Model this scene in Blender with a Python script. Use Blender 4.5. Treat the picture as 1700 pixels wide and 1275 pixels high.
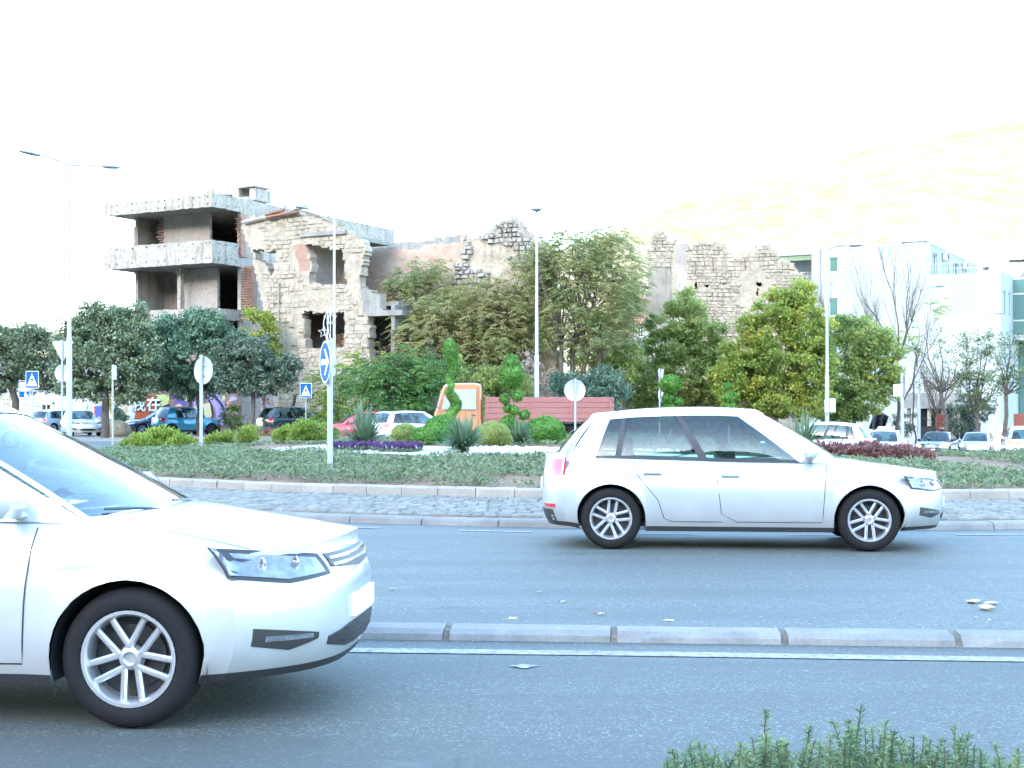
import bpy, math, random
import numpy as np
from mathutils import Vector, Matrix

for o in list(bpy.data.objects):
    bpy.data.objects.remove(o)
scene = bpy.context.scene
col = scene.collection
R = math.radians

# ------------------------------------------------------------------ camera
F, CX, HZ, CAMZ = 2300.0, 850.0, 681.0, 1.44      # focal length, centre column, horizon row (photo pixels), eye height
cam = bpy.data.cameras.new('camera')
cam.sensor_fit = 'HORIZONTAL'
cam.sensor_width = 36.0
cam.lens = 36.0 * F / 1700.0
cam.shift_y = (HZ - 637.5) / 1700.0
cam.clip_start = 0.1
cam.clip_end = 9000.0
cam_o = bpy.data.objects.new('camera', cam)
cam_o.location = (0, 0, CAMZ)
cam_o.rotation_euler = (R(90), 0, 0)
col.objects.link(cam_o)
scene.camera = cam_o

# ------------------------------------------------------------------ light
SUN_EL, SUN_AZ = 12.0, 216.0                      # azimuth clockwise from +Y: to the left, a little behind the camera
world = bpy.data.worlds.new('World')
scene.world = world
world.use_nodes = True
wn = world.node_tree
wn.nodes.clear()
sky = wn.nodes.new('ShaderNodeTexSky')
sky.sky_type = 'NISHITA'
sky.sun_disc = False
sky.sun_elevation = R(SUN_EL)
sky.sun_rotation = R(SUN_AZ)
sky.air_density = 1.0
sky.dust_density = 1.3
sky.ozone_density = 1.8
bg = wn.nodes.new('ShaderNodeBackground')
bg.inputs[1].default_value = 0.15
wo = wn.nodes.new('ShaderNodeOutputWorld')
wn.links.new(sky.outputs[0], bg.inputs[0])
wn.links.new(bg.outputs[0], wo.inputs[0])
sun = bpy.data.lights.new('sun', 'SUN')
sun.energy = 3.2
sun.angle = R(0.5)
sun.color = (1.0, 0.92, 0.80)
sun_o = bpy.data.objects.new('sun', sun)
sd = Vector((math.sin(R(SUN_AZ)) * math.cos(R(SUN_EL)), math.cos(R(SUN_AZ)) * math.cos(R(SUN_EL)), math.sin(R(SUN_EL))))
sun_o.rotation_euler = sd.to_track_quat('Z', 'Y').to_euler()
sun_o.location = (0, -20, 60)
col.objects.link(sun_o)
vs = scene.view_settings
vs.view_transform = 'Standard'
vs.look = 'None'
vs.exposure = 4.22
vs.gamma = 1.0
vs.use_curve_mapping = False
scene.render.engine = 'CYCLES'
scene.cycles.use_denoising = True
scene.cycles.max_bounces = 8
scene.cycles.transparent_max_bounces = 12

# ------------------------------------------------------------------ helpers
def gx(px, D):
    return (px - CX) / F * D
def gz(py, D):
    return CAMZ + (HZ - py) / F * D
def at(px, py, D):
    return Vector((gx(px, D), D, gz(py, D)))
def sstep(x, a, b):
    t = min(1.0, max(0.0, (x - a) / (b - a)))
    return t * t * (3 - 2 * t)
def zg(x, y):
    """height of the ground: level, falling away to the far right"""
    return -(max(0.0, min(y, 45.0) - 30.0) * 0.035 + max(0.0, min(y, 130.0) - 45.0) * 0.021) * sstep(x, 5, 12)

def hash2(i, j, s):
    n = (i * 374761393 + j * 668265263 + s * 974634533) & 0xffffffff
    n = ((n ^ (n >> 13)) * 1274126177) & 0xffffffff
    return ((n ^ (n >> 16)) & 0xffff) / 65535.0
def vn(x, y, s=0):
    i, j = math.floor(x), math.floor(y)
    fx, fy = x - i, y - j
    fx = fx * fx * (3 - 2 * fx); fy = fy * fy * (3 - 2 * fy)
    a = hash2(i, j, s) * (1 - fx) + hash2(i + 1, j, s) * fx
    b = hash2(i, j + 1, s) * (1 - fx) + hash2(i + 1, j + 1, s) * fx
    return a * (1 - fy) + b * fy
def fbm(x, y, s=0, o=3):
    t, a, n = 0.0, 0.5, 0.0
    for k in range(o):
        t += a * vn(x, y, s + k); n += a
        x *= 2.03; y *= 2.03; a *= 0.5
    return t / n

class MB:
    """collects shapes and links them as ONE mesh object"""
    def __init__(self):
        self.v, self.f, self.m = [], [], []
    def add(self, verts, faces, mi=0):
        b = len(self.v)
        self.v.extend([tuple(p) for p in verts])
        for f in faces:
            self.f.append(tuple(i + b for i in f)); self.m.append(mi)
    def box(self, c, s, rz=0.0, mi=0, bev=0.0, M=None):
        hx, hy, hz = s[0] / 2, s[1] / 2, s[2] / 2
        T = Matrix.Translation(Vector(c)) @ Matrix.Rotation(rz, 4, 'Z')
        if M is not None:
            T = Matrix.Translation(Vector(c)) @ M.to_4x4()
        if bev <= 0:
            vs_ = [(x, y, z) for x in (-hx, hx) for y in (-hy, hy) for z in (-hz, hz)]
            fs = [(0, 1, 3, 2), (4, 6, 7, 5), (0, 4, 5, 1), (2, 3, 7, 6), (0, 2, 6, 4), (1, 5, 7, 3)]
        else:
            b = min(bev, hx * .95, hy * .95, hz * .95)
            vs_, fs, idx = [], [], {}
            for sx in (-1, 1):
                for sy in (-1, 1):
                    for sz in (-1, 1):
                        for ax in range(3):
                            p = [sx * (hx - b), sy * (hy - b), sz * (hz - b)]
                            p[ax] += (sx, sy, sz)[ax] * b
                            idx[(sx, sy, sz, ax)] = len(vs_); vs_.append(tuple(p))
            for ax in range(3):
                o = [a for a in range(3) if a != ax]
                for s_ in (-1, 1):
                    q = []
                    for (i, j) in ((-1, -1), (1, -1), (1, 1), (-1, 1)):
                        k = [0, 0, 0]; k[ax] = s_; k[o[0]] = i; k[o[1]] = j
                        q.append(idx[(k[0], k[1], k[2], ax)])
                    fs.append(tuple(q))
            for ax in range(3):
                o = [a for a in range(3) if a != ax]
                for i in (-1, 1):
                    for j in (-1, 1):
                        k0 = [0, 0, 0]; k1 = [0, 0, 0]
                        k0[ax] = -1; k1[ax] = 1
                        k0[o[0]] = k1[o[0]] = i; k0[o[1]] = k1[o[1]] = j
                        fs.append((idx[tuple(k0) + (o[0],)], idx[tuple(k1) + (o[0],)], idx[tuple(k1) + (o[1],)], idx[tuple(k0) + (o[1],)]))
            for sx in (-1, 1):
                for sy in (-1, 1):
                    for sz in (-1, 1):
                        fs.append(tuple(idx[(sx, sy, sz, a)] for a in range(3)))
        self.add([T @ Vector(p) for p in vs_], fs, mi)
        return self
    def tube(self, pts, rad, n=8, mi=0, caps=True):
        pts = [Vector(p) for p in pts]
        if not hasattr(rad, '__len__'):
            rad = [rad] * len(pts)
        vs_, fs = [], []
        up = None
        for k, p in enumerate(pts):
            d = (pts[min(k + 1, len(pts) - 1)] - pts[max(k - 1, 0)])
            if d.length < 1e-9: d = Vector((0, 0, 1))
            d.normalize()
            if up is None:
                up = d.orthogonal().normalized()
            else:
                up = (up - d * up.dot(d))
                up = up.normalized() if up.length > 1e-6 else d.orthogonal().normalized()
            w = d.cross(up)
            for i in range(n):
                a = 2 * math.pi * i / n
                vs_.append(p + (up * math.cos(a) + w * math.sin(a)) * rad[k])
        for k in range(len(pts) - 1):
            for i in range(n):
                j = (i + 1) % n
                fs.append((k * n + i, k * n + j, (k + 1) * n + j, (k + 1) * n + i))
        if caps:
            fs.append(tuple(range(n - 1, -1, -1)))
            fs.append(tuple(range((len(pts) - 1) * n, len(pts) * n)))
        self.add(vs_, fs, mi)
        return self
    def lathe(self, prof, n=24, M=None, mi=0, a0=0.0, a1=2 * math.pi):
        M = M or Matrix.Identity(4)
        full = abs(a1 - a0 - 2 * math.pi) < 1e-6
        m = n if full else n + 1
        vs_, fs = [], []
        for i in range(m):
            a = a0 + (a1 - a0) * i / n
            for (r, z) in prof:
                vs_.append(M @ Vector((r * math.cos(a), r * math.sin(a), z)))
        L = len(prof)
        for i in range(n):
            j = (i + 1) % m
            for k in range(L - 1):
                fs.append((i * L + k, j * L + k, j * L + k + 1, i * L + k + 1))
        self.add(vs_, fs, mi)
        return self
    def prism(self, poly, M, th, mi=0):
        """flat outline (x, y) extruded along local z by th"""
        n = len(poly)
        vs_ = [M @ Vector((p[0], p[1], 0)) for p in poly] + [M @ Vector((p[0], p[1], th)) for p in poly]
        fs = [tuple(range(n - 1, -1, -1)), tuple(range(n, 2 * n))]
        for i in range(n):
            j = (i + 1) % n
            fs.append((i, j, n + j, n + i))
        self.add(vs_, fs, mi)
        return self
    def grid(self, P, mi=0, skip=None, mfn=None, flip=False):
        """P[i][j] points"""
        a, b = len(P), len(P[0])
        base = len(self.v)
        for r_ in P:
            self.v.extend([tuple(p) for p in r_])
        for i in range(a - 1):
            for j in range(b - 1):
                if skip and skip(i, j): continue
                q = (base + i * b + j, base + (i + 1) * b + j, base + (i + 1) * b + j + 1, base + i * b + j + 1)
                self.f.append(q[::-1] if flip else q)
                self.m.append(mfn(i, j) if mfn else mi)
        return self
    def mesh(self, name, mats, smooth=None):
        me = bpy.data.meshes.new(name)
        me.from_pydata(self.v, [], self.f)
        for m in (mats if isinstance(mats, (list, tuple)) else [mats]):
            me.materials.append(m)
        if any(self.m):
            me.polygons.foreach_set('material_index', self.m)
        if smooth is not None:
            me.polygons.foreach_set('use_smooth', [True] * len(me.polygons))
            me.set_sharp_from_angle(angle=R(smooth))
        me.update()
        return me
    def build(self, name, mats, parent=None, loc=None, smooth=None, rz=0.0, kind=None):
        o = bpy.data.objects.new(name, self.mesh(name, mats, smooth))
        col.objects.link(o)
        if parent is not None: o.parent = parent
        if loc is not None: o.location = loc
        o.rotation_euler = (0, 0, rz)
        if kind: o['kind'] = kind
        return o

def tag(o, label=None, cat=None, group=None, kind=None):
    if label: o['label'] = label
    if cat: o['category'] = cat
    if group: o['group'] = group
    if kind: o['kind'] = kind
    return o
def thing(name, label, cat, loc=(0, 0, 0), rz=0.0, group=None):
    o = bpy.data.objects.new(name, None)
    o.empty_display_size = 0.3
    col.objects.link(o)
    o.location = loc
    o.rotation_euler = (0, 0, rz)
    return tag(o, label, cat, group)
def inst(name, me, parent=None, loc=(0, 0, 0), rot=(0, 0, 0), sc=(1, 1, 1)):
    o = bpy.data.objects.new(name, me)
    col.objects.link(o)
    if parent is not None: o.parent = parent
    o.location = loc; o.rotation_euler = rot; o.scale = sc
    return o
def np_mesh(name, V, Q, mats, mi=None):
    """fast mesh from numpy: V (n,3), Q (m,4)"""
    me = bpy.data.meshes.new(name)
    V = np.asarray(V, dtype=np.float32); Q = np.asarray(Q, dtype=np.int32)
    k = Q.shape[1]
    me.vertices.add(len(V)); me.vertices.foreach_set('co', V.ravel())
    me.loops.add(Q.size); me.loops.foreach_set('vertex_index', Q.ravel())
    me.polygons.add(len(Q))
    me.polygons.foreach_set('loop_start', np.arange(0, Q.size, k, dtype=np.int32))
    me.polygons.foreach_set('loop_total', np.full(len(Q), k, dtype=np.int32))
    for m in (mats if isinstance(mats, (list, tuple)) else [mats]):
        me.materials.append(m)
    if mi is not None:
        me.polygons.foreach_set('material_index', np.asarray(mi, dtype=np.int32))
    me.update(calc_edges=True)
    me.validate()
    return me
_txt = {}
def text_mesh(s, size, mat, name='lettering', depth=0.004, bold=0.0):
    cu = bpy.data.curves.new(name, 'FONT')
    cu.body = s; cu.size = size; cu.extrude = depth; cu.align_x = 'CENTER'; cu.align_y = 'CENTER'
    cu.offset = bold
    o = bpy.data.objects.new('tmp_text', cu)
    col.objects.link(o)
    dg = bpy.context.evaluated_depsgraph_get()
    me = bpy.data.meshes.new_from_object(o.evaluated_get(dg))
    me.name = name
    bpy.data.objects.remove(o)
    me.materials.clear(); me.materials.append(mat)
    return me

# ------------------------------------------------------------------ materials
def nodes(name):
    m = bpy.data.materials.new(name)
    m.use_nodes = True
    nt = m.node_tree
    return m, nt, nt.nodes['Principled BSDF']
def c4(c):
    return (c[0], c[1], c[2], 1.0)
def tex_noise(nt, scale, detail=5, rough=.55, vec=None, dist=0.0):
    n = nt.nodes.new('ShaderNodeTexNoise')
    n.inputs['Scale'].default_value = scale
    n.inputs['Detail'].default_value = detail
    n.inputs['Roughness'].default_value = rough
    n.inputs['Distortion'].default_value = dist
    if vec is not None: nt.links.new(vec, n.inputs['Vector'])
    return n.outputs['Fac']
def ramp(nt, fac, stops):
    r_ = nt.nodes.new('ShaderNodeValToRGB')
    e = r_.color_ramp.elements
    while len(e) < len(stops): e.new(0.5)
    for k, (p, c) in enumerate(stops):
        e[k].position = p
        e[k].color = c4(c) if len(c) == 3 else c
    nt.links.new(fac, r_.inputs[0])
    return r_.outputs[0]
def mixc(nt, fac, a, b, mode='MIX'):
    n = nt.nodes.new('ShaderNodeMix')
    n.data_type = 'RGBA'; n.blend_type = mode
    if isinstance(fac, (int, float)): n.inputs[0].default_value = fac
    else: nt.links.new(fac, n.inputs[0])
    for i, x in ((6, a), (7, b)):
        if isinstance(x, tuple): n.inputs[i].default_value = c4(x)
        else: nt.links.new(x, n.inputs[i])
    return n.outputs[2]
def objvec(nt, scale=(1, 1, 1), world_=False):
    g = nt.nodes.new('ShaderNodeNewGeometry') if world_ else nt.nodes.new('ShaderNodeTexCoord')
    mp = nt.nodes.new('ShaderNodeMapping')
    mp.inputs['Scale'].default_value = scale
    nt.links.new(g.outputs['Position' if world_ else 'Object'], mp.inputs[0])
    return mp.outputs[0]
def bump(nt, b, fac, strength, dist=0.02):
    n = nt.nodes.new('ShaderNodeBump')
    n.inputs['Strength'].default_value = strength
    n.inputs['Distance'].default_value = dist
    nt.links.new(fac, n.inputs['Height'])
    nt.links.new(n.outputs[0], b.inputs['Normal'])
def plain(name, c, rough=.5, metal=0.0, coat=0.0, spec=.5, var=0.0, scale=8.0, emit=None, es=0.0):
    m, nt, b = nodes(name)
    b.inputs['Base Color'].default_value = c4(c)
    b.inputs['Roughness'].default_value = rough
    b.inputs['Metallic'].default_value = metal
    b.inputs['Coat Weight'].default_value = coat
    b.inputs['Coat Roughness'].default_value = .05
    b.inputs['Specular IOR Level'].default_value = spec
    if var > 0:
        f = tex_noise(nt, scale, 6, .6, objvec(nt))
        d = tuple(x * (1 - var) for x in c); l = tuple(min(1, x * (1 + var * .6)) for x in c)
        nt.links.new(ramp(nt, f, [(.3, d), (.7, l)]), b.inputs['Base Color'])
    if emit:
        b.inputs['Emission Color'].default_value = c4(emit)
        b.inputs['Emission Strength'].default_value = es
    return m
def weathered(name, c1, c2, c3, rough=.9, scale=1.2, streak=.5, pock=0.0, bumpk=.5, rnd=0.0, fine=14.0, speck=0.0):
    """masonry / concrete / plaster: two tones, dark streaks running down, pock marks, relief"""
    m, nt, b = nodes(name)
    v = objvec(nt, world_=True)
    big = tex_noise(nt, scale, 8, .62, v)
    base = ramp(nt, big, [(.36, c1), (.62, c2)])
    fi = tex_noise(nt, fine, 6, .7, v)
    base = mixc(nt, ramp(nt, fi, [(.45, (0, 0, 0)), (.75 - speck, (.55 + speck * 2,) * 3)]), base, c3)
    if streak > 0:
        sv = objvec(nt, (2.2, 2.2, .22), world_=True)
        st = tex_noise(nt, 1.6, 6, .6, sv)
        base = mixc(nt, ramp(nt, st, [(.52, (0, 0, 0)), (.72, (streak, streak, streak))]), base, c3)
    h = fi
    if pock > 0:
        vo = nt.nodes.new('ShaderNodeTexVoronoi')
        vo.inputs['Scale'].default_value = 3.2
        nt.links.new(v, vo.inputs['Vector'])
        pk = ramp(nt, vo.outputs['Distance'], [(.10, (pock, pock, pock)), (.17, (0, 0, 0))])
        base = mixc(nt, pk, base, tuple(x * .35 for x in c3))
    if rnd > 0:
        g = nt.nodes.new('ShaderNodeObjectInfo')
        ri = nt.nodes.new('ShaderNodeNewGeometry')
        ad = nt.nodes.new('ShaderNodeMath'); ad.operation = 'ADD'
        nt.links.new(g.outputs['Random'], ad.inputs[0]); nt.links.new(ri.outputs['Random Per Island'], ad.inputs[1])
        fr = nt.nodes.new('ShaderNodeMath'); fr.operation = 'FRACT'
        nt.links.new(ad.outputs[0], fr.inputs[0])
        base = mixc(nt, ramp(nt, fr.outputs[0], [(0, (0, 0, 0)), (1, (rnd, rnd, rnd))]), base, c3)
    nt.links.new(base, b.inputs['Base Color'])
    b.inputs['Roughness'].default_value = rough
    b.inputs['Specular IOR Level'].default_value = .25
    if bumpk > 0: bump(nt, b, h, bumpk, .05)
    return m
def leafmat(name, stops, trans=.35, rough=.55, big=.6):
    """leaf colours vary leaf by leaf and over the crown"""
    m = bpy.data.materials.new(name); m.use_nodes = True
    nt = m.node_tree
    b = nt.nodes['Principled BSDF']; out = nt.nodes['Material Output']
    g = nt.nodes.new('ShaderNodeNewGeometry')
    n = tex_noise(nt, big, 3, .5, objvec(nt, world_=True))
    a = nt.nodes.new('ShaderNodeMath'); a.operation = 'MULTIPLY_ADD'
    nt.links.new(g.outputs['Random Per Island'], a.inputs[0]); a.inputs[1].default_value = .55
    s = nt.nodes.new('ShaderNodeMath'); s.operation = 'MULTIPLY_ADD'
    nt.links.new(n, s.inputs[0]); s.inputs[1].default_value = 1.5; s.inputs[2].default_value = -.53
    nt.links.new(s.outputs[0], a.inputs[2])
    c = ramp(nt, a.outputs[0], [(p, tuple(min(.6, x * 1.3) for x in q)) for p, q in stops])
    nt.links.new(c, b.inputs['Base Color'])
    b.inputs['Roughness'].default_value = rough
    b.inputs['Specular IOR Level'].default_value = .35
    if trans > 0:
        t = nt.nodes.new('ShaderNodeBsdfTranslucent')
        nt.links.new(c, t.inputs[0])
        mx = nt.nodes.new('ShaderNodeMixShader'); mx.inputs[0].default_value = trans
        nt.links.new(b.outputs[0], mx.inputs[1]); nt.links.new(t.outputs[0], mx.inputs[2])
        nt.links.new(mx.outputs[0], out.inputs[0])
    return m

def asphalt_mat(name, c=.085, tint=(1, 1, 1)):
    m, nt, b = nodes(name)
    v = objvec(nt, world_=True)
    big = tex_noise(nt, .35, 5, .55, v)
    mid = tex_noise(nt, 9, 5, .65, v)
    fi = tex_noise(nt, 120, 4, .7, v)
    k = lambda x: tuple(c * x * t for t in tint)
    base = ramp(nt, big, [(.3, k(.82)), (.7, k(1.12))])
    base = mixc(nt, ramp(nt, mid, [(.35, (0, 0, 0)), (.7, (.45, .45, .45))]), base, k(1.35))
    base = mixc(nt, ramp(nt, fi, [(.42, (.75, .75, .75)), (.52, (0, 0, 0))]), base, k(.5))
    vo = nt.nodes.new('ShaderNodeTexVoronoi'); vo.inputs['Scale'].default_value = 95
    nt.links.new(v, vo.inputs['Vector'])
    sp = nt.nodes.new('ShaderNodeSeparateColor'); nt.links.new(vo.outputs['Color'], sp.inputs[0])
    base = mixc(nt, ramp(nt, sp.outputs[0], [(.86, (0, 0, 0)), (.97, (.7, .7, .7))]), base, k(2.6))
    tr = tex_noise(nt, 1.0, 4, .55, objvec(nt, (.12, 1.5, 1), world_=True))
    base = mixc(nt, ramp(nt, tr, [(.40, (.6, .6, .6)), (.55, (0, 0, 0))]), base, k(.74))
    stn = tex_noise(nt, 1.3, 7, .65, objvec(nt, (.6, 1.2, 1), world_=True))
    base = mixc(nt, ramp(nt, stn, [(.60, (0, 0, 0)), (.72, (.75, .75, .75))]), base, k(.62))
    base = mixc(nt, ramp(nt, stn, [(.28, (.5, .5, .5)), (.38, (0, 0, 0))]), base, k(1.5))
    dv_ = nt.nodes.new('ShaderNodeTexVoronoi'); dv_.feature = 'DISTANCE_TO_EDGE'; dv_.inputs['Scale'].default_value = .33
    wv = nt.nodes.new('ShaderNodeMix'); wv.data_type = 'VECTOR'; wv.inputs[0].default_value = .06
    nz = nt.nodes.new('ShaderNodeTexNoise'); nz.inputs['Scale'].default_value = 2.2; nz.inputs['Detail'].default_value = 6
    nt.links.new(v, nz.inputs['Vector']); nt.links.new(v, wv.inputs[4]); nt.links.new(nz.outputs['Color'], wv.inputs[5])
    nt.links.new(wv.outputs[1], dv_.inputs['Vector'])
    ck = ramp(nt, dv_.outputs['Distance'], [(.0012, (.4, .4, .4)), (.004, (0, 0, 0))])
    ckm = nt.nodes.new('ShaderNodeMix'); ckm.data_type = 'RGBA'; ckm.blend_type = 'MULTIPLY'; ckm.inputs[0].default_value = 1
    nt.links.new(ck, ckm.inputs[6]); nt.links.new(ramp(nt, big, [(.42, (0, 0, 0)), (.52, (1, 1, 1))]), ckm.inputs[7])
    base = mixc(nt, ckm.outputs[2], base, k(.3))
    nt.links.new(base, b.inputs['Base Color'])
    b.inputs['Roughness'].default_value = .78
    b.inputs['Specular IOR Level'].default_value = .4
    bump(nt, b, fi, .5, .006)
    return m

M = {}
M['asphalt'] = asphalt_mat('asphalt', .084, (.90, 1.02, .94))
M['asphalt_near'] = asphalt_mat('asphalt_near', .070, (.90, 1.02, .94))
M['earth'] = weathered('earth', (.16, .12, .085), (.22, .17, .12), (.10, .075, .05), scale=.6, streak=0, bumpk=.6)
M['gravelly'] = weathered('gravelly', (.17, .16, .15), (.24, .225, .2), (.13, .11, .09), scale=.4, streak=0, bumpk=.4)
M['soil'] = weathered('soil', (.15, .095, .06), (.22, .14, .09), (.09, .06, .04), scale=2.0, streak=0, bumpk=.7)
M['kerb'] = weathered('kerb', (.27, .25, .22), (.34, .315, .28), (.17, .15, .13), scale=2.5, streak=0, bumpk=.15, rnd=.35, fine=30)
M['kerb_grey'] = weathered('kerb_grey', (.155, .155, .15), (.215, .215, .207), (.11, .106, .10), scale=3, streak=0, bumpk=.2, rnd=.3, fine=40)
M['mortar'] = weathered('mortar', (.10, .09, .075), (.16, .14, .115), (.06, .055, .045), scale=8, streak=0, bumpk=.8)
M['sett'] = weathered('sett', (.165, .17, .15), (.235, .235, .205), (.13, .13, .118), scale=4, streak=0, bumpk=.5, rnd=.75, fine=25)
M['bedding'] = weathered('bedding', (.12, .115, .10), (.17, .16, .14), (.09, .085, .075), scale=6, streak=0, bumpk=.6)
M['paint_line'] = weathered('paint_line', (.21, .21, .205), (.29, .29, .28), (.10, .10, .10), scale=3, streak=0, bumpk=.1, fine=22, speck=.12)
M['white_gravel'] = weathered('white_gravel', (.46, .45, .43), (.6, .59, .57), (.3, .29, .27), scale=3, streak=0, bumpk=.8, rnd=.35, fine=45)
M['galv'] = plain('galvanised_steel', (.34, .355, .37), .5, metal=.3, var=.12, scale=14)
M['sign_back'] = plain('sign_back', (.42, .44, .46), .5, metal=.1, var=.06)
M['sign_white'] = plain('sign_white', (.7, .7, .7), .5, spec=.2)
M['sign_blue'] = plain('sign_blue', (.010, .085, .50), .6, spec=.08)
M['sign_black'] = plain('sign_black', (.015, .015, .015), .5)
M['sign_red'] = plain('sign_red', (.5, .02, .02), .4)
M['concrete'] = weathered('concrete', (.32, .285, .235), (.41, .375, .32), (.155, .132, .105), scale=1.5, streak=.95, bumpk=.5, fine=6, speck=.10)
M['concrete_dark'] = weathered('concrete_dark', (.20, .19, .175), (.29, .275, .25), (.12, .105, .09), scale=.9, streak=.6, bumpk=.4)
M['plaster_grey'] = weathered('plaster_grey', (.28, .255, .23), (.36, .33, .30), (.26, .15, .10), scale=.7, streak=.3, pock=.75, bumpk=.3)
M['plaster_brown'] = weathered('plaster_brown', (.19, .165, .14), (.29, .255, .215), (.11, .085, .065), scale=.7, streak=.7, pock=.4, bumpk=.4)
M['brick_raw'] = weathered('brick_raw', (.28, .15, .105), (.35, .20, .145), (.24, .19, .15), scale=2.2, streak=0, bumpk=.5, rnd=.5)
M['stone'] = weathered('stone', (.33, .28, .21), (.43, .37, .29), (.20, .17, .13), scale=1.3, streak=.5, bumpk=.6, rnd=.4, fine=8)
M['stone_core'] = weathered('stone_core', (.33, .275, .205), (.425, .36, .275), (.19, .155, .115), scale=1.7, streak=.55, pock=.25, bumpk=1.0, fine=7, speck=.06)
M['rubble'] = weathered('rubble', (.30, .275, .235), (.38, .355, .31), (.20, .175, .145), scale=1.6, streak=.2, bumpk=.8, rnd=.6, fine=7)
M['salmon'] = weathered('salmon_plaster', (.35, .215, .15), (.40, .31, .24), (.36, .32, .27), scale=1.1, streak=.6, pock=.4, bumpk=.6, fine=5, speck=.1)
M['white_render'] = weathered('white_render', (.29, .315, .315), (.33, .355, .355), (.25, .275, .275), scale=.3, streak=.25, bumpk=.05, fine=20)
M['shade_black'] = plain('shade_black', (.02, .02, .022), .9)  # near-black colour standing in for shade in holes and deep openings
M['rust'] = weathered('rust', (.17, .08, .05), (.25, .13, .085), (.10, .06, .045), scale=3, streak=.3, bumpk=.3)
M['timber'] = weathered('timber', (.19, .17, .15), (.30, .27, .24), (.10, .085, .07), scale=3, streak=.2, bumpk=.4)
M['roof_tile'] = weathered('roof_tile', (.33, .13, .085), (.43, .2, .14), (.24, .1, .07), scale=3, streak=0, bumpk=.3, rnd=.5)
M['win_glass'] = plain('window_glass', (.035, .07, .07), .08, spec=.8)
M['green_glass'] = plain('green_glass', (.085, .17, .15), .15, spec=.7)
M['bark'] = weathered('bark', (.085, .07, .055), (.14, .115, .095), (.045, .038, .03), scale=3, streak=.4, bumpk=.9, fine=20)
M['bark_pale'] = weathered('bark_pale', (.20, .175, .15), (.28, .25, .22), (.12, .10, .085), scale=3, streak=.2, bumpk=.5, fine=20)
M['leaf_oak'] = leafmat('leaf_holm_oak', [(.0, (.064, .090, .044)), (.45, (.118, .154, .082)), (.8, (.165, .20, .118)), (1.0, (.23, .26, .175))], .15, .5)
M['leaf_oak_dark'] = leafmat('leaf_holm_oak_dark', [(.0, (.042, .068, .044)), (.5, (.080, .114, .076)), (1.0, (.14, .175, .125))], .12, .5)
M['leaf_laurel'] = leafmat('leaf_laurel', [(.0, (.046, .088, .050)), (.5, (.082, .142, .084)), (1.0, (.15, .22, .135))], .18, .45)
M['leaf_robinia'] = leafmat('leaf_robinia', [(.0, (.21, .175, .08)), (.3, (.30, .24, .12)), (.55, (.25, .26, .10)), (.8, (.19, .26, .09)), (1.0, (.37, .28, .145))], .55)
M['leaf_robinia_green'] = leafmat('leaf_robinia_green', [(.0, (.125, .165, .06)), (.4, (.195, .235, .09)), (.65, (.26, .25, .105)), (1.0, (.36, .29, .135))], .55)
M['leaf_ailanthus'] = leafmat('leaf_ailanthus', [(.0, (.028, .070, .020)), (.5, (.055, .125, .030)), (.85, (.10, .17, .035)), (1.0, (.22, .22, .04))], .4)
M['leaf_mulberry'] = leafmat('leaf_mulberry', [(.0, (.12, .175, .04)), (.4, (.19, .255, .054)), (.72, (.275, .30, .06)), (1.0, (.45, .36, .065))], .5)
M['leaf_fig'] = leafmat('leaf_fig', [(.0, (.125, .18, .055)), (.5, (.205, .265, .078)), (1.0, (.33, .33, .105))], .55)
M['leaf_lime'] = leafmat('leaf_lime', [(.0, (.07, .12, .02)), (.5, (.13, .20, .03)), (1.0, (.24, .28, .05))], .35)
M['leaf_yellow'] = leafmat('leaf_yellow', [(.0, (.16, .16, .03)), (.5, (.26, .23, .04)), (1.0, (.36, .30, .06))], .4)
M['leaf_oleander'] = leafmat('leaf_oleander', [(.0, (.03, .065, .045)), (.5, (.06, .11, .075)), (1.0, (.12, .17, .11))], .2)
M['leaf_small'] = leafmat('leaf_street', [(.0, (.05, .08, .03)), (.5, (.09, .125, .05)), (1.0, (.16, .18, .08))], .35)
M['leaf_thuja'] = leafmat('leaf_thuja', [(.0, (.035, .105, .016)), (.5, (.070, .175, .028)), (1.0, (.12, .24, .05))], .2, big=3)
M['leaf_juniper'] = leafmat('leaf_juniper', [(.0, (.055, .085, .038)), (.5, (.092, .130, .062)), (.85, (.14, .175, .095)), (1.0, (.20, .16, .085))], .2, big=1.4)
M['leaf_barberry'] = leafmat('leaf_barberry', [(.0, (.075, .032, .034)), (.5, (.135, .062, .06)), (1.0, (.22, .12, .105))], .3, big=2)
M['leaf_rosemary'] = leafmat('leaf_rosemary', [(.0, (.050, .090, .042)), (.5, (.085, .140, .064)), (1.0, (.15, .21, .10))], .2, big=6)
M['leaf_yucca'] = leafmat('leaf_yucca', [(.0, (.045, .085, .045)), (.5, (.085, .135, .075)), (.9, (.13, .18, .11)), (1.0, (.27, .24, .11))], .15, big=2)
M['leaf_dry'] = leafmat('leaf_dry', [(.0, (.16, .12, .09)), (.5, (.24, .19, .15)), (1.0, (.3, .25, .2))], .2)
M['petal_purple'] = leafmat('petal_purple', [(.0, (.022, .006, .036)), (.75, (.05, .017, .075)), (1.0, (.3, .25, .36))], .3)
M['petal_white'] = plain('petal_white', (.8, .8, .78), .6)
M['tarp_dark'] = plain('tarp_dark', (.03, .032, .036), .75, var=.4)
M['rubber'] = plain('rubber', (.008, .008, .009), .8, spec=.25)
M['alloy'] = plain('alloy', (.55, .56, .58), .3, metal=.8)
M['alloy_dark'] = plain('alloy_dark', (.05, .05, .055), .35, metal=.6)
M['black_plastic'] = plain('black_plastic', (.02, .02, .022), .5)
M['cabin'] = plain('cabin_trim', (.035, .036, .04), .85)
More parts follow.
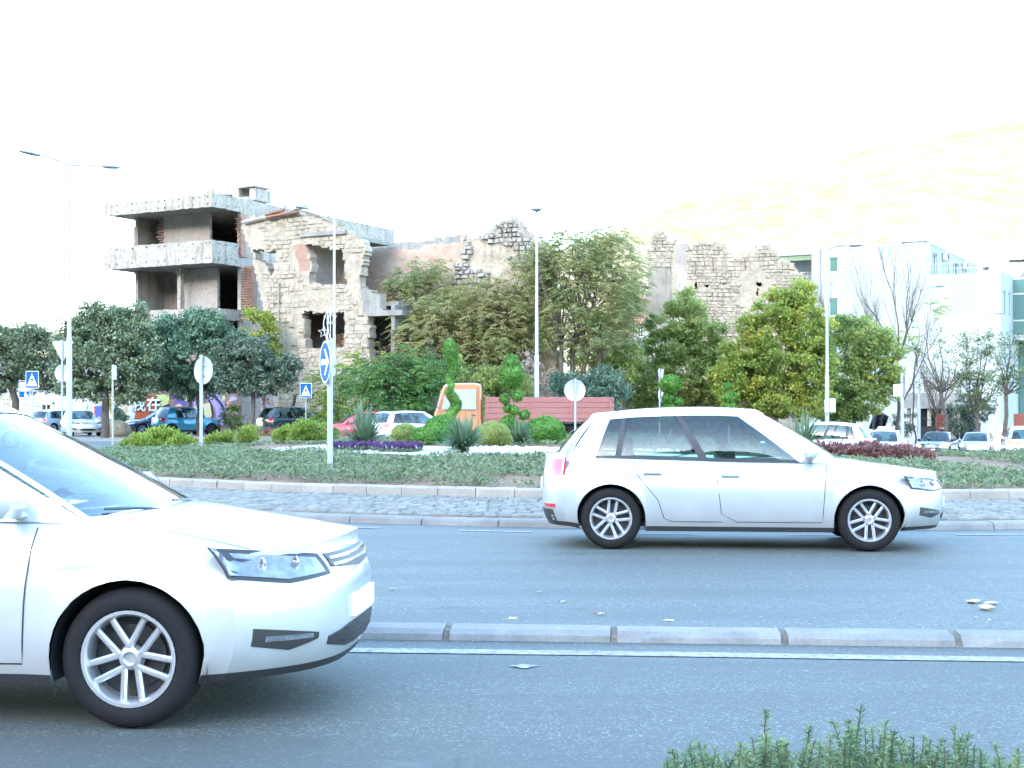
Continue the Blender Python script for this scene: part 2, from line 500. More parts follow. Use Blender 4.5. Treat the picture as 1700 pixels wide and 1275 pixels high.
M['seat_cloth'] = plain('seat_cloth', (.07, .07, .075), .9)
M['plate'] = plain('plate_white', (.75, .75, .72), .4)
M['chrome'] = plain('chrome', (.7, .7, .72), .12, metal=1.0)
M['tail_red'] = plain('tail_red', (.45, .015, .02), .15, coat=.8)
M['tail_lit'] = plain('tail_lit', (.5, .03, .03), .2, emit=(1, .12, .08), es=.25)
M['lamp_clear'] = plain('lamp_clear', (.22, .24, .26), .12, metal=.5, coat=1.0, var=.5, scale=14)
M['lamp_lit'] = plain('lamp_lit', (.8, .75, .65), .2, emit=(1.0, .78, .5), es=1.2)
def car_glass():
    m = bpy.data.materials.new('car_glass'); m.use_nodes = True
    nt = m.node_tree; nt.nodes.clear()
    out = nt.nodes.new('ShaderNodeOutputMaterial')
    g = nt.nodes.new('ShaderNodeBsdfGlossy'); g.inputs['Roughness'].default_value = .02
    g.inputs[0].default_value = (.9, .95, .95, 1)
    t = nt.nodes.new('ShaderNodeBsdfTransparent'); t.inputs[0].default_value = (.42, .54, .53, 1)
    fr = nt.nodes.new('ShaderNodeFresnel'); fr.inputs[0].default_value = 1.55
    mx = nt.nodes.new('ShaderNodeMixShader')
    nt.links.new(fr.outputs[0], mx.inputs[0]); nt.links.new(t.outputs[0], mx.inputs[1]); nt.links.new(g.outputs[0], mx.inputs[2])
    nt.links.new(mx.outputs[0], out.inputs[0])
    return m
M['car_glass'] = car_glass()
def paint(name, c, rough=.28, metal=0.0):
    m, nt, b = nodes(name)
    b.inputs['Base Color'].default_value = c4(c)
    b.inputs['Roughness'].default_value = rough
    b.inputs['Metallic'].default_value = metal
    b.inputs['Coat Weight'].default_value = 1.0
    b.inputs['Coat Roughness'].default_value = .04
    # road dust low on the bodywork
    tc = nt.nodes.new('ShaderNodeTexCoord'); sp = nt.nodes.new('ShaderNodeSeparateXYZ')
    nt.links.new(tc.outputs['Object'], sp.inputs[0])
    n = tex_noise(nt, 6, 5, .6, tc.outputs['Object'])
    ad = nt.nodes.new('ShaderNodeMath'); ad.operation = 'MULTIPLY_ADD'; ad.inputs[1].default_value = .35
    nt.links.new(n, ad.inputs[0]); nt.links.new(sp.outputs[2], ad.inputs[2])
    f = ramp(nt, ad.outputs[0], [(.36, (.45, .45, .45)), (.75, (0, 0, 0))])
    nt.links.new(mixc(nt, f, c, (.22, .20, .175)), b.inputs['Base Color'])
    return m

# ================================================================== SETTING
ICX, ICY, IR, AR = 4.0, 33.2, 14.6, 16.6          # traffic island: centre, radius of bed, radius of cobbled apron
def sheet(name, x0, x1, y0, y1, nx, ny, z, mat, hole=None):
    mb = MB()
    P = []
    for i in range(nx + 1):
        x = x0 + (x1 - x0) * i / nx
        P.append([(x, y0 + (y1 - y0) * j / ny, z + zg(x, y0 + (y1 - y0) * j / ny)) for j in range(ny + 1)])
    mb.grid(P)
    return tag(mb.build(name, mat), kind='structure')
# earth out to the hills
mb = MB()
xs = [-2500, -900, -300, -120, -60] + [-40 + 4 * i for i in range(26)] + [80, 120, 300, 900, 2500]
ys = [-900, -300, -100, -40, -12] + [0 + 5 * i for i in range(30)] + [170, 220, 400, 900, 2600]
mb.grid([[(x, y, -.03 + zg(x, y)) for y in ys] for x in xs])
tag(mb.build('ground', M['earth']), kind='structure')
sheet('road', -60, 60, -6, 64, 60, 35, 0.0, M['asphalt'])
sheet('car_park', -60, 5.5, 64, 83.5, 10, 8, .006, M['gravelly'])
sheet('side_road', 9, 60, 64.2, 128, 20, 30, .004, M['asphalt'])
# earth bank in front of the parked cars
mb = MB(); P = []
for i in range(41):
    x = -17.5 + 17.0 * i / 40
    row = []
    for j in range(9):
        y = 60.5 + 8.0 * j / 8
        e = min(i, 40 - i, 6) / 6 * min(j, 8 - j, 3) / 3
        row.append((x, y, .012 + e * (.10 + .22 * fbm(x * .6, y * .6, 5))))
    P.append(row)
mb.grid(P)
tag(mb.build('earth_bank', M['earth'], smooth=60), kind='structure')

# the near lane lies on the camera's side of the divider
DV0 = Vector((0.0, 8.62)); DVA = R(-4.6)
dvu = Vector((math.cos(DVA), math.sin(DVA))); dvn = Vector((-dvu.y, dvu.x))
def dv(s, t, z=0.0):
    p = DV0 + dvu * s + dvn * t
    return Vector((p.x, p.y, z))
mb = MB()
mb.grid([[dv(s, t, .004) for t in (-11, -8, -5, -3, -1.5, 0.06)] for s in range(-40, 41, 4)], flip=True)
tag(mb.build('near_lane', M['asphalt_near']), kind='structure')
# edge line
mb = MB()
for k in range(-30, 30):
    mb.grid([[dv(k + .5 * q, t + .006 * math.sin(k * 1.7 + q), .009) for t in (-.49, -.34)] for q in range(3)], flip=True)
tag(mb.build('edge_line', M['paint_line']), kind='structure')
# splash of dried paint in the lane
mb = MB()
pc = Vector((gx(870, 7.75), 7.75, .0095))
mb.add([pc] + [pc + Vector((.075 * math.cos(a) * (1 + .3 * math.sin(3 * a)), .05 * math.sin(a) * (1 + .35 * math.cos(4 * a)), 0)) for a in [2 * math.pi * i / 18 for i in range(18)]],
       [(0, 1 + i, 1 + (i + 1) % 18) for i in range(18)])
tag(mb.build('paint_splash', M['paint_line']), 'small pale paint splash on the near lane', 'paint splash')

# divider of kerb stones, metre pieces with mortar joints
dvk = tag(MB().build('divider_kerb', M['mortar']), kind='structure')
mb = MB()
prof = [(-.01, 0), (.0, .040), (.055, .068), (.225, .074), (.24, .066), (.24, 0)]
def kerb_mesh(L, prof, name, mat, seed=0):
    mb_ = MB()
    n, S = len(prof), 9
    rk = random.Random(seed)
    pts = []
    for q in range(S + 1):
        for i, p in enumerate(prof):
            c = 0 if i in (0, n - 1) else (rk.uniform(.004, .016) if rk.random() < .16 else rk.uniform(0, .0025))
            pts.append((-L / 2 + L * q / S + (rk.uniform(-.006, .006) if 0 < q < S else 0), p[0] + c, p[1] - c * .7))
    mb_.add(pts, [(q * n + i, q * n + i + 1, (q + 1) * n + i + 1, (q + 1) * n + i) for q in range(S) for i in range(n - 1)] + [tuple(range(n)), tuple(range((S + 1) * n - 1, S * n - 1, -1))])
    return mb_.mesh(name, mat)
def kerb_set(L, prof, name, mat):
    return [kerb_mesh(L, prof, name, mat, s) for s in range(5)]
kme = kerb_set(1.0, prof, 'kerb_stone', M['kerb_grey'])
rnd = random.Random(4)
s0 = gx(740, 8.6)
for k in range(-9, 10):
    c = dv(s0 + .52 + 1.045 * k, 0)
    inst('kerb_stone', kme[k % 5 if k % 3 else (k * 7) % 5], dvk, (c.x, c.y, rnd.uniform(-.004, .004)), (0, 0, DVA + rnd.uniform(-.006, .006)))
    j = dv(s0 + 1.045 * k, 0)
    jb = MB()
    jb.add([(-.024, -.015, 0), (.024, -.015, 0), (.028, .055, .058), (-.02, .055, .058), (.024, .22, .064), (-.024, .22, .064)], [(0, 1, 2, 3), (3, 2, 4, 5)])
    jb.build('mortar_joint', M['mortar'], dvk, j, rz=DVA)

# dashed line round the apron
mb = MB()
rr = AR + .62
def gzr(r_, a_):
    return zg(ICX + r_ * math.cos(a_), ICY + r_ * math.sin(a_))
a = math.atan2(gy := 16.2 - ICY, gx(745, 16.2) - ICX)
for k in range(-16, 17):
    a0 = a + k * (1.93 / rr)
    mb.grid([[(ICX + r_ * math.cos(a0 + q * .9 / rr / 4), ICY + r_ * math.sin(a0 + q * .9 / rr / 4), .006 + gzr(r_, a0)) for r_ in (rr, rr + .11)] for q in range(5)], flip=True)
tag(mb.build('lane_marking', M['paint_line']), kind='structure')

# cobbled apron: bed, outer kerb stones, setts
def ringpt(r_, a_, z):
    return (ICX + r_ * math.cos(a_), ICY + r_ * math.sin(a_), z)
def apron_z(r_):
    return .085 + (AR - r_) / (AR - IR) * .165
def gzr(r_, a_):
    return zg(ICX + r_ * math.cos(a_), ICY + r_ * math.sin(a_))
mb = MB()
n = 160
mb.grid([[ringpt(r_, 2 * math.pi * i / n, apron_z(r_) - .012 + gzr(r_, 2 * math.pi * i / n)) for r_ in (AR - .2, AR - .8, AR - 1.4, IR + .02)] for i in range(n + 1)], flip=True)
apron = tag(mb.build('apron', M['bedding'], smooth=40), kind='structure')
akerb = tag(MB().build('apron_kerb', M['kerb_grey']), kind='structure')
kp = [(-.02, 0), (.0, .065), (.03, .088), (.19, .098), (.22, .09), (.22, 0)]
N1 = int(2 * math.pi * AR / 1.0)
kme = kerb_set(2 * math.pi * AR / N1 - .012, kp, 'kerb_stone', M['kerb_grey'])
rnd = random.Random(8)
for k in range(N1):
    a_ = 2 * math.pi * (k + .3) / N1
    p = ringpt(AR, a_, rnd.uniform(-.004, .003) + gzr(AR, a_))
    inst('kerb_stone', kme[k % 5 if k % 3 else (k * 7) % 5], akerb, p, (0, 0, a_ + math.pi / 2))
ikerb = tag(MB().build('island_kerb', M['kerb']), kind='structure')
kp = [(-.005, .15), (.0, .345), (.025, .37), (.15, .372), (.155, .15)]
N2 = int(2 * math.pi * (IR + .15) / .56)
kme = kerb_set(2 * math.pi * (IR + .15) / N2 - .008, kp, 'kerb_stone', M['kerb'])
for k in range(N2):
    a_ = 2 * math.pi * (k + .1) / N2
    inst('kerb_stone', kme[k % 5 if k % 3 else (k * 7) % 5], ikerb, ringpt(IR + .15, a_, rnd.uniform(-.005, .004) + gzr(IR, a_)), (0, 0, a_ + math.pi / 2 + rnd.uniform(-.006, .006)))
# setts: five little cut blocks used over and over
sett_me = []
for q in range(6):
    rq = random.Random(30 + q)
    mb = MB()
    t_ = .010
    b4 = [(-.5, -.5), (.5, -.5), (.5, .5), (-.5, .5)]
    b4 = [(x + rq.uniform(-.06, .06), y + rq.uniform(-.08, .08)) for x, y in b4]
    V = [(x, y, -.04) for x, y in b4] + [(x, y, .0) for x, y in b4] + [(x * .8, y * .8, t_ * 1.6 + rq.uniform(-.004, .006)) for x, y in b4]
    F_ = [(0, 1, 5, 4), (1, 2, 6, 5), (2, 3, 7, 6), (3, 0, 4, 7), (4, 5, 9, 8), (5, 6, 10, 9), (6, 7, 11, 10), (7, 4, 8, 11), (8, 9, 10, 11)]
    mb.add(V, F_)
    sett_me.append(mb.mesh('sett', M['sett']))
setts = []
rs = random.Random(5)
r_ = AR - .235 - .075
row = 0
while r_ > IR + .16 + .07:
    d = rs.uniform(.115, .14)
    a_ = R(-178) + rs.uniform(0, .01)
    while a_ < R(-2):
        w = rs.uniform(.13, .235)
        setts.append((r_, a_ + w / 2 / r_, w - .014, d - .012, rs.randrange(6), rs.uniform(-.007, .007), rs.uniform(-.05, .05)))
        a_ += w / r_
    r_ -= d
slope = math.atan2(.165, AR - IR)
big = []
def sett_place(s):
    x, y, z = ringpt(s[0], s[1], apron_z(s[0]) + s[5] + gzr(s[0], s[1]))
    return Matrix.Translation((x, y, z)) @ Matrix.Rotation(s[1] + math.pi / 2 + s[6], 4, 'Z') @ Matrix.Rotation(slope * 1.0, 4, 'X') @ Matrix.Diagonal((s[2], s[3], 1, 1))
def sett_key(s):
    x, y, z = ringpt(s[0], s[1], 0)
    px = CX + x / y * F
    vis = 0 if (380 < px < 905 or 1560 < px < 1710) else 50
    return vis + y
order = sorted(setts, key=sett_key)
for s in order[:300]:
    o = bpy.data.objects.new('sett', sett_me[s[4]]); col.objects.link(o); o.parent = apron
    o.matrix_local = sett_place(s)
mb = MB()
for s in order[300:]:
    T = sett_place(s); me = sett_me[s[4]]
    mb.add([T @ v.co for v in me.vertices], [tuple(p.vertices) for p in me.polygons])
mb.build('setts', M['sett'], apron, kind='stuff')

# planted bed of the island: a low mound
def iz(x, y):
    r_ = math.hypot(x - ICX, y - ICY) / IR
    return .33 + zg(x, y) + .36 * (1 - .7 * sstep(x, 3.5, 8)) * (1 - min(1, r_) ** 4) + .05 * (fbm(x * .5, y * .5, 11) - .5) * (1 - min(1, r_) ** 8)
mb = MB()
rad = [0, 2, 4, 6, 8, 9.5, 11, 12, 13, 13.7, 14.2, IR + .02]
mb.grid([[(ICX + r_ * math.cos(2 * math.pi * i / 120), ICY + r_ * math.sin(2 * math.pi * i / 120), iz(ICX + r_ * math.cos(2 * math.pi * i / 120), ICY + r_ * math.sin(2 * math.pi * i / 120))) for r_ in rad] for i in range(121)], flip=True)
tag(mb.build('planting_bed', M['soil'], smooth=60), kind='structure')
def ip(px, py):
    """where the sight line of a photo pixel meets the mound"""
    D = 19.0
    while D < 48:
        if gz(py, D) <= iz(gx(px, D), D): break
        D += .05
    return D
# white gravel in two drifts
def drift(name, pts, label):
    """pts: polyline (px, D near, D far)"""
    mb_ = MB()
    P_ = []
    for k in range(len(pts) - 1):
        for q in range(6):
            t = q / 6
            P_.append([pts[k][i] * (1 - t) + pts[k + 1][i] * t for i in range(3)])
    P_.append(list(pts[-1]))
    G, W_ = [], []
    for i, (px, d0, d1) in enumerate(P_):
        row_ = []
        for j in range(9):
            D = d0 + (d1 - d0) * j / 8 + .12 * (vn(i * .7, j, 3) - .5)
            x = gx(px, D)
            row_.append((x, D, iz(x, D) + .022))
        G.append(row_)
    mb_.grid(G, flip=False)
    o = tag(mb_.build(name, M['white_gravel'], smooth=60), kind='structure')
    # loose stones
    rg = random.Random(len(pts))
    st = MB()
    for k in range(900):
        i = rg.randrange(len(G) - 1); j = rg.randrange(8)
        a_, b_ = rg.random(), rg.random()
        p = Vector(G[i][j]).lerp(Vector(G[i + 1][j]), a_).lerp(Vector(G[i][j + 1]).lerp(Vector(G[i + 1][j + 1]), a_), b_)
        s_ = rg.uniform(.012, .035)
        v_ = [p + Vector((rg.uniform(-1, 1), rg.uniform(-1, 1), rg.uniform(.2, .9))) * s_ for _ in range(4)] + [p + Vector((rg.uniform(-1, 1), rg.uniform(-1, 1), -.2)) * s_]
        st.add(v_, [(0, 1, 2), (0, 2, 3), (0, 3, 1), (1, 4, 2), (2, 4, 3), (3, 4, 1)])
    s_o = st.build('loose_stones', M['white_gravel'], o, kind='stuff')
    return o
drift('gravel_bed', [(352, 27.6, 28.6), (430, 27.2, 28.9), (500, 26.9, 30.6), (560, 26.4, 31.2), (640, 25.6, 29.4), (720, 24.6, 28.6), (800, 24.2, 27.6), (870, 23.9, 26.6), (960, 23.6, 25.4), (1080, 23.2, 24.6), (1300, 22.6, 23.6)], '')

# ------------------------------------------------------------------ hills
def hill(name, prof, y0, depth, mat, zbase=-5.0, seed=1, amp=.12, x0=-3000, x1=3000, n=140, back=False):
    mb_ = MB()
    P_ = []
    for i in range(n + 1):
        x = x0 + (x1 - x0) * i / n
        h = prof(x)
        row_ = []
        for j in range(23):
            t = j / 22
            e = math.sin(min(1, t / .8) * math.pi / 2) ** .9 if t < .8 else math.cos((t - .8) / .2 * math.pi / 2)
            y = y0 + (depth * t if not back else -depth * t)
            k = 1 + amp * (fbm(x * .006, y * .006, seed, 5) - .5) * 2
            row_.append((x, y, zbase + h * e * k))
        P_.append(row_)
    mb_.grid(P_, flip=not back)
    return tag(mb_.build(name, mat, smooth=80), kind='structure')
def hillmat(name, a, b, c, scale):
    m, nt, bs = nodes(name)
    v = objvec(nt, (1, .35, 1.6), world_=True)
    f = tex_noise(nt, scale, 9, .68, v)
    g = tex_noise(nt, scale * 6, 6, .7, v)
    base = ramp(nt, f, [(.40, a), (.56, b)])
    base = mixc(nt, ramp(nt, g, [(.56, (0, 0, 0)), (.66, (.6, .6, .6))]), base, c)
    nt.links.new(base, bs.inputs['Base Color']); bs.inputs['Roughness'].default_value = 1.0
    bs.inputs['Specular IOR Level'].default_value = 0
    return m
M['karst'] = hillmat('karst_scrub', (.068, .066, .048), (.090, .088, .074), (.050, .048, .033), .055)
M['wooded'] = hillmat('wooded_hill', (.045, .06, .03), (.08, .09, .05), (.15, .14, .11), .02)
# sunlit limestone slope behind the town, rising to the right
def prof_far(x):
    return 40 + 155 * sstep(x, -420, 240) + 110 * sstep(x, 60, 620) + 120 * sstep(x, 500, 1500)
hill('far_slope', prof_far, 720, 900, M['karst'], seed=21, amp=.10, x0=-1600, x1=2400, n=160)
hill('far_ridge', lambda x: 150 - 60 * sstep(x, -900, 0), 2300, 500, M['karst'], seed=9, amp=.2, x0=-2600, x1=600, n=90)
# the ridge behind the viewer that keeps the street in shade
hill('shading_ridge', lambda x: 235 + 10 * math.sin(x * .004), -330, 420, M['wooded'], seed=4, amp=.06, back=True, x0=-950, x1=950, n=60).rotation_euler = (0, 0, R(180 - SUN_AZ))

# ================================================================== BUILDINGS
# every facade here follows one street grid: ua runs along the fronts (towards the left and away), ub runs back into the block
ua = Vector((-.876, .482, 0)); ub = Vector((.482, .876, 0)); uz = Vector((0, 0, 1))
def ruin_wall(name, inside, u0, u1, z0, z1, cell, thick, org, du, dn, mats, mfn=None, rough=.06, seed=1, parent=None, jit=.42):
    """masonry wall with any outline and openings: broken edges, uneven face, real thickness. dn points to the viewer's side"""
    nu, nz = int(round((u1 - u0) / cell)), int(round((z1 - z0) / cell))
    rg = random.Random(seed)
    mask = [[inside(u0 + (i + .5) * cell, z0 + (j + .5) * cell) for j in range(nz)] for i in range(nu)]
    mk = lambda i, j: 0 <= i < nu and 0 <= j < nz and mask[i][j]
    idx = {}
    mb_ = MB()
    def node(i, j, s):
        k = (i, j, s)
        if k not in idx:
            rj = random.Random(seed * 7919 + i * 131 + j * 17)
            du_ = rj.uniform(-jit, jit) * cell; dz_ = rj.uniform(-jit, jit) * cell
            if j == 0: dz_ = 0
            u = u0 + i * cell + du_; z = z0 + j * cell + dz_
            dep = rough * (fbm(u * 1.6, z * 1.9, seed, 4) - .5) * 2
            p = org + du * u + uz * z + dn * (dep if s else -thick)
            idx[k] = len(mb_.v); mb_.v.append(tuple(p))
        return idx[k]
    for i in range(nu):
        for j in range(nz):
            if not mask[i][j]: continue
            mi = mfn(u0 + (i + .5) * cell, z0 + (j + .5) * cell) if mfn else 0
            q = [(i, j), (i + 1, j), (i + 1, j + 1), (i, j + 1)]
            mb_.f.append(tuple(node(a, b, 1) for a, b in q)); mb_.m.append(mi)
            mb_.f.append(tuple(node(a, b, 0) for a, b in q[::-1])); mb_.m.append(0)
            for (ni, nj), (e0, e1) in (((i - 1, j), (q[3], q[0])), ((i + 1, j), (q[1], q[2])), ((i, j - 1), (q[0], q[1])), ((i, j + 1), (q[2], q[3]))):
                if not mk(ni, nj):
                    mb_.f.append((node(*e0, 1), node(*e0, 0), node(*e1, 0), node(*e1, 1))); mb_.m.append(0)
    o = mb_.build(name, mats, parent, smooth=45)
    return o, mk, (u0, z0, cell)
STONES = []
for q in range(10):
    rq = random.Random(60 + q)
    mb = MB()
    V = []
    for d, s in ((-.6, 1.0), (.0, 1.0), (1.0, .74)):
        for x, z in ((-.5, -.5), (.5, -.5), (.5, .5), (-.5, .5)):
            V.append(((x + rq.uniform(-.09, .09)) * s, d if d < 1 else d + rq.uniform(-.35, .35), (z + rq.uniform(-.1, .1)) * s))
    mb.add(V, [(4, 5, 1, 0), (5, 6, 2, 1), (6, 7, 3, 2), (7, 4, 0, 3), (8, 9, 5, 4), (9, 10, 6, 5), (10, 11, 7, 6), (11, 8, 4, 7), (8, 11, 10, 9)])
    STONES.append(mb.mesh('stone', M['stone']))
def stonework(parent, inside, u0, u1, z0, z1, org, du, dn, hh=(.2, .34), ww=(.26, .6), mat=None, seed=1, proud=(.02, .08), limit=300, keep=1.0, visible=None):
    """courses of individual stones set proud of a wall's core"""
    rg = random.Random(seed)
    L = []
    z = z0
    while z < z1:
        h = rg.uniform(*hh)
        u = u0 + rg.uniform(-.2, 0)
        while u < u1:
            w = rg.uniform(*ww)
            uc, zc = u + w / 2, z + h / 2 + .03 * math.sin(uc_ := u * 1.3)
            if rg.random() < keep and all(inside(uc + a * w * .42, zc + b * h * .42) for a in (-1, 1) for b in (-1, 1)):
                L.append((w, h, uc, zc, rg.uniform(*proud), rg.randrange(10), rg.uniform(-.06, .06)))
            u += w
        z += h * .97
    # local frame of a stone: x along the wall, y out of it, z up
    B = Matrix((du, dn, uz)).transposed().to_4x4()
    def T(s):
        return Matrix.Translation(org + du * s[2] + uz * s[3]) @ B @ Matrix.Rotation(s[6], 4, 'Y') @ Matrix.Diagonal((s[0] * .97, s[4], s[1] * .96, 1))
    if visible: L.sort(key=lambda s: (0 if visible(s[2], s[3]) else 1, -s[0] * s[1]))
    else: L.sort(key=lambda s: -s[0] * s[1])
    mes = STONES
    if mat is not None:
        mes = []
        for me in STONES:
            c = me.copy(); c.materials.clear(); c.materials.append(mat); mes.append(c)
    for s in L[:limit]:
        o = bpy.data.objects.new('stone', mes[s[5]]); col.objects.link(o); o.parent = parent
        o.matrix_local = Matrix.Translation(-parent.location) @ T(s)
    if len(L) > limit:
        mb_ = MB()
        for s in L[limit:]:
            t = T(s); me = STONES[s[5]]
            t = Matrix.Translation(-parent.location) @ t
            mb_.add([t @ v.co for v in me.vertices], [tuple(p.vertices) for p in me.polygons])
        mb_.build('stonework', mat or M['stone'], parent, kind='stuff')
    return len(L)
def poly_in(poly):
    def f(u, z):
        c = False
        n_ = len(poly)
        for i in range(n_):
            x1, y1 = poly[i]; x2, y2 = poly[(i + 1) % n_]
            if (y1 > z) != (y2 > z) and u < (x2 - x1) * (z - y1) / (y2 - y1) + x1: c = not c
        return c
    return f
class Plane:
    """a wall plane through point o along du; converts photo pixels to (u, z) on it"""
    def __init__(self, o, du, dn):
        self.o, self.du, self.dn = Vector(o), Vector(du), Vector(dn)
    def uz(self, px, py):
        k = (px - CX) / F
        # (o.x + u du.x) = k (o.y + u du.y)
        u = (k * self.o.y - self.o.x) / (self.du.x - k * self.du.y)
        D = self.o.y + u * self.du.y
        return (u, gz(py, D))
    def poly(self, pts):
        return [self.uz(*p) for p in pts]

# ------------------------------------------------------------------ concrete ruin
CC = Vector((gx(352, 84.0), 84.0, 0))              # front corner of the slabs
cr = thing('concrete_ruin', 'bare concrete shell of a building with two open floors and jutting balcony slabs', 'ruin', CC)
def CB(s, t, z):                                    # s to the left along the front, t back into the building
    return ua * s + ub * t + uz * z
Mg = Matrix((ua, ub, uz)).transposed()              # box axes: x along ua, y along ub
def cbox(mb_, s0, s1, t0, t1, z0, z1, bev=0.0, mi=0):
    mb_.box(CB((s0 + s1) / 2, (t0 + t1) / 2, (z0 + z1) / 2), (s1 - s0, t1 - t0, z1 - z0), mi=mi, bev=bev, M=Mg)
SL = 8.95
def fascia(s1, z0, z1, name, t_end, holes, notch=0.0, ledge=None):
    mb_ = MB()
    # front and return, chipped top edge
    rg = random.Random(int(z0 * 10))
    n_ = 44
    def strip(p0, d, Ln, nrm):
        P0 = []
        m_ = max(4, int(Ln / .2))
        for i in range(m_ + 1):
            w = Ln * i / m_
            top = z1 - (rg.uniform(0, .10) if rg.random() < .4 else rg.uniform(0, .02)) 
            bot = z0 + (rg.uniform(0, .05) if rg.random() < .3 else 0)
            b_ = p0 + d * w
            j_ = rg.uniform(-.008, .008)
            zl = ledge if ledge else (z0 + z1) / 2
            P0.append([b_ + uz * bot - nrm * .28, b_ + uz * bot + nrm * j_, b_ + uz * zl + nrm * (j_ + .0), b_ + uz * (zl + .02) + nrm * (j_ - .025 if ledge else j_), b_ + uz * top + nrm * (j_ - .02 if ledge else j_), b_ + uz * top - nrm * .28, b_ + uz * bot - nrm * .28])
        mb_.grid(P0)
        for e in (P0[0], P0[-1]):
            mb_.add(e[:-1], [tuple(range(6))])
    strip(CB(0, 0, 0), ua, s1, -ub)
    strip(CB(0, t_end, 0), -ub, t_end - .0, -ua)
    o = mb_.build(name, M['concrete'], cr)
    hb = MB()
    for (s, f) in holes:
        z = z0 + (z1 - z0) * f
        if s >= 0: c, nr, tg = CB(s, 0, z), -ub, ua
        else: c, nr, tg = CB(0, -s, z), -ua, ub
        c = c + nr * .012
        hb.add([c] + [c + tg * .055 * math.cos(2 * math.pi * i / 8) + uz * .055 * math.sin(2 * math.pi * i / 8) for i in range(8)], [(0, 1 + i, 1 + (i + 1) % 8) for i in range(8)])
        # rust run below the hole
    hb.build('hole_shade_discs', M['shade_black'], o, kind='stuff')  # flat black discs on the face, painting the shade inside formwork holes
    return o
hl = [(s, f) for s in (.35, 1.5, 2.65, 3.8, 4.3, 5.3, 6.5, 7.8) for f in (.25, .75)] + [(-.3, .25), (-1.4, .25), (-2.2, .3)]
fascia(SL, 13.78, 14.62, 'roof_edge', 2.7, hl)
hl = [(s, f) for s in (.15, .45, 1.5, 2.65, 3.8, 4.3, 5.3, 6.5, 7.8) for f in (.22, .86)] + [(-.6, .2), (-1.3, .2), (-2.2, .2), (-.6, .85), (-1.3, .85), (-2.2, .85)]
fascia(SL, 10.38, 11.80, 'balcony_parapet', 2.7, hl, ledge=10.9)
fascia(SL - 1.6, 6.98, 7.68, 'balcony_parapet', 2.7, [(s, .5) for s in (.4, 1.5, 2.6, 3.7, 4.8, 5.9, 6.8)] + [(-.8, .5)])
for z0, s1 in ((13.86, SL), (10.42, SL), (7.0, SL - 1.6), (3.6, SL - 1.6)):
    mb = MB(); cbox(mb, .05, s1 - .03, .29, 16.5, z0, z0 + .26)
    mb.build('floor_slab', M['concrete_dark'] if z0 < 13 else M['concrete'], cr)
# parapet running back along the right flank, at roof level and beyond the stone house
mb = MB(); cbox(mb, .02, .3, 2.72, 19.9, 11.0, 14.64); mb.build('flank_wall', M['concrete'], cr)
mb = MB(); cbox(mb, .02, .3, 2.72, 19.9, 0, 10.98); mb.build('flank_wall', M['plaster_grey'], cr)
mb = MB(); cbox(mb, 4.2, 7.4, 1.4, 1.62, 13.0, 13.0 + .01)
# stair head on the roof, an open frame with a shell of broken roof beside it
sh = MB()
pl = Plane(CC + ub * 5.0, ua, -ub)
for (x0, y0, x1, y1) in ((386, 306, 396, 333), (396, 306, 421, 312), (414, 312, 424, 333), (396, 326, 414, 333)):
    a0, b0 = pl.uz(x0, y1); a1, b1 = pl.uz(x1, y0)
    cbox(sh, a0, a1, 5.0, 6.6, b0, b1)
sh.build('stair_head', M['concrete'], cr)
rf = MB()
pp = [pl.uz(*q) for q in ((330, 320), (346, 311), (366, 314), (396, 306), (396, 322), (350, 323))]
Bm = Matrix.Translation(ub * 5.2) @ Matrix((ua, uz, ub)).transposed().to_4x4()
rf.prism(pp, Bm, 1.6)
rf.build('roof_shell', M['concrete'], cr)
# set-back walls of the two open floors
def setback(z0, z1, t, items):
    """items: (px0, px1, material, ragged) on the plane set back by t"""
    pl_ = Plane(CC + ub * t, ua, -ub)
    for k, (x0, x1, mt, rag) in enumerate(items):
        a0 = pl_.uz(x0, 500)[0]; a1 = pl_.uz(x1, 500)[0]
        lo, hi = min(a0, a1), max(a0, a1)
        def ins(u, z, lo=lo, hi=hi, rag=rag):
            e = .28 * (fbm(z * 1.7, k * 3.1, 31) - .3) if rag else 0
            return lo + 0 <= u <= hi - (e + .12 * (vn(z * 5, k, 2)) if rag else 0)
        o, _, _ = ruin_wall('wall_panel', ins, lo, hi, z0, z1, .16, .22, CC + ub * t - CC, ua, -ub, [mt], rough=.02, seed=40 + k, parent=cr, jit=.2)
setback(11.7, 13.86, 2.3, [(268, 348, M['plaster_grey'], True)])
setback(10.7, 13.86, 5.2, [(222, 345, M['plaster_brown'], False)])
setback(7.2, 10.42, 2.3, [(303, 361, M['plaster_grey'], True)])
setback(7.2, 10.42, 4.0, [(226, 330, M['plaster_brown'], False)])
setback(3.8, 7.0, 2.6, [(250, 380, M['plaster_brown'], True)])
# end wall on the left, columns, brick piers
plb = Plane(CC + ub * 1.6, ua, -ub)
sL = plb.uz(224, 500)[0]
for z0, z1 in ((10.68, 13.86), (7.26, 10.42), (3.86, 7.0), (0, 3.6)):
    mb = MB(); cbox(mb, sL - .25, sL, 1.6, 16, z0, z1); mb.build('end_wall', M['plaster_brown'], cr)
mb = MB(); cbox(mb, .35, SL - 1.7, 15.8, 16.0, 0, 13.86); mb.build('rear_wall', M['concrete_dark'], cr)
for (px, t, z0, z1, w, mt) in ((297, 1.4, 7.26, 10.42, .28, 'concrete'), (398, 2.85, 10.9, 13.86, .3, 'concrete'), (422, 3.2, 6.0, 10.5, .28, 'concrete')):
    p_ = Plane(CC + ub * t, ua, -ub)
    s = p_.uz(px, 500)[0]
    mb = MB(); cbox(mb, s - w / 2, s + w / 2, t, t + .3, z0, z1); mb.build('column', M[mt], cr)
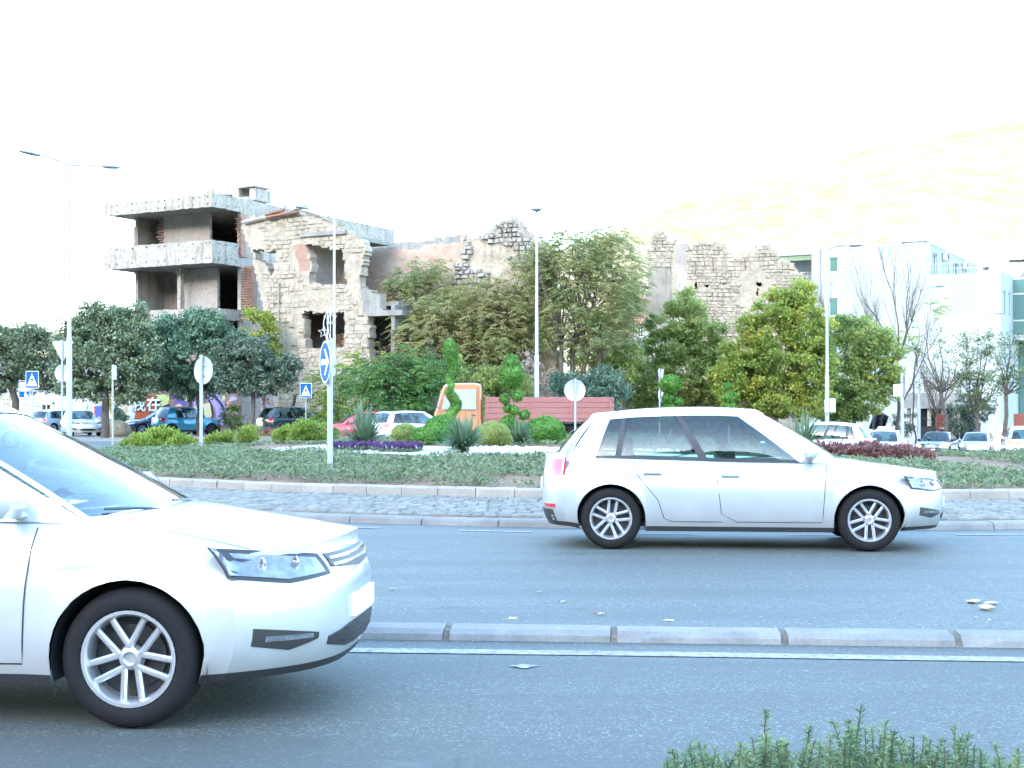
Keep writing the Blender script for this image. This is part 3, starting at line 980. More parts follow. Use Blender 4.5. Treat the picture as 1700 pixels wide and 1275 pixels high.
# beam over the left bay
mb = MB(); cbox(mb, plb.uz(297, 500)[0] - .14, plb.uz(297, 500)[0] + .14, 1.4, 4.0, 10.05, 10.42); mb.build('beam', M['concrete'], cr)
# brick pier: single bricks at its broken edge
def brick_pier(px0, px1, t, z0, z1, seed):
    p_ = Plane(CC + ub * t, ua, -ub)
    s0_, s1_ = sorted((p_.uz(px0, 500)[0], p_.uz(px1, 500)[0]))
    mb_ = MB(); cbox(mb_, s0_, s1_ - .16, t + .02, t + .5, z0, z1)
    o = mb_.build('brick_pier', M['brick_raw'], cr)
    bm_ = MB(); bm_.box((0, 0, 0), (.25, .13, .068), bev=.008); me = bm_.mesh('brick', M['brick_raw'])
    rg = random.Random(seed)
    z = z0 + .04; k = 0
    while z < z1 - .04:
        s = s0_ + .02 + (0 if k % 2 else .12)
        while s < s1_ + (rg.uniform(-.12, .1)):
            b = bpy.data.objects.new('brick', me); col.objects.link(b); b.parent = o
            b.matrix_local = Matrix.Translation(CB(s, t - .03 + rg.uniform(-.02, .012), z)) @ Mg.to_4x4()
            s += .26
        z += .155; k += 1
brick_pier(401, 417, 2.5, 7.1, 10.38, 3)
brick_pier(393, 400, 2.6, 11.0, 13.7, 4)
brick_pier(264, 269, 2.2, 11.75, 13.6, 5)
# rust-red pipe / fallen cables at the lowest balcony
mb = MB()
q0 = pl.uz(262, 528)
mb.tube([CB(plb.uz(238, 530)[0], -.1, 7.7), CB(plb.uz(240, 520)[0], -.2, 8.0), CB(plb.uz(250, 530)[0], -.25, 7.2), CB(plb.uz(262, 536)[0], -.3, 6.9), CB(plb.uz(272, 532)[0], -.2, 7.1), CB(plb.uz(280, 528)[0], -.1, 7.2)], .03, 5)
mb.build('hanging_cable', M['sign_back'], cr)

# ------------------------------------------------------------------ stone house ruin
SP = Plane((gx(460, 81.5), 81.5, 0), ua, -ub)
sr = thing('stone_ruin', 'roofless pale stone house with broken walls and empty window openings', 'ruin', SP.o)
out = poly_in(SP.poly([(418, 420), (400, 372), (418, 360), (470, 358), (486, 352), (520, 357), (566, 378), (603, 401), (606, 410), (596, 470), (604, 478), (632, 488), (634, 519), (612, 524), (612, 600), (640, 640), (640, 760), (452, 760), (456, 600), (454, 540), (438, 520), (432, 490), (426, 470), (420, 445)]))
def gap(*pts):
    return poly_in(SP.poly(pts))
g1 = gap((508, 404), (570, 412), (575, 470), (513, 472), (516, 440))
g2 = gap((504, 520), (572, 521), (572, 577), (506, 577))
g3 = gap((420, 416), (458, 416), (458, 432), (452, 462), (440, 436), (424, 432))
g4 = gap((430, 545), (446, 545), (452, 600), (430, 600))
def s_in(u, z):
    du_ = .16 * (fbm(u * 1.3, z * 1.3, 71) - .5) * 2; dz_ = .16 * (fbm(u * 1.3 + 9, z * 1.3, 72) - .5) * 2
    uu, zz = u + du_, z + dz_
    return out(uu, zz) and not g1(uu, zz) and not g2(uu, zz) and not g3(u, z)
uL, uR = SP.uz(660, 500)[0], SP.uz(395, 500)[0]
plas = gap((470, 445), (508, 445), (508, 470), (596, 470), (590, 476), (470, 476))
bri = gap((488, 405), (508, 403), (516, 450), (500, 452), (492, 430))
cem = gap((596, 476), (640, 486), (640, 524), (606, 524))
def s_m(u, z):
    if bri(u, z): return 1
    if cem(u, z): return 2
    if z > 12.6 + .4 * vn(u, 3, 3): return 3
    return 0
ruin_wall('front_wall', s_in, uL, uR, -.5, 15.2, .145, .65, Vector((0, 0, 0)), ua, -ub, [M['stone_core'], M['brick_raw'], M['concrete_dark'], M['rubble']], s_m, rough=.08, seed=3, parent=sr)
def s_st(u, z):
    return s_in(u, z) and not bri(u, z) and not cem(u, z) and fbm(u * .55, z * .55, 91) > .43
stonework(sr, s_st, uL, uR, 0, 15, SP.o, ua, -ub, hh=(.2, .36), ww=(.26, .62), seed=7, proud=(.04, .08), keep=.85, visible=lambda u, z: z > 5)
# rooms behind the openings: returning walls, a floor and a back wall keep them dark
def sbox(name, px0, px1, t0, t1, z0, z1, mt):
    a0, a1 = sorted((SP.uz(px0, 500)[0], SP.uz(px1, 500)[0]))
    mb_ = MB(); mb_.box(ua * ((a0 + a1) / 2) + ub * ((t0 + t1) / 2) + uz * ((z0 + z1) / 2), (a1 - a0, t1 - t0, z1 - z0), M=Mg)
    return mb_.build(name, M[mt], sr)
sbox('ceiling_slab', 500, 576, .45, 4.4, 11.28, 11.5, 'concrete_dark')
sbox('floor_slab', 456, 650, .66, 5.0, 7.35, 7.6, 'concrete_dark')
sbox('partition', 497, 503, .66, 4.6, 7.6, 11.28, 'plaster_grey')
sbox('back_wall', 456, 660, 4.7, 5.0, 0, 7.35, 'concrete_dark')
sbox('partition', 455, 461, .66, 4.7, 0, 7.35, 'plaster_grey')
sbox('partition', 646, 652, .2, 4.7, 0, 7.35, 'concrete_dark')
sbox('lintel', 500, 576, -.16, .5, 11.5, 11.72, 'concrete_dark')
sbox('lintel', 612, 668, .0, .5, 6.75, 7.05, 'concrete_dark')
# roof timbers lying over the gable
def sline(name, pts, t, r_, mt):
    mb_ = MB(); mb_.tube([ua * SP.uz(*p)[0] + uz * SP.uz(*p)[1] + ub * t for p in pts], r_, 5)
    return mb_.build(name, M[mt], sr)
sline('roof_beam', [(446, 358), (476, 350)], -.25, .11, 'rust')
sline('roof_beam', [(470, 357), (512, 343)], -.2, .13, 'timber')
sline('roof_beam', [(478, 342), (488, 354)], -.35, .1, 'timber')
sline('roof_beam', [(500, 349), (530, 357), (552, 368)], -.2, .06, 'timber')
sline('roof_beam', [(448, 362), (500, 353)], -.3, .09, 'rust')
sline('cornice_stone', [(406, 370), (440, 362), (470, 360)], -.12, .13, 'rubble')
sline('drain_pipe', [(465, 470), (465, 700)], -.16, .06, 'stone_core')

# ------------------------------------------------------------------ salmon wall and rubble gable behind the trees
PW = Plane(SP.o + ub * 4.9, ua, -ub)
pw = thing('plaster_wall', 'long roofless wall of flaking salmon plaster behind the brown trees', 'ruined wall', PW.o)
oin = poly_in(PW.poly([(566, 414), (604, 408), (700, 399), (752, 393), (766, 390), (770, 398), (772, 420), (750, 470), (750, 720), (560, 720)]))
nic = poly_in(PW.poly([(519, 420), (540, 440), (560, 440), (566, 470), (519, 470)]))
def p_in(u, z):
    return oin(u + .06 * (vn(z * 3, u * 3, 5) - .5), z + .07 * (vn(u * 3, 1, 6) - .5))
capz = poly_in(PW.poly([(560, 414), (604, 407), (700, 398), (766, 388), (766, 400), (700, 409), (604, 418), (560, 424)]))
a0, a1 = PW.uz(775, 500)[0], PW.uz(556, 500)[0]
ruin_wall('wall', p_in, a0, a1, -.5, 14, .2, .4, Vector((0, 0, 0)), ua, -ub, [M['salmon'], M['concrete_dark']], lambda u, z: 1 if capz(u, z) else 0, rough=.04, seed=13, parent=pw)
# low broken plaster wall inside the opening of the stone house
PI = Plane(SP.o + ub * 3.2, ua, -ub)
iin = poly_in(PI.poly([(505, 420), (575, 418), (590, 440), (600, 480), (600, 720), (505, 720)]))
hol = poly_in(PI.poly([(524, 452), (528, 445), (531, 455), (536, 458), (528, 468), (523, 462)]))
def i_in(u, z):
    return iin(u, z) and not hol(u, z)
ruin_wall('inner_wall', i_in, PI.uz(606, 500)[0], PI.uz(500, 500)[0], 0, 12.2, .2, .3, PI.o - PW.o, ua, -ub, [M['salmon'], M['plaster_grey']], lambda u, z: 1 if fbm(u * .8, z * .8, 55) > .52 and z > 9.4 else 0, rough=.03, seed=14, parent=pw)
PG = Plane(SP.o + ub * 4.0 , ua, -ub)
gr = thing('rubble_gable', 'peaked rubble stone gable rising above the trees beside the salmon wall', 'ruined wall', PG.o)
gin = poly_in(PG.poly([(744, 720), (750, 450), (764, 420), (768, 400), (790, 396), (806, 390), (818, 378), (836, 362), (852, 359), (864, 372), (874, 386), (896, 398), (912, 410), (918, 440), (925, 720)]))
def g_in(u, z):
    return gin(u + .3 * (fbm(u * 1.1, z * 1.1, 81) - .5), z + .35 * (fbm(u * 1.2, z * 1.2 + 7, 82) - .5))
a0, a1 = PG.uz(930, 500)[0], PG.uz(738, 500)[0]
ruin_wall('wall', g_in, a0, a1, -.5, 15, .15, .6, Vector((0, 0, 0)), ua, -ub, [M['stone_core'], M['rubble']], lambda u, z: 1 if z > 10.6 + fbm(u * .9, 2, 1) else 0, rough=.16, seed=23, parent=gr)
stonework(gr, lambda u, z: g_in(u, z) and z > 8.2 and fbm(u * .6, z * .6, 92) > .40, a0, a1, 8, 15, PG.o, ua, -ub, hh=(.16, .32), ww=(.22, .55), mat=M['rubble'], seed=17, proud=(.10, .24), limit=260)

# ------------------------------------------------------------------ right-hand ruin
ur = Vector((-.994, .11, 0)); nr_ = Vector((-.11, -.994, 0))
PR = Plane((gx(1200, 92), 92, 0), ur, nr_)
rr_ = thing('stone_wall_ruin', 'tall jagged stone wall ruin standing alone behind the green trees', 'ruin', PR.o)
rin = poly_in(PR.poly([(1072, 760), (1074, 470), (1077, 408), (1082, 388), (1092, 380), (1104, 384), (1110, 400), (1122, 398), (1128, 404), (1176, 403), (1186, 402), (1206, 408), (1208, 417), (1228, 424), (1236, 422), (1246, 420), (1258, 408), (1270, 404), (1282, 406), (1292, 422), (1312, 434), (1322, 450), (1338, 456), (1346, 476), (1348, 760)]))
hs = [poly_in(PR.poly([(a, b), (a + w, b), (a + w, b + h), (a, b + h)])) for a, b, w, h in ((1154, 467, 5, 12), (1169, 471, 6, 6), (1198, 464, 7, 8), (1257, 466, 8, 10), (1258, 478, 4, 14), (1204, 568, 16, 14), (1184, 497, 6, 4))]
def r_in(u, z):
    uu, zz = u + .28 * (fbm(u * 1.1, z * 1.1, 101) - .5), z + .45 * (fbm(u * 1.3, z * 1.3 + 7, 102) - .5)
    return rin(uu, zz) and not any(h(u, z) for h in hs)
a0, a1 = PR.uz(1352, 500)[0], PR.uz(1066, 500)[0]
cemr = poly_in(PR.poly([(1070, 445), (1118, 444), (1118, 760), (1070, 760)]))
cold = poly_in(PR.poly([(1123, 404), (1137, 404), (1137, 500), (1123, 500)]))
ruin_wall('wall', r_in, a0, a1, -2.5, 15.5, .15, .7, Vector((0, 0, 0)), ur, nr_, [M['stone_core'], M['plaster_brown'], M['plaster_grey'], M['shade_black']], lambda u, z: 1 if cemr(u, z) else (2 if cold(u, z) else 0), rough=.07, seed=33, parent=rr_)
stonework(rr_, lambda u, z: r_in(u, z) and z > 4.5 and not cemr(u, z) and not cold(u, z) and fbm(u * .5, z * .5, 93) > .30, a0, a1, 4.5, 15, PR.o, ur, nr_, hh=(.14, .32), ww=(.2, .56), seed=27, proud=(.05, .11), limit=300, visible=lambda u, z: z > 7.0)
# black sheet added behind the wall, painting the shade in its sockets
mb = MB(); mb.box(Vector((PR.uz(1205, 500)[0] * ur.x, PR.uz(1205, 500)[0] * ur.y, 6.3)) - nr_ * 1.0, (7.5, .1, 8.5), M=Matrix((ur, -nr_, uz)).transposed()); mb.build('dark_backing', M['shade_black'], rr_)
for (p0, p1) in (((1183, 427), (1184, 452)), ((1236, 430), (1237, 448)), ((1183, 560), (1184, 590))):
    a_, b_ = PR.uz(*p0), PR.uz(*p1)
    mb = MB(); mb.tube([ur * a_[0] + uz * a_[1] + nr_ * .2, ur * b_[0] + uz * b_[1] + nr_ * .2], .035, 5); mb.build('iron_tie', M['rust'], rr_)

# ------------------------------------------------------------------ other buildings
def open_wall(mb_, org, du, dn, u0, u1, z0, z1, ops, depth=.22, mi=0):
    """flat wall with true rectangular openings and reveals"""
    us = sorted({u0, u1} | {o[0] for o in ops} | {o[1] for o in ops})
    zs = sorted({z0, z1} | {o[2] for o in ops} | {o[3] for o in ops})
    P = lambda u, z, d=0.0: org + du * u + uz * z - dn * d
    for i in range(len(us) - 1):
        for j in range(len(zs) - 1):
            uc, zc = (us[i] + us[i + 1]) / 2, (zs[j] + zs[j + 1]) / 2
            if any(o[0] < uc < o[1] and o[2] < zc < o[3] for o in ops): continue
            mb_.add([P(us[i], zs[j]), P(us[i + 1], zs[j]), P(us[i + 1], zs[j + 1]), P(us[i], zs[j + 1])], [(0, 1, 2, 3)], mi)
    for (a, b, c, d) in ops:
        for (p, q) in (((a, c), (b, c)), ((b, c), (b, d)), ((b, d), (a, d)), ((a, d), (a, c))):
            mb_.add([P(*p), P(*q), P(*q, depth), P(*p, depth)], [(0, 1, 2, 3)], mi)
def window_part(parent, org, du, dn, a, b, c, d, depth=.16, frame='sign_white', glass='win_glass', mull=1):
    f = MB()
    Mx = Matrix((du, -dn, uz)).transposed()
    w = .07
    P = lambda u, z: org + du * u + uz * z - dn * depth
    f.box(P((a + b) / 2, c + w / 2), (b - a, .06, w), M=Mx); f.box(P((a + b) / 2, d - w / 2), (b - a, .06, w), M=Mx)
    f.box(P(a + w / 2, (c + d) / 2), (w, .06, d - c - 2 * w), M=Mx); f.box(P(b - w / 2, (c + d) / 2), (w, .06, d - c - 2 * w), M=Mx)
    for k in range(mull):
        u = a + (b - a) * (k + 1) / (mull + 1)
        f.box(P(u, (c + d) / 2), (w * .8, .055, d - c - 2 * w), M=Mx)
    o = f.build('window', M[frame], parent)
    g = MB(); g.box(P((a + b) / 2, (c + d) / 2) - dn * .02, (b - a - .02, .012, d - c - .02), M=Mx); g.build('pane', M[glass], o)
    return o
# white block on the right
PB = Plane((gx(1545, 122), 122, 0), ua, -ub)
wb = thing('white_block', 'large white rendered block with roof terrace and green glazed bay on the right', 'building', PB.o)
Z = Vector((0, 0, 0))
U = lambda px, py: PB.uz(px, py)
uL_, uC, uM, uRr = U(1362, 408)[0], 0.0, U(1352, 420)[0], U(1662, 452)[0]
zt, zl = gz(405, 122), gz(452, 119.6)
wins = []
for (x0, y0, x1, y1) in ((1376, 427, 1391, 452), (1376, 495, 1391, 525), (1376, 565, 1391, 592), (1376, 635, 1391, 660)):
    a, d = U(x1, y0); b, c = U(x0, y1); wins.append((a, b, c, d))
mb = MB()
open_wall(mb, Z, ua, -ub, uC, uL_, -4, zt, wins)
mb.build('front_wall', M['white_render'], wb)
for w in wins: window_part(wb, Z, ua, -ub, *w, glass='green_glass', mull=0)
mb = MB(); open_wall(mb, Z, ua, -ub, uRr, uC - .0, -4, zl, []); mb.build('front_wall', M['white_render'], wb)
# flank of the upper block above the terrace: doors and windows
def side_t(px):   # distance back along ub from the corner column (u=0)
    k = (px - CX) / F
    return (k * PB.o.y - PB.o.x) / (ub.x - k * ub.y)
def side_pt(u, px):
    o = PB.o + ua * u
    k = (px - CX) / F
    return (k * o.y - o.x) / (ub.x - k * ub.y)
sops = []
for x0, x1, lo, hi in ((1548, 1556, zl + .1, zl + 2.1), (1572, 1576, zl + .1, zl + 2.2), (1582, 1592, zl + .1, zl + 2.1), (1600, 1608, zl + .1, zl + 2.1)):
    sops.append((side_pt(0, x0), side_pt(0, x1), lo, hi))
tmax = side_pt(0, 1622)
mb = MB(); open_wall(mb, Z, ub, -ua, 0, tmax, zl - .1, zt, sops); mb.build('flank_wall', M['white_render'], wb)
for w in sops: window_part(wb, Z, ub, -ua, *w, mull=1)
mb = MB(); mb.box(ua * (uL_ / 2) + ub * (tmax / 2) + uz * (zt - .06), (uL_ - .02, tmax - .02, .1), M=Mg); mb.box(ua * (uRr / 2) + ub * 14.0 + uz * (zl - .06), (abs(uRr) - .03, 27.9, .1), M=Mg); mb.build('roof', M['white_render'], wb)
mb = MB(); mb.box(ua * (uL_ / 2) + ub * (tmax / 2) + uz * (zt + .06), (uL_ + .1, tmax + .1, .1), M=Mg); mb.build('coping', M['sign_back'], wb)
for px in (1566, 1598):
    t = side_pt(0, px); mb = MB(); mb.box(ua * -.25 + ub * t + uz * (zl + 2.1), (.4, .9, .75), M=Mg, bev=.03); a_ = mb.build('air_conditioner', M['sign_back'], wb)
    g = MB(); g.lathe([(0, .0), (.26, 0), (.28, .02), (.28, .03)], 16, Matrix.Translation(ua * -.455 + ub * t + uz * (zl + 2.1)) @ ua.to_track_quat('Z', 'Y').to_matrix().to_4x4() @ Matrix.Rotation(math.pi, 4, 'X')); g.build('fan_grille', M['black_plastic'], a_)
# terrace railing
mb = MB()
for k in range(22):
    p = ua * (uRr * k / 21) + ub * .15
    mb.tube([p + uz * zl, p + uz * (zl + 1.0)], .02, 4)
for z in (zl + .5, zl + 1.0): mb.tube([ub * .15 + uz * z, ua * uRr + ub * .15 + uz * z], .025, 4)
mb.build('railing', M['galv'], wb)
# right flank with slot windows, then the glazed bay
fo = ua * uRr
sops = []
for x0, x1 in ((1666, 1669), (1674, 1677)):
    a, b = side_pt(uRr, x0), side_pt(uRr, x1)
    sops += [(a, b, gz(522, 121), gz(483, 121)), (a, b, gz(590, 121), gz(560, 121)), (a, b, gz(650, 121), gz(615, 121))]
tb = side_pt(uRr, 1682)
mb = MB(); open_wall(mb, fo, ub, -ua, 0, 30, -4, zl, sops); mb.build('flank_wall', M['white_render'], wb)
for w in sops: window_part(wb, fo, ub, -ua, *w, mull=0)
mb = MB()
bz0, bz1 = gz(556, 123), gz(460, 123)
mb.box(fo - ua * .65 + ub * (tb + 3) + uz * ((bz0 + bz1) / 2), (1.3, 6, bz1 - bz0), M=Mg); bay = mb.build('glazed_bay', M['green_glass'], wb)
mb = MB()
for z in (bz0, (bz0 + bz1) / 2 - 1.2, (bz0 + bz1) / 2 + 1.2, bz1): mb.box(fo - ua * .66 + ub * (tb + 3) + uz * z, (1.36, 6.08, .14), M=Mg)
for t in (0, 2, 4, 6): mb.box(fo - ua * 1.3 + ub * (tb + t) + uz * ((bz0 + bz1) / 2), (.1, .1, bz1 - bz0 - .3), M=Mg)
mb.box(fo - ua * .65 + ub * (tb + 3) + uz * (bz0 - .25), (1.2, 5.9, .3), M=Mg)
mb.build('bay_frame', M['sign_back'], bay)
mb = MB(); mb.box(fo - ua * .4 + ub * (tb + 5) + uz * ((bz0 - 4) / 2), (.7, 4, bz0 + 3.2), M=Mg); mb.build('glazed_base', M['green_glass'], wb)
# left bay with open balconies under a green awning
mb = MB()
for (y0, y1) in ((470, 476), (545, 551), (620, 626)):
    a, z1 = U(1352, y0); b, z0 = U(1288, y1); mb.box(ua * ((a + b) / 2) + ub * 1.5 + uz * ((z0 + z1) / 2), (b - a, 3, z1 - z0), M=Mg)
a, _ = U(1352, 420); b, _ = U(1288, 420)
mb.box(ua * ((a + b) / 2) + ub * 3.1 + uz * 6, (b - a, .2, 20.5), M=Mg)
mb.box(ua * ((uL_ + a) / 2 + .1) + ub * .3 + uz * 6, (abs(a - uL_) + .2, 1.0, 20.6), M=Mg)
mb.box(ua * ((a + b) / 2) + ub * 1.5 + uz * gz(414, 124), (b - a + .4, 3.2, .22), M=Mg)
mb.build('balcony_bay', M['white_render'], wb)
mb = MB(); mb.box(ua * ((a + b) / 2) + ub * .1 + uz * gz(421, 124), (b - a - .2, .12, .42), M=Mg); mb.build('awning', plain('awning_green', (.16, .22, .13), .8, var=.15), wb)
mb = MB()
for y in (446, 452): mb.tube([ua * a + ub * .05 + uz * gz(y, 124), ua * b + ub * .05 + uz * gz(y, 124)], .03, 4)
mb.build('balcony_rail', M['galv'], wb)
# roof gear
mb = MB(); mb.box(ua * U(1470, 398)[0] + ub * 4 + uz * (zt + .55), (.9, .7, 1.0), M=Mg, bev=.03); mb.build('roof_unit', M['sign_back'], wb)
mb = MB(); mb.box(ua * U(1490, 398)[0] + ub * 6 + uz * (zt + .45), (2.6, 2.4, .8), M=Mg); mb.box(ua * U(1490, 398)[0] + ub * 6 + uz * (zt + .9), (2.9, 2.7, .12), M=Mg); mb.build('roof_hatch', M['white_render'], wb)
# further white house seen over the terrace
PN = Plane((gx(1690, 160), 160, 0), ua, -ub)
nb = thing('pale_house', 'pale flat-roofed house behind the terrace of the white block', 'building', PN.o)
mb = MB(); a = PN.uz(1600, 430)[0]
open_wall(mb, Z, ua, -ub, -6, a, -5, gz(433, 160), [(PN.uz(1642, 440)[0], PN.uz(1632, 440)[0], gz(446, 160), gz(440, 160))], depth=.3)
mb.box(ua * (a / 2 - 3) + ub * 5.2 + uz * (gz(433, 160) - .1), (a + 6, 9.8, .14), M=Mg)
mb.build('wall', M['white_render'], nb)
mb = MB(); mb.box(ua * -2 + ub * 2 + uz * (gz(434, 160) + .3), (6, 5, .35), M=Mg); mb.build('roof', M['concrete'], nb)
mb = MB(); mb.lathe([(0, 0), (.5, .06), (.9, .22)], 20, Matrix.Translation(ua * PN.uz(1686, 450)[0] + ub * -.7 + uz * gz(450, 160)) @ Matrix.Rotation(R(70), 4, 'X')); mb.tube([ua * PN.uz(1686, 450)[0] + uz * gz(450, 160), ua * PN.uz(1686, 450)[0] - ub * .7 + uz * gz(450, 160)], .05, 5); mb.build('satellite_dish', M['sign_white'], nb)
# low wall and eave of a red-roofed house between the trees
PH = Plane((gx(1080, 112), 112, 0), ua, -ub)
hs_ = thing('tiled_house', 'small white house with red tiled roofs glimpsed left of the jagged wall', 'house', PH.o)
a0, a1 = PH.uz(1100, 560)[0], PH.uz(1000, 560)[0]
ops = []
for x0, x1 in ((1043, 1053), (1057, 1067), (1020, 1030)):
    b_, d_ = PH.uz(x0, 541); a_, c_ = PH.uz(x1, 560); ops.append((a_, b_, c_, d_))
mb = MB(); open_wall(mb, Z, ua, -ub, a0, a1, 0, gz(537, 112), ops); mb.build('wall', M['white_render'], hs_)
for w in ops: window_part(hs_, Z, ua, -ub, *w, mull=1)
def tiled_roof(parent, org, du, dback, L, depth, rise, name='roof'):
    rows, cols = 12, int(L / .32)
    o = MB()
    Pn = lambda i, j, h=0: org + du * (L * i / cols) + dback * (depth * j / rows) + uz * (rise * j / rows + h)
    o.add([Pn(0, 0), Pn(cols, 0), Pn(cols, rows), Pn(0, rows)], [(0, 1, 2, 3)])
    ro = o.build(name, M['roof_tile'], parent)
    tm = MB()
    n_ = 6
    dz = rise / rows; dd = depth / rows
    prof_ = [(math.cos(math.pi * k / n_) * .15, math.sin(math.pi * k / n_) * .07) for k in range(n_ + 1)]
    tm.add([(x, 0, z + .03) for x, z in prof_] + [(x * .9, dd * 1.1, z + dz * 1.1) for x, z in prof_], [(k, k + 1, n_ + 2 + k, n_ + 1 + k) for k in range(n_)])
    me = tm.mesh('tile', M['roof_tile'])
    B = Matrix((du, dback, uz)).transposed().to_4x4()
    cnt = 0
    for j in range(rows):
        for i in range(cols):
            if cnt >= 300: break
            t_ = bpy.data.objects.new('tile', me); col.objects.link(t_); t_.parent = ro
            t_.matrix_local = Matrix.Translation(Pn(i + .5, j)) @ B
            cnt += 1
    return ro
tiled_roof(hs_, ua * a0 - ub * .5 + uz * gz(538, 112), ua, ub, a1 - a0, 5.0, 2.6)
pr_o = ua * PH.uz(1066, 575)[0] - ub * 4.0 + uz * gz(577, 108)
tiled_roof(hs_, pr_o, ua, ub, 2.6, 2.6, 1.3, 'porch_roof')
mb = MB(); mb.box(pr_o + ua * 1.3 - uz * .12 + ub * .02, (2.7, .06, .2), M=Mg); mb.box(pr_o + ua * 2.4 + ub * .3 - uz * 2.7, (.15, .15, 5.2), M=Mg); mb.box(pr_o + ua * .2 + ub * .3 - uz * 2.7, (.15, .15, 5.2), M=Mg); mb.build('porch_post', M['timber'], hs_)
# retaining wall of rough stone under the trees
PT = Plane((gx(1100, 84), 84, 0), Vector((-.98, .199, 0)), Vector((-.199, -.98, 0)))
rt = thing('retaining_wall', 'low rough stone retaining wall under the trees left of the white signs', 'wall', PT.o)
a0, a1 = PT.uz(1290, 650)[0], PT.uz(880, 650)[0]
t_in = lambda u, z: z < 2.5 + .7 * fbm(u * .35, 1, 44) and z > -2.2
ruin_wall('wall', t_in, a0, a1, -2.2, 4, .25, .6, Z, PT.du, PT.dn, [M['stone_core']], rough=.12, seed=51, parent=rt)
stonework(rt, lambda u, z: t_in(u, z) and z < 3.2, a0, a1, -.5, 3.4, PT.o, PT.du, PT.dn, hh=(.28, .5), ww=(.35, .9), seed=52, proud=(.1, .2), limit=140)
# derelict concrete canopy at the far right, with its hoarding and sign boards
PD = Plane((gx(1580, 104), 104, 0), ua, -ub)
dc = thing('derelict_pavilion', 'derelict grey concrete pavilion with heavy roof edge behind the right-hand street trees', 'ruin', PD.o)
def dbox(name, x0, y0, x1, y1, t0, t1, mt):
    a_, z1_ = PD.uz(x1, y0); b_, z0_ = PD.uz(x0, y1)
    mb_ = MB(); mb_.box(ua * ((a_ + b_) / 2) + ub * ((t0 + t1) / 2) + uz * ((z0_ + z1_) / 2), (abs(b_ - a_), t1 - t0, abs(z1_ - z0_)), M=Mg)
    return mb_.build(name, M[mt], dc)
dbox('roof_edge', 1500, 652, 1592, 678, 0, 6, 'concrete_dark')
dbox('parapet', 1532, 632, 1566, 651, .3, 1.0, 'concrete_dark')
dbox('parapet', 1570, 626, 1588, 651, .5, 1.2, 'concrete')
for x in (1504, 1538, 1562, 1586): dbox('column', x, 678, x + 5, 720, .3, .7, 'concrete')
dbox('rear_wall', 1496, 678, 1594, 722, 5.5, 5.8, 'shade_black')  # wall coloured near-black, so the shade under the roof is painted in
dbox('infill', 1546, 686, 1556, 722, 1.5, 1.8, 'plaster_brown')
fn = thing('hoarding', 'dark sheet hoarding in front of the derelict pavilion', 'fence', (0, 0, 0))
for k in range(9):
    p = Vector((gx(1530 + 9.5 * k, 97), 97 - .25 * k, 0))
    p.z = zg(p.x, p.y)
    mb = MB(); mb.box((p.x, p.y, p.z + .95), (.42, .04, 1.9 + .1 * (k % 3)), rz=-.4); mb.build('sheet_panel', M['tarp_dark'], fn)
tp = MB(); P = []
for i in range(9):
    row_ = []
    for j in range(7):
        px = 1442 + 26 * i / 8 + 8 * (j / 6); py = 712 - (712 - 682) * (j / 6) * (1 - .25 * abs(i - 3) / 4)
        v = at(px, py, 88 + .35 * math.sin(i * 1.9 + j * .4)); row_.append(v)
    P.append(row_)
tp.grid(P)
tag(tp.build('tarpaulin', M['tarp_dark'], smooth=50), 'black tarpaulin sagging under the yellow-green tree by the parked taxi', 'tarpaulin')
def board(name, x0, y0, x1, y1, D, mt, label, marks, cat='sign board'):
    p = at((x0 + x1) / 2, y1, D)
    w, h = (x1 - x0) / F * D, (y1 - y0) / F * D
    o = thing(name, label, cat, (p.x, p.y, zg(p.x, p.y)))
    zb = p.z - zg(p.x, p.y)
    mb_ = MB(); mb_.box((0, 0, zb + h / 2), (w, .06, h), bev=.01); b_ = mb_.build('board', mt, o)
    mb_ = MB()
    for sx in (-.4, .4): mb_.tube([(sx * w, .06, -.1), (sx * w, .06, zb + h * .8)], .035, 6)
    mb_.build('post', M['galv'], o)
    for (s, sz, u, v, m_) in marks:
        inst('lettering', text_mesh(s, sz * h, m_), b_, (u * w, -.034, zb + h * v), (R(90), 0, 0))
    return o
M['board_red'] = plain('board_red', (.20, .045, .03), .6, var=.2)
M['letter_yellow'] = plain('letter_yellow', (.75, .6, .1), .5)
board('sign_board', 1554, 688, 1575, 714, 96, M['board_red'], 'dark red hoarding board with white lettering behind the street tree', [('CAFE', .2, 0.06, .12, M['sign_white'])])
board('sign_board', 1582, 686, 1589, 714, 96.5, M['board_red'], 'narrow dark red board right of the white-lettered hoarding board', [('o', .3, 0, .75, M['sign_white']), ('o', .3, 0, .5, M['sign_white']), ('o', .3, 0, .25, M['sign_white'])])
board('sign_board', 1683, 687, 1712, 712, 100, M['board_red'], 'plain dark red board at the right edge above the white SUV', [])
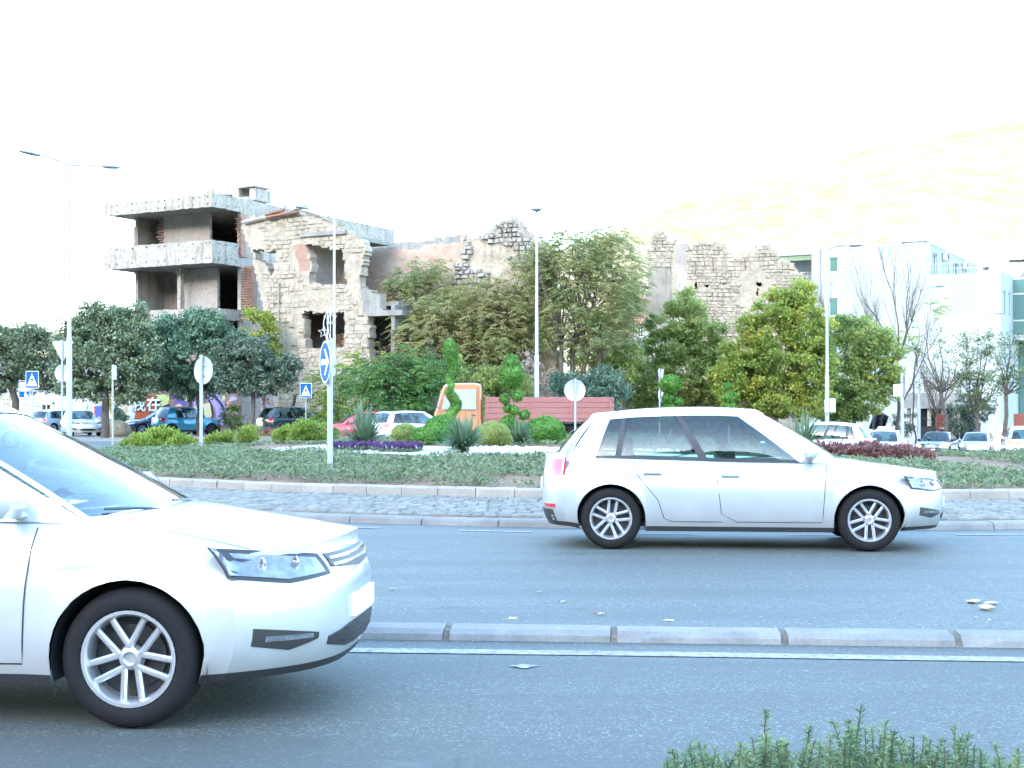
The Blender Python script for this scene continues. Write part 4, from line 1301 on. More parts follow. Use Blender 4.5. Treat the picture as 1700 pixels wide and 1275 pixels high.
# ------------------------------------------------------------------ left background: pale hall, fence posts, tank, banners
PLh = Plane((gx(60, 118), 118, 0), Vector((-.99, .14, 0)), Vector((-.14, -.99, 0)))
lh = thing('grey_hall', 'low pale grey hall with dark openings behind the leftmost trees', 'building', PLh.o)
a0, a1 = PLh.uz(205, 650)[0], PLh.uz(-80, 650)[0]
ops = []
for (x0, y0, x1, y1) in ((70, 672, 84, 700), (118, 638, 150, 660), (-20, 668, -4, 704)):
    b_, d_ = PLh.uz(x0, y0); a_, c_ = PLh.uz(x1, y1); ops.append((a_, b_, c_, d_))
mb = MB(); open_wall(mb, Z, PLh.du, PLh.dn, a0, a1, -.2, gz(606, 118), ops, depth=.5); mb.box(PLh.du * ((a0 + a1) / 2) - PLh.dn * 4 + uz * (gz(606, 118) + .1), (a1 - a0 + .4, 8.6, .2), M=Matrix((PLh.du, -PLh.dn, uz)).transposed()); mb.build('wall', M['plaster_hall'] if 'plaster_hall' in M else weathered('hall_render', (.38, .38, .37), (.44, .44, .43), (.3, .3, .29), scale=.3, streak=.3, bumpk=.05), lh)
for w in ops: window_part(lh, Z, PLh.du, PLh.dn, *w, depth=.4, frame='black_plastic')
for k in range(1, 9):   # panel joints
    u = a0 + (a1 - a0) * k / 9
    mb = MB(); mb.box(PLh.du * u + PLh.dn * .012 + uz * 2.6, (.05, .02, 5.2), M=Matrix((PLh.du, -PLh.dn, uz)).transposed()); mb.build('panel_joint', M['sign_back'], lh)
for i, px in enumerate((59, 69, 77, 85, 142, 158)):
    D = 96
    h = gz(664 if px < 100 else 658, D)
    mb = MB(); mb.tube([(0, 0, -.05), (0, 0, h)], .05, 6); mb.lathe([(.05, h), (.065, h + .02), (0, h + .06)], 8)
    tag(mb.build('fence_post', M['sign_white'], None, (gx(px, D), D, 0)), 'slim white post standing in the far yard behind the white hatchback', 'post', 'white posts in the far yard')
tk = thing('water_tank', 'pale boxy tank with a blue mark behind the white hatchback', 'tank', (gx(101, 92), 92, 0))
mb = MB(); zt_ = gz(656, 92); mb.box((0, 0, zt_ / 2 + .35), (1.15, 1.0, zt_ - .7), bev=.08); mb.build('shell', M['sign_back'], tk)
mb = MB(); mb.box((0, 0, .18), (1.2, 1.05, .34)); mb.build('plinth', M['concrete'], tk)
mb = MB(); mb.lathe([(0, .004), (.09, .004), (.09, 0)], 14, Matrix.Translation((-.32, -.5, zt_ - .55)) @ Matrix.Rotation(R(90), 4, 'X')); mb.build('blue_mark', M['sign_blue'], tk)
bn = thing('banner', 'striped blue, red and white banner strung behind the left tree trunk', 'banner', (gx(158, 93), 93, 0))
for k, (x0, x1, c) in enumerate(((144, 147, (.1, .35, .3)), (147, 150, (.7, .7, .7)), (150, 153, (.25, .35, .6)), (153, 156, (.7, .7, .7)), (156, 158, (.5, .06, .06)), (158, 170, (.06, .09, .35)))):
    mb = MB(); w = (x1 - x0) / F * 93
    mb.box((((x0 + x1) / 2 - 158) / F * 93, .01 * (k % 2), (gz(674, 93) + gz(694, 93)) / 2), (w - .01, .02, gz(674, 93) - gz(694, 93))); mb.build('banner_stripe', plain('banner_%d' % k, c, .7), bn)
mb = MB()
for px in (144, 170): mb.tube([((px - 158) / F * 93, .05, 0), ((px - 158) / F * 93, .05, gz(670, 93))], .03, 6)
mb.build('banner_pole', M['galv'], bn)

# ------------------------------------------------------------------ painted wall behind the parked cars
GD = 83.6
PGf = Plane((gx(300, GD), GD, 0), Vector((-1, 0, 0)), Vector((0, -1, 0)))
gw = thing('graffiti_wall', 'low wall painted with bright street art behind the parked cars', 'wall', PGf.o)
wx = lambda px: gx(px, GD) - PGf.o.x
mb = MB(); mb.box(((wx(214) + wx(400)) / 2, .12, 1.25), (wx(400) - wx(214), .24, 2.7)); mb.build('wall', weathered('painted_wall', (.16, .11, .10), (.22, .16, .15), (.10, .08, .08), scale=.8, streak=.2, bumpk=.2), gw)
tints = {}
def tint(c):
    k = tuple(c)
    if k not in tints: tints[k] = plain('spray_%d' % len(tints), c, .8, var=.15, scale=3)
    return tints[k]
layer = [0]
def spray(pts, c, name='painted_shape'):
    """pts in photo pixels on the wall"""
    layer[0] += 1
    y = -.003 - .0012 * layer[0]
    mb_ = MB()
    V = [(wx(p[0]), y, gz(p[1], GD)) for p in pts]
    mb_.add(V, [tuple(range(len(V)))])
    return mb_.build(name, tint(c), gw)
def blob(px, py, rx, ry, c, n=20, w=.15, sd=1):
    spray([(px + rx * (1 + w * math.sin(3 * a + sd)) * math.cos(a), py + ry * (1 + w * math.cos(2 * a + sd)) * math.sin(a)) for a in [-2 * math.pi * i / n for i in range(n)]], c)
def swoosh(ctrl, w0, w1, c, n=16):
    P0 = []
    for i in range(n + 1):
        t = i / n
        x = (1 - t) ** 2 * ctrl[0][0] + 2 * t * (1 - t) * ctrl[1][0] + t * t * ctrl[2][0]
        y = (1 - t) ** 2 * ctrl[0][1] + 2 * t * (1 - t) * ctrl[1][1] + t * t * ctrl[2][1]
        dx = 2 * (1 - t) * (ctrl[1][0] - ctrl[0][0]) + 2 * t * (ctrl[2][0] - ctrl[1][0]); dy = 2 * (1 - t) * (ctrl[1][1] - ctrl[0][1]) + 2 * t * (ctrl[2][1] - ctrl[1][1])
        l = math.hypot(dx, dy) or 1; w = w0 + (w1 - w0) * t
        P0.append(((x - dy / l * w, y + dx / l * w), (x + dy / l * w, y - dx / l * w)))
    layer[0] += 1
    y_ = -.003 - .0012 * layer[0]
    mb_ = MB(); mb_.grid([[(wx(a[0]), y_, gz(a[1], GD)), (wx(b[0]), y_, gz(b[1], GD))] for a, b in P0]); mb_.build('painted_shape', tint(c), gw)
spray([(214, 657), (225, 657), (222, 668), (226, 680), (222, 700), (214, 706)], (.7, .72, .7))
spray([(225, 656), (260, 655), (260, 690), (256, 706), (222, 706), (226, 680), (223, 668)], (.5, .10, .035))
spray([(260, 655), (282, 655), (278, 676), (262, 676)], (.35, .4, .16))
spray([(283, 655), (303, 655), (302, 661), (284, 661)], (.16, .05, .3))
blob(276, 690, 13, 20, (.02, .015, .03)); blob(276, 691, 11, 17, (.24, .16, .42))
blob(300, 668, 11, 9, (.07, .07, .22)); blob(296, 676, 7, 6, (.6, .28, .24), w=.3); blob(297, 680, 9, 3, (.65, .6, .55))
blob(312, 662, 6, 4, (.3, .36, .18))
swoosh([(318, 657), (316, 680), (308, 706)], 3, 2, (.02, .015, .03))
swoosh([(322, 656), (330, 668), (334, 690)], 8, 7, (.26, .2, .5)); swoosh([(326, 656), (331, 668), (334, 690)], 1.4, 1.4, (.12, .1, .34))
spray([(320, 676), (348, 668), (352, 690), (344, 706), (322, 706)], (.44, .42, .26))
swoosh([(346, 656), (372, 668), (368, 706)], 9, 9, (.2, .2, .5)); swoosh([(350, 656), (378, 670), (373, 706)], 2, 2, (.02, .015, .03))
swoosh([(344, 656), (366, 668), (362, 706)], 1.6, 2, (.34, .24, .52)); swoosh([(340, 656), (356, 670), (353, 700)], 1.5, 1.5, (.02, .015, .03))
blob(380, 672, 5, 7, (.55, .18, .22)); spray([(369, 657), (374, 657), (374, 665), (369, 665)], (.4, .42, .2)); blob(386, 662, 6, 5, (.3, .32, .42), w=.4)
M['spray_mint'] = plain('spray_mint', (.62, .74, .66), .8, var=.12)
M['spray_dark'] = plain('spray_dark', (.05, .10, .10), .8)
for b_, y_, m_ in ((.035, -.062, 'spray_dark'), (.012, -.066, 'spray_mint')):
    inst('lettering', text_mesh('\u6211\u5728', .92, M[m_], depth=.001, bold=b_), gw, (wx(243), y_, gz(673, GD)), (R(90), 0, 0))
# grey block panel with red letters reading downwards
gp = thing('block_panel', 'narrow grey blockwork panel with red letters running down it beside the dark SUV', 'wall', (gx(447, 82.6), 82.6, 0))
px2 = lambda px: gx(px, 82.6) - gx(447, 82.6)
mb = MB(); mb.box(((px2(432) + px2(461)) / 2, .12, 1.15), (px2(461) - px2(432), .2, 2.5)); cp = mb.build('core', M['mortar'], gp)
bm_ = MB(); bm_.box((0, 0, 0), (.33, .1, .19), bev=.01); bme = bm_.mesh('block', weathered('grey_block', (.36, .38, .40), (.43, .45, .47), (.28, .29, .3), scale=2, streak=.2, bumpk=.2, rnd=.4))
for j in range(12):
    for i in range(3):
        inst('block', bme, cp, (px2(432) + .18 + i * .345, .012, .1 + j * .2))
M['spray_red'] = plain('spray_red', (.5, .09, .05), .8)
for k, ch in enumerate('KOO'):
    for b_, y_, m_ in ((.03, -.046, 'spray_dark'), (.01, -.05, 'spray_red')):
        inst('lettering', text_mesh(ch, .68, M[m_], depth=.001, bold=b_), gp, (px2(440), y_, gz(667 + 20 * k, 82.6)), (R(90), R(90), 0))

# ================================================================== VEHICLES
def interp(pts, x):
    """smooth monotone-ish interpolation through (x, z) points"""
    if x <= pts[0][0]: return pts[0][1]
    for i in range(len(pts) - 1):
        (x0, y0), (x1, y1) = pts[i], pts[i + 1]
        if x <= x1:
            t = (x - x0) / (x1 - x0)
            d = (y1 - y0) / (x1 - x0)
            m0 = d if i == 0 else ((y1 - pts[i - 1][1]) / (x1 - pts[i - 1][0]))
            m1 = d if i + 2 >= len(pts) else ((pts[i + 2][1] - y0) / (pts[i + 2][0] - x0))
            h = x1 - x0
            return (2 * t ** 3 - 3 * t * t + 1) * y0 + (t ** 3 - 2 * t * t + t) * h * m0 + (-2 * t ** 3 + 3 * t * t) * y1 + (t ** 3 - t * t) * h * m1
    return pts[-1][1]
WHEELS = {}
def wheel_meshes(r_, dark, n=40):
    k = (r_, dark)
    if k in WHEELS: return WHEELS[k]
    ri = r_ * .70
    t = MB()
    RX = Matrix.Rotation(R(90), 4, 'X')       # lathe axis to -y (outward on the car's right side)
    t.lathe([(ri, -.10), (ri + .012, -.108), (r_ - .035, -.105), (r_ - .008, -.085), (r_, -.05), (r_, -.003), (r_ - .006, 0), (r_, .003), (r_, .05), (r_ - .008, .085), (r_ - .035, .105), (ri + .012, .108), (ri, .10)], n, RX)
    tm = t.mesh('tyre', M['rubber'], 50)
    rm = MB()
    rm.lathe([(ri + .003, -.09), (ri - .01, .085), (ri - .004, .104), (ri - .02, .104), (ri - .032, .085), (ri - .036, .0)], n, RX)
    rm.lathe([(0, .062), (.028, .062), (.032, .085), (.05, .08), (.062, .05)], 20, RX)
    for q in range(5):
        for dx in (-.028, .028):
            a = 2 * math.pi * q / 5
            T = Matrix.Rotation(a, 4, 'Y')
            c = T @ Vector((dx * 1.3, -.068, ri * .53))
            rm.box((c.x, c.y, c.z), (.03, .028, ri * .86), M=T.to_3x3() @ Matrix.Rotation(dx * 3.0, 3, 'Y'), bev=.008)
    rmm = rm.mesh('rim', M['alloy_dark'] if dark else M['alloy'], 40)
    dk = MB()
    dk.lathe([(0, -.01), (ri - .03, -.01)], 24, RX)
    dk.lathe([(0, .012), (ri * .66, .012), (ri * .66, -.01)], 24, RX)
    dm = dk.mesh('brake_disc', M['black_plastic'])
    WHEELS[k] = (tm, rmm, dm)
    return WHEELS[k]

def make_car(name, label, loc, heading, S, body_mat, group=None, trim_shade=None, plate=True, lit=False, dark_wheels=False, cat='car', fine=1):
    """x forward, y left, z up; origin on the ground between the axles"""
    root = thing(name, label, cat, loc, heading, group)
    W2 = S['W'] / 2; wb_ = S['wb']; xf = wb_ / 2 + S['fo']; xr = -(wb_ / 2 + S['ro'])
    rw = S.get('rw', .315); Ra = rw + .04
    zb0 = S.get('clear', .2)
    top = S['top']                       # (x, z) of bonnet / belt / boot along the car, rear to front
    af, ar = S.get('af', .42), S.get('ar', .26)
    xs0, xs1 = xr + ar, xf - af          # where the wrap-round ends begin
    ax = (wb_ / 2, -wb_ / 2)
    zsh = lambda x: interp(top, x) - .045
    def halfw(x):
        q = max(0, (x - (xs1 - .55)) / .55); w = W2 * (1 - .045 * q ** 2) if q > 0 else W2
        q = max(0, ((xs0 + .5) - x) / .5); w = w * (1 - .04 * q ** 2)
        return w
    def zbot(x):
        q = max(0, (x - (xs1 - .3)) / .6); p = max(0, ((xs0 + .3) - x) / .5)
        return zb0 + .05 * min(1, q) + .07 * min(1, p)
    def sy(x, z):                        # half width of the side at height z
        zs = zsh(x)
        t = (z - zb0) / (zs - zb0)
        pr = interp([(-.2, .90), (0, .945), (.16, .978), (.42, .998), (.62, 1.0), (.72, .987), (.86, .972), (1.0, .905)], t)
        w = halfw(x) * pr
        for xa in ax:                    # flared lip round the wheel openings
            d = math.hypot(x - xa, z - rw) - Ra
            if -.02 < d < .16: w += .016 * math.exp(-(d / .055) ** 2)
        return w
    def endshift(x, yf, z):
        """wrap of nose and tail: yf = |y| as a share of the half width"""
        if x > xs1 - .6:
            b = min(1, (x - (xs1 - .6)) / .6) ** 2
            return b * (af * (1 - yf ** 3.2)) + b * nose(z)
        if x < xs0 + .45:
            b = min(1, ((xs0 + .45) - x) / .45) ** 2
            return -b * (ar * (1 - yf ** 3.6)) - b * tail(z)
        return 0.0
    zn = interp(top, xs1)
    def nose(z):
        return -.16 * max(0, (z - .56) / (zn - .5)) ** 2 - .10 * max(0, (.42 - z) / .25) ** 2
    zr_ = interp(top, xs0)
    tl = S.get('tail_lean', .05)
    def tail(z):
        return -tl * max(0, (z - .62) / (zr_ - .55)) ** 1.5 - .08 * max(0, (.45 - z) / .25) ** 1.5
    st = {xs0, xs1}
    nseg = 46 if fine else 26
    for k in range(nseg + 1): st.add(xs0 + (xs1 - xs0) * k / nseg)
    for k in range(7):
        st.add(xs1 - .6 * (1 - k / 6)); st.add(xs0 + .45 * (1 - k / 6))
    for xa in ax:
        st = {x for x in st if not (abs(abs(x - xa) - Ra) < .03)}
        for k in range(17): st.add(xa - Ra * .9999 * math.cos(math.pi * k / 16))
        st.add(xa - Ra * 1.0001); st.add(xa + Ra * 1.0001)
    st = sorted(st)
    def zlow(x):
        z = zbot(x)
        for xa in ax:
            if abs(x - xa) < Ra: z = max(z, rw + math.sqrt(Ra * Ra - (x - xa) ** 2))
        return z
    K = 15 if fine else 11
    cols_ = [math.sin(math.pi / 2 * (-1 + 2 * j / 20)) for j in range(21)]
    def side_row(x, sgn):
        zl_, zs = zlow(x), zsh(x)
        r_ = []
        for k in range(K):
            z = zl_ + (zs - zl_) * k / (K - 1)
            y = sy(x, z)
            r_.append(Vector((x + endshift(x, 1.0, z), sgn * y, z)))
        return r_
    crown = S.get('crown', .035)
    def top_row(x):
        w = sy(x, zsh(x)); zt_, zs = interp(top, x), zsh(x)
        r_ = []
        for c in cols_:
            z = zs + (zt_ - zs) * (1 - abs(c) ** 5) + crown * (1 - c * c) * .6
            r_.append(Vector((x + endshift(x, abs(c), zs), w * c, z)))
        return r_
    body = MB()
    tz = trim_shade if trim_shade else 0  # low values paint a sill shadow in black, higher ones are plastic cladding
    Pl = [side_row(x, 1) for x in st]; Pr = [side_row(x, -1) for x in st]
    def mf(i, j):
        if tz and tz < .3: return 1 if (j == 0 and all(abs(x - xa) > Ra for xa in ax for x in (st[i], st[min(i + 1, len(st) - 1)]))) else 0  # bottom row blackened as painted shadow along the sill
        return 1 if (tz and (Pl[i][j].z + Pl[i][j + 1].z) / 2 < tz) else 0
    body.grid(Pl, mfn=mf, flip=True); body.grid(Pr, mfn=mf)
    body.grid([top_row(x) for x in st])
    def endcap(x, sgn, flip):
        rows = []
        sr_ = side_row(x, 1)
        for k in range(K):
            z = sr_[k].z; w = sr_[k].y
            rows.append([Vector((x + endshift(x, abs(c), z), w * c, z)) for c in cols_])
        rows.append(top_row(x))
        body.grid(rows, flip=flip, mfn=lambda i, j: 1 if (tz and (i == 0 if tz < .3 else rows[i][0].z < tz - .02)) else 0)
    endcap(xs1, 1, False); endcap(xs0, -1, True)
    body.box(((xs0 + xs1) / 2, 0, zb0 + .06), (xs1 - xs0, W2 * 1.5, .05), mi=1)
    for xa in ax:
        for sgn in (1, -1):
            T = Matrix.Translation((xa, sgn * (W2 - .03), rw)) @ Matrix.Rotation(R(90) * sgn, 4, 'X')
            body.lathe([(Ra + .004, 0), (Ra + .004, .36), (0, .36)], 24, T, mi=1, a0=(-.3 if sgn > 0 else -math.pi - .3), a1=(math.pi + .3 if sgn > 0 else .3))
    bo = body.build('body', [body_mat, M['black_plastic']], root, smooth=38)
    # ---------------- greenhouse
    G = S['gh']                          # cowl x, header x, rear-roof x, rear-base x, roof z list, widths
    xc, xh = G['cowl'], G['head']
    xrb = max(G['base_end'], xs0 + .06); xrr = max(G['roof_end'], xrb + .28)
    rbow = G.get('bow') or max(.1, min(.3, xrb - xr - .1))
    zc = interp(top, xc) - .01; zrb = zsh(max(xrb, xs0)) + .014
    zroof = G['roof']                    # [(x, z)] of the roof edge line, rear to front
    wbelt = lambda x: sy(max(xs0 + .02, min(x, xs1)), zsh(max(xs0, min(x, xs1)))) * .985
    wroof = G.get('wr', W2 * .70)
    def belt(s):
        x = xc + (xrb - xc) * s
        z = zsh(x) + .012 if x > xs0 else zrb
        z = z + (zrb - z) * max(0, (s - .8) / .2)
        taper = 1 - .05 * max(0, (s - .75) / .25) ** 2 - .03 * max(0, (.15 - s) / .15)
        return Vector((x, wbelt(x) * taper, z))
    def roofe(s):
        x = xh + (xrr - xh) * s
        tp_ = 1 - .07 * max(0, (s - .5) / .5) ** 2 - .05 * max(0, (.3 - s) / .3) ** 2
        return Vector((x, wroof * tp_, interp(zroof, x)))
    def side(s, t, off=0.0):
        a, b = belt(s), roofe(s)
        p = a.lerp(b, t)
        bulge = .035 * math.sin(math.pi * t) + off
        return Vector((p.x, p.y + bulge, p.z + bulge * .25))
    wins_ = G['wins']                    # [(s0, s1)] side windows
    brk = {0.0, 1.0}
    for a, b in wins_: brk |= {a, b}
    sl = sorted(brk)
    ss = []
    for i in range(len(sl) - 1):
        n_ = max(1, int(round((sl[i + 1] - sl[i]) * 18)))
        ss += [sl[i] + (sl[i + 1] - sl[i]) * k / n_ for k in range(n_)]
    ss.append(1.0)
    t0, t1 = .05, .90
    ts = [0, t0] + [t0 + (t1 - t0) * k / 5 for k in range(1, 6)] + [1.0]
    ts = sorted(set(ts))
    inwin = lambda s, t: t0 < t < t1 and any(a < s < b for a, b in wins_)
    gh = MB()
    blackp = lambda i, j: 1 if ((ts[j] + ts[j + 1]) / 2 < t1 + .03 and wins_[0][0] < (ss[i] + ss[i + 1]) / 2 < wins_[-1][1]) else 0
    for sgn in (1, -1):
        P = [[Vector((p.x, p.y * sgn, p.z)) for p in (side(s, t) for t in ts)] for s in ss]
        gh.grid(P, skip=lambda i, j: inwin((ss[i] + ss[i + 1]) / 2, (ts[j] + ts[j + 1]) / 2), mfn=blackp, flip=(sgn < 0))
        for (a, b) in wins_:
            n_ = 8
            w_ = MB()
            w_.grid([[Vector((p.x, p.y * sgn, p.z)) for p in (side(a + (b - a) * i / n_, t0 + (t1 - t0) * j / 5, -.006) for j in range(6))] for i in range(n_ + 1)], flip=(sgn < 0))
            w_.build('side_window', M['car_glass'], root, smooth=60)
    cc = [math.sin(math.pi / 2 * (-1 + 2 * j / 14)) for j in range(15)]
    bow_c, bow_h = .20, .09
    def scr(c, t, front=True, off=0.0):
        if front: a, b = belt(0), roofe(0); s_, bo_, bh = 1, bow_c, bow_h
        else: a, b = belt(1), roofe(1); s_, bo_, bh = -1, rbow, .05
        p = a.lerp(b, t)
        cr_ = .045 * t
        x = p.x + s_ * ((bo_ + (bh - bo_) * t) * (1 - c * c) + off) + s_ * .03 * math.sin(math.pi * t)
        return Vector((x, p.y * c, p.z + cr_ * (1 - c * c) + off * .5))
    for front in (True, False):
        tt = [0, .06] + [.06 + .86 * k / 6 for k in range(1, 7)] + [1.0]
        cl = sorted(set(cc) | {-.94, .94})
        hasw = front or G.get('rear_glass', True)
        P = [[scr(c, t, front) for t in tt] for c in cl]
        gh.grid(P, skip=lambda i, j: hasw and abs(cl[i] + cl[i + 1]) / 2 < .93 and .06 < (tt[j] + tt[j + 1]) / 2 < .92, flip=front is False)
        if hasw:
            w_ = MB(); cg = [c for c in cl if abs(c) <= .941]
            w_.grid([[scr(c, t, front, -.006) for t in tt[1:-1]] for c in cg], flip=front is False)
            w_.build('windscreen' if front else 'rear_window', M['car_glass'], root, smooth=60)
    nr = 12
    P = []
    for i in range(nr + 1):
        s = i / nr
        e = roofe(s); row_ = []
        for c in cc:
            bow = bow_h * (1 - c * c) * (1 - s) - .05 * (1 - c * c) * s
            x = e.x + (bow if s in (0, 1) else bow_h * (1 - c * c) * max(0, 1 - 6 * s) - .05 * (1 - c * c) * max(0, 6 * s - 5))
            row_.append(Vector((x, e.y * c, e.z + .045 * (1 - c * c))))
        P.append(row_)
    gh.grid(P, flip=True)
    gh.build('roof', [body_mat, M['black_plastic']], root, smooth=50)
    # ---------------- cabin
    cb = MB()
    zf = zsh(0) - .28
    cb.box(((xc + xrb) / 2 - .05, 0, zf - .12), (abs(xc - xrb) - .5, W2 * 1.55, .08))
    cb.box((xc - .22, 0, zf + .1), (.5, W2 * 1.5, .3), bev=.06)
    cab = cb.build('cabin', M['cabin'], root)
    sx = G.get('seat', .05)
    for sgn in (1, -1):
        sb = MB()
        sb.box((sx, sgn * .37, zf + .14), (.15, .47, .58), M=Matrix.Rotation(R(-12), 3, 'Y'), bev=.05)
        sb.box((sx - .09, sgn * .37, zf + .53), (.09, .27, .19), M=Matrix.Rotation(R(-8), 3, 'Y'), bev=.035)
        sb.box((sx - 1.0, sgn * .36, zf + .10), (.16, .56, .55), M=Matrix.Rotation(R(-14), 3, 'Y'), bev=.05)
        sb.box((sx - 1.08, sgn * .36, zf + .44), (.08, .24, .14), bev=.03)
        sb.build('seat', M['seat_cloth'], root, smooth=40)
    sw = MB()
    T = Matrix.Translation((xc - .55, .37, zf + .2)) @ Matrix.Rotation(R(65), 4, 'Y')
    sw.tube([T @ Vector((.18 * math.cos(a), .18 * math.sin(a), 0)) for a in [2 * math.pi * i / 20 for i in range(21)]], .016, 6)
    sw.build('steering_wheel', M['cabin'], root)
    # ---------------- wheels
    tm, rm, dm = wheel_meshes(rw, dark_wheels)
    for xa in ax:
        for sgn in (-1, 1):
            t_ = inst('wheel', tm, root, (xa, sgn * (W2 - .125), rw), (0, 0, 0 if sgn < 0 else math.pi))
            inst('rim', rm, t_, rot=(0, random.Random(int(xa * 10) + sgn).uniform(0, 1.2), 0)); inst('brake_disc', dm, t_)
    # ---------------- lamps, grille, plates: patches that follow the bodywork
    def fx(y, z, sgn=1):
        if sgn > 0:
            w = sy(xs1, z); return xs1 + af * (1 - min(1, abs(y) / w) ** 3.2) + nose(z)
        w = sy(xs0, z); return xs0 - ar * (1 - min(1, abs(y) / w) ** 3.6) - tail(z)
    def patch(nm, mt, outline, end, off=.006, parent=root, n=10, m_=4):
        """outline: [(y, z0, z1)] left to right"""
        P_ = []
        for i in range(n + 1):
            t = i / n * (len(outline) - 1); k = min(int(t), len(outline) - 2); f = t - k
            y = outline[k][0] + (outline[k + 1][0] - outline[k][0]) * f
            a = outline[k][1] + (outline[k + 1][1] - outline[k][1]) * f; b = outline[k][2] + (outline[k + 1][2] - outline[k][2]) * f
            P_.append([Vector((fx(y, a + (b - a) * j / m_, end) + end * off, y, a + (b - a) * j / m_)) for j in range(m_ + 1)])
        p_ = MB(); p_.grid(P_, flip=end > 0)
        # a thin edge so the piece has depth
        rim = [P_[i][0] for i in range(n + 1)] + [P_[n][j] for j in range(1, m_ + 1)] + [P_[i][m_] for i in range(n - 1, -1, -1)] + [P_[0][j] for j in range(m_ - 1, 0, -1)]
        q = [r0 - Vector((end * off * 1.8, 0, 0)) for r0 in rim]
        b0 = len(p_.v); L_ = len(rim)
        p_.add(rim + q, [(i, (i + 1) % L_, L_ + (i + 1) % L_, L_ + i) for i in range(L_)])
        return p_.build(nm, mt, parent, smooth=40)
    w = W2
    hz = S.get('hl', (.60, .74))
    lamp = M['lamp_lit'] if lit else M['lamp_clear']
    for sgn in (1, -1):
        h_ = patch('headlight', M['black_plastic'], [(sgn * w * .50, hz[0] + .02, hz[1] - .035), (sgn * w * .75, hz[0], hz[1]), (sgn * w * .955, hz[0] + .04, hz[1] + .03)], 1)
        patch('lens', lamp, [(sgn * w * .54, hz[0] + .035, hz[1] - .05), (sgn * w * .75, hz[0] + .02, hz[1] - .02), (sgn * w * .94, hz[0] + .055, hz[1] + .01)], 1, .010, h_)
        patch('fog_light', M['black_plastic'], [(sgn * w * .62, .37, .40), (sgn * w * .76, .335, .425), (sgn * w * .90, .37, .45)], 1)
        patch('daytime_lamp', M['lamp_clear'], [(sgn * w * .66, .38, .40), (sgn * w * .86, .385, .41)], 1, .012, m_=1)
    gr_ = patch('grille', M['black_plastic'], [(-w * .46, hz[0] + .05, hz[1] - .04), (0, hz[0] + .02, hz[1] - .04), (w * .46, hz[0] + .05, hz[1] - .04)], 1)
    for k in range(2):
        z = hz[0] + .055 + .03 * k
        patch('grille_bar', M['chrome'], [(-w * .44, z, z + .010), (w * .44, z, z + .010)], 1, .012, gr_, m_=1)
    ik = patch('air_intake', M['black_plastic'], [(-w * .54, .33, .37), (-w * .3, .29, .41), (w * .3, .29, .41), (w * .54, .33, .37)], 1)
    for z in (.325, .355, .385): patch('intake_bar', M['alloy_dark'], [(-w * .4, z, z + .007), (w * .4, z, z + .007)], 1, .011, ik, m_=1)
    for sgn in (1, -1):
        for yy, rr2 in ((.66, .036), (.79, .042)):
            zz = (hz[0] + hz[1]) / 2 + .01; x0 = fx(sgn * w * yy, zz) - .004
            pj = MB(); pj.lathe([(0, .016), (rr2 * .7, .012), (rr2, .002), (rr2 * 1.12, .0)], 16, Matrix.Translation((x0 + .012, sgn * w * yy, zz)) @ Matrix.Rotation(R(90), 4, 'Y') @ Matrix.Rotation(sgn * .3, 4, 'X')); pj.build('projector', M['lamp_lit'] if lit else M['chrome'], root, smooth=50)
    for sgn in (1, -1):           # bonnet shut lines
        bs = MB(); rows = []
        for i in range(13):
            x = xc + .02 + (xs1 - .06 - xc) * i / 12
            w_s, zt_, zs = sy(x, zsh(x)), interp(top, x), zsh(x)
            r2 = []
            for c in (.865, .872):
                r2.append(Vector((x + endshift(x, c, zs), sgn * w_s * c, zs + (zt_ - zs) * (1 - c ** 5) + crown * (1 - c * c) * .6 + .003)))
            rows.append(r2)
        bs.grid(rows, flip=sgn > 0); bs.build('bonnet_seam', M['black_plastic'], bo)
    # wipers, aerial
    for y0 in (.52, -.12):
        wp = MB(); a_, b_ = scr((y0) / belt(0).y, .03, True, .012), scr((y0 - .5) / belt(0).y, .10, True, .012)
        wp.tube([a_, a_.lerp(b_, .5) + Vector((.006, 0, .006)), b_], .007, 5); wp.build('wiper', M['black_plastic'], root)
    an = MB(); e_ = roofe(.86); an.tube([(e_.x, 0, e_.z + .04), (e_.x - .1, 0, e_.z + .20)], [.008, .003], 5); an.build('aerial', M['black_plastic'], root)
    if S.get('badge'):
        bd = MB()
        zz = hz[1] - .09
        x0 = fx(0, zz) + .02
        o4 = [(0, .085), (.055, 0), (0, -.085), (-.055, 0)]; i4 = [(0, .05), (.03, 0), (0, -.05), (-.03, 0)]
        bd.add([(x0, a, zz + b) for a, b in o4] + [(x0, a, zz + b) for a, b in i4], [(i, (i + 1) % 4, 4 + (i + 1) % 4, 4 + i) for i in range(4)])
        bd.build('badge', M['chrome'], root)
    tz_ = S.get('tl', (.70, .88))
    tw = S.get('tw', .58)
    for sgn in (1, -1):
        patch('tail_light', M['tail_lit'] if S.get('tail_on') else M['tail_red'], [(sgn * w * tw, tz_[0] + .02, tz_[1] - .02), (sgn * w * .80, tz_[0], tz_[1]), (sgn * w * .955, tz_[0] + .03, tz_[1] + .03)], -1, .010)
        patch('reflector', M['tail_red'], [(sgn * w * .62, .42, .46), (sgn * w * .86, .42, .46)], -1)
    patch('rear_bumper_trim', M['black_plastic'], [(-w * .8, .28, .40), (w * .8, .28, .40)], -1, .004)
    zp = S.get('pz', .62)
    if plate:
        patch('number_plate', M['plate'], [(-.26, .43, .53), (.26, .43, .53)], 1, .016)
        patch('number_plate', M['plate'], [(-.26, zp, zp + .11), (.26, zp, zp + .11)], -1, .016)
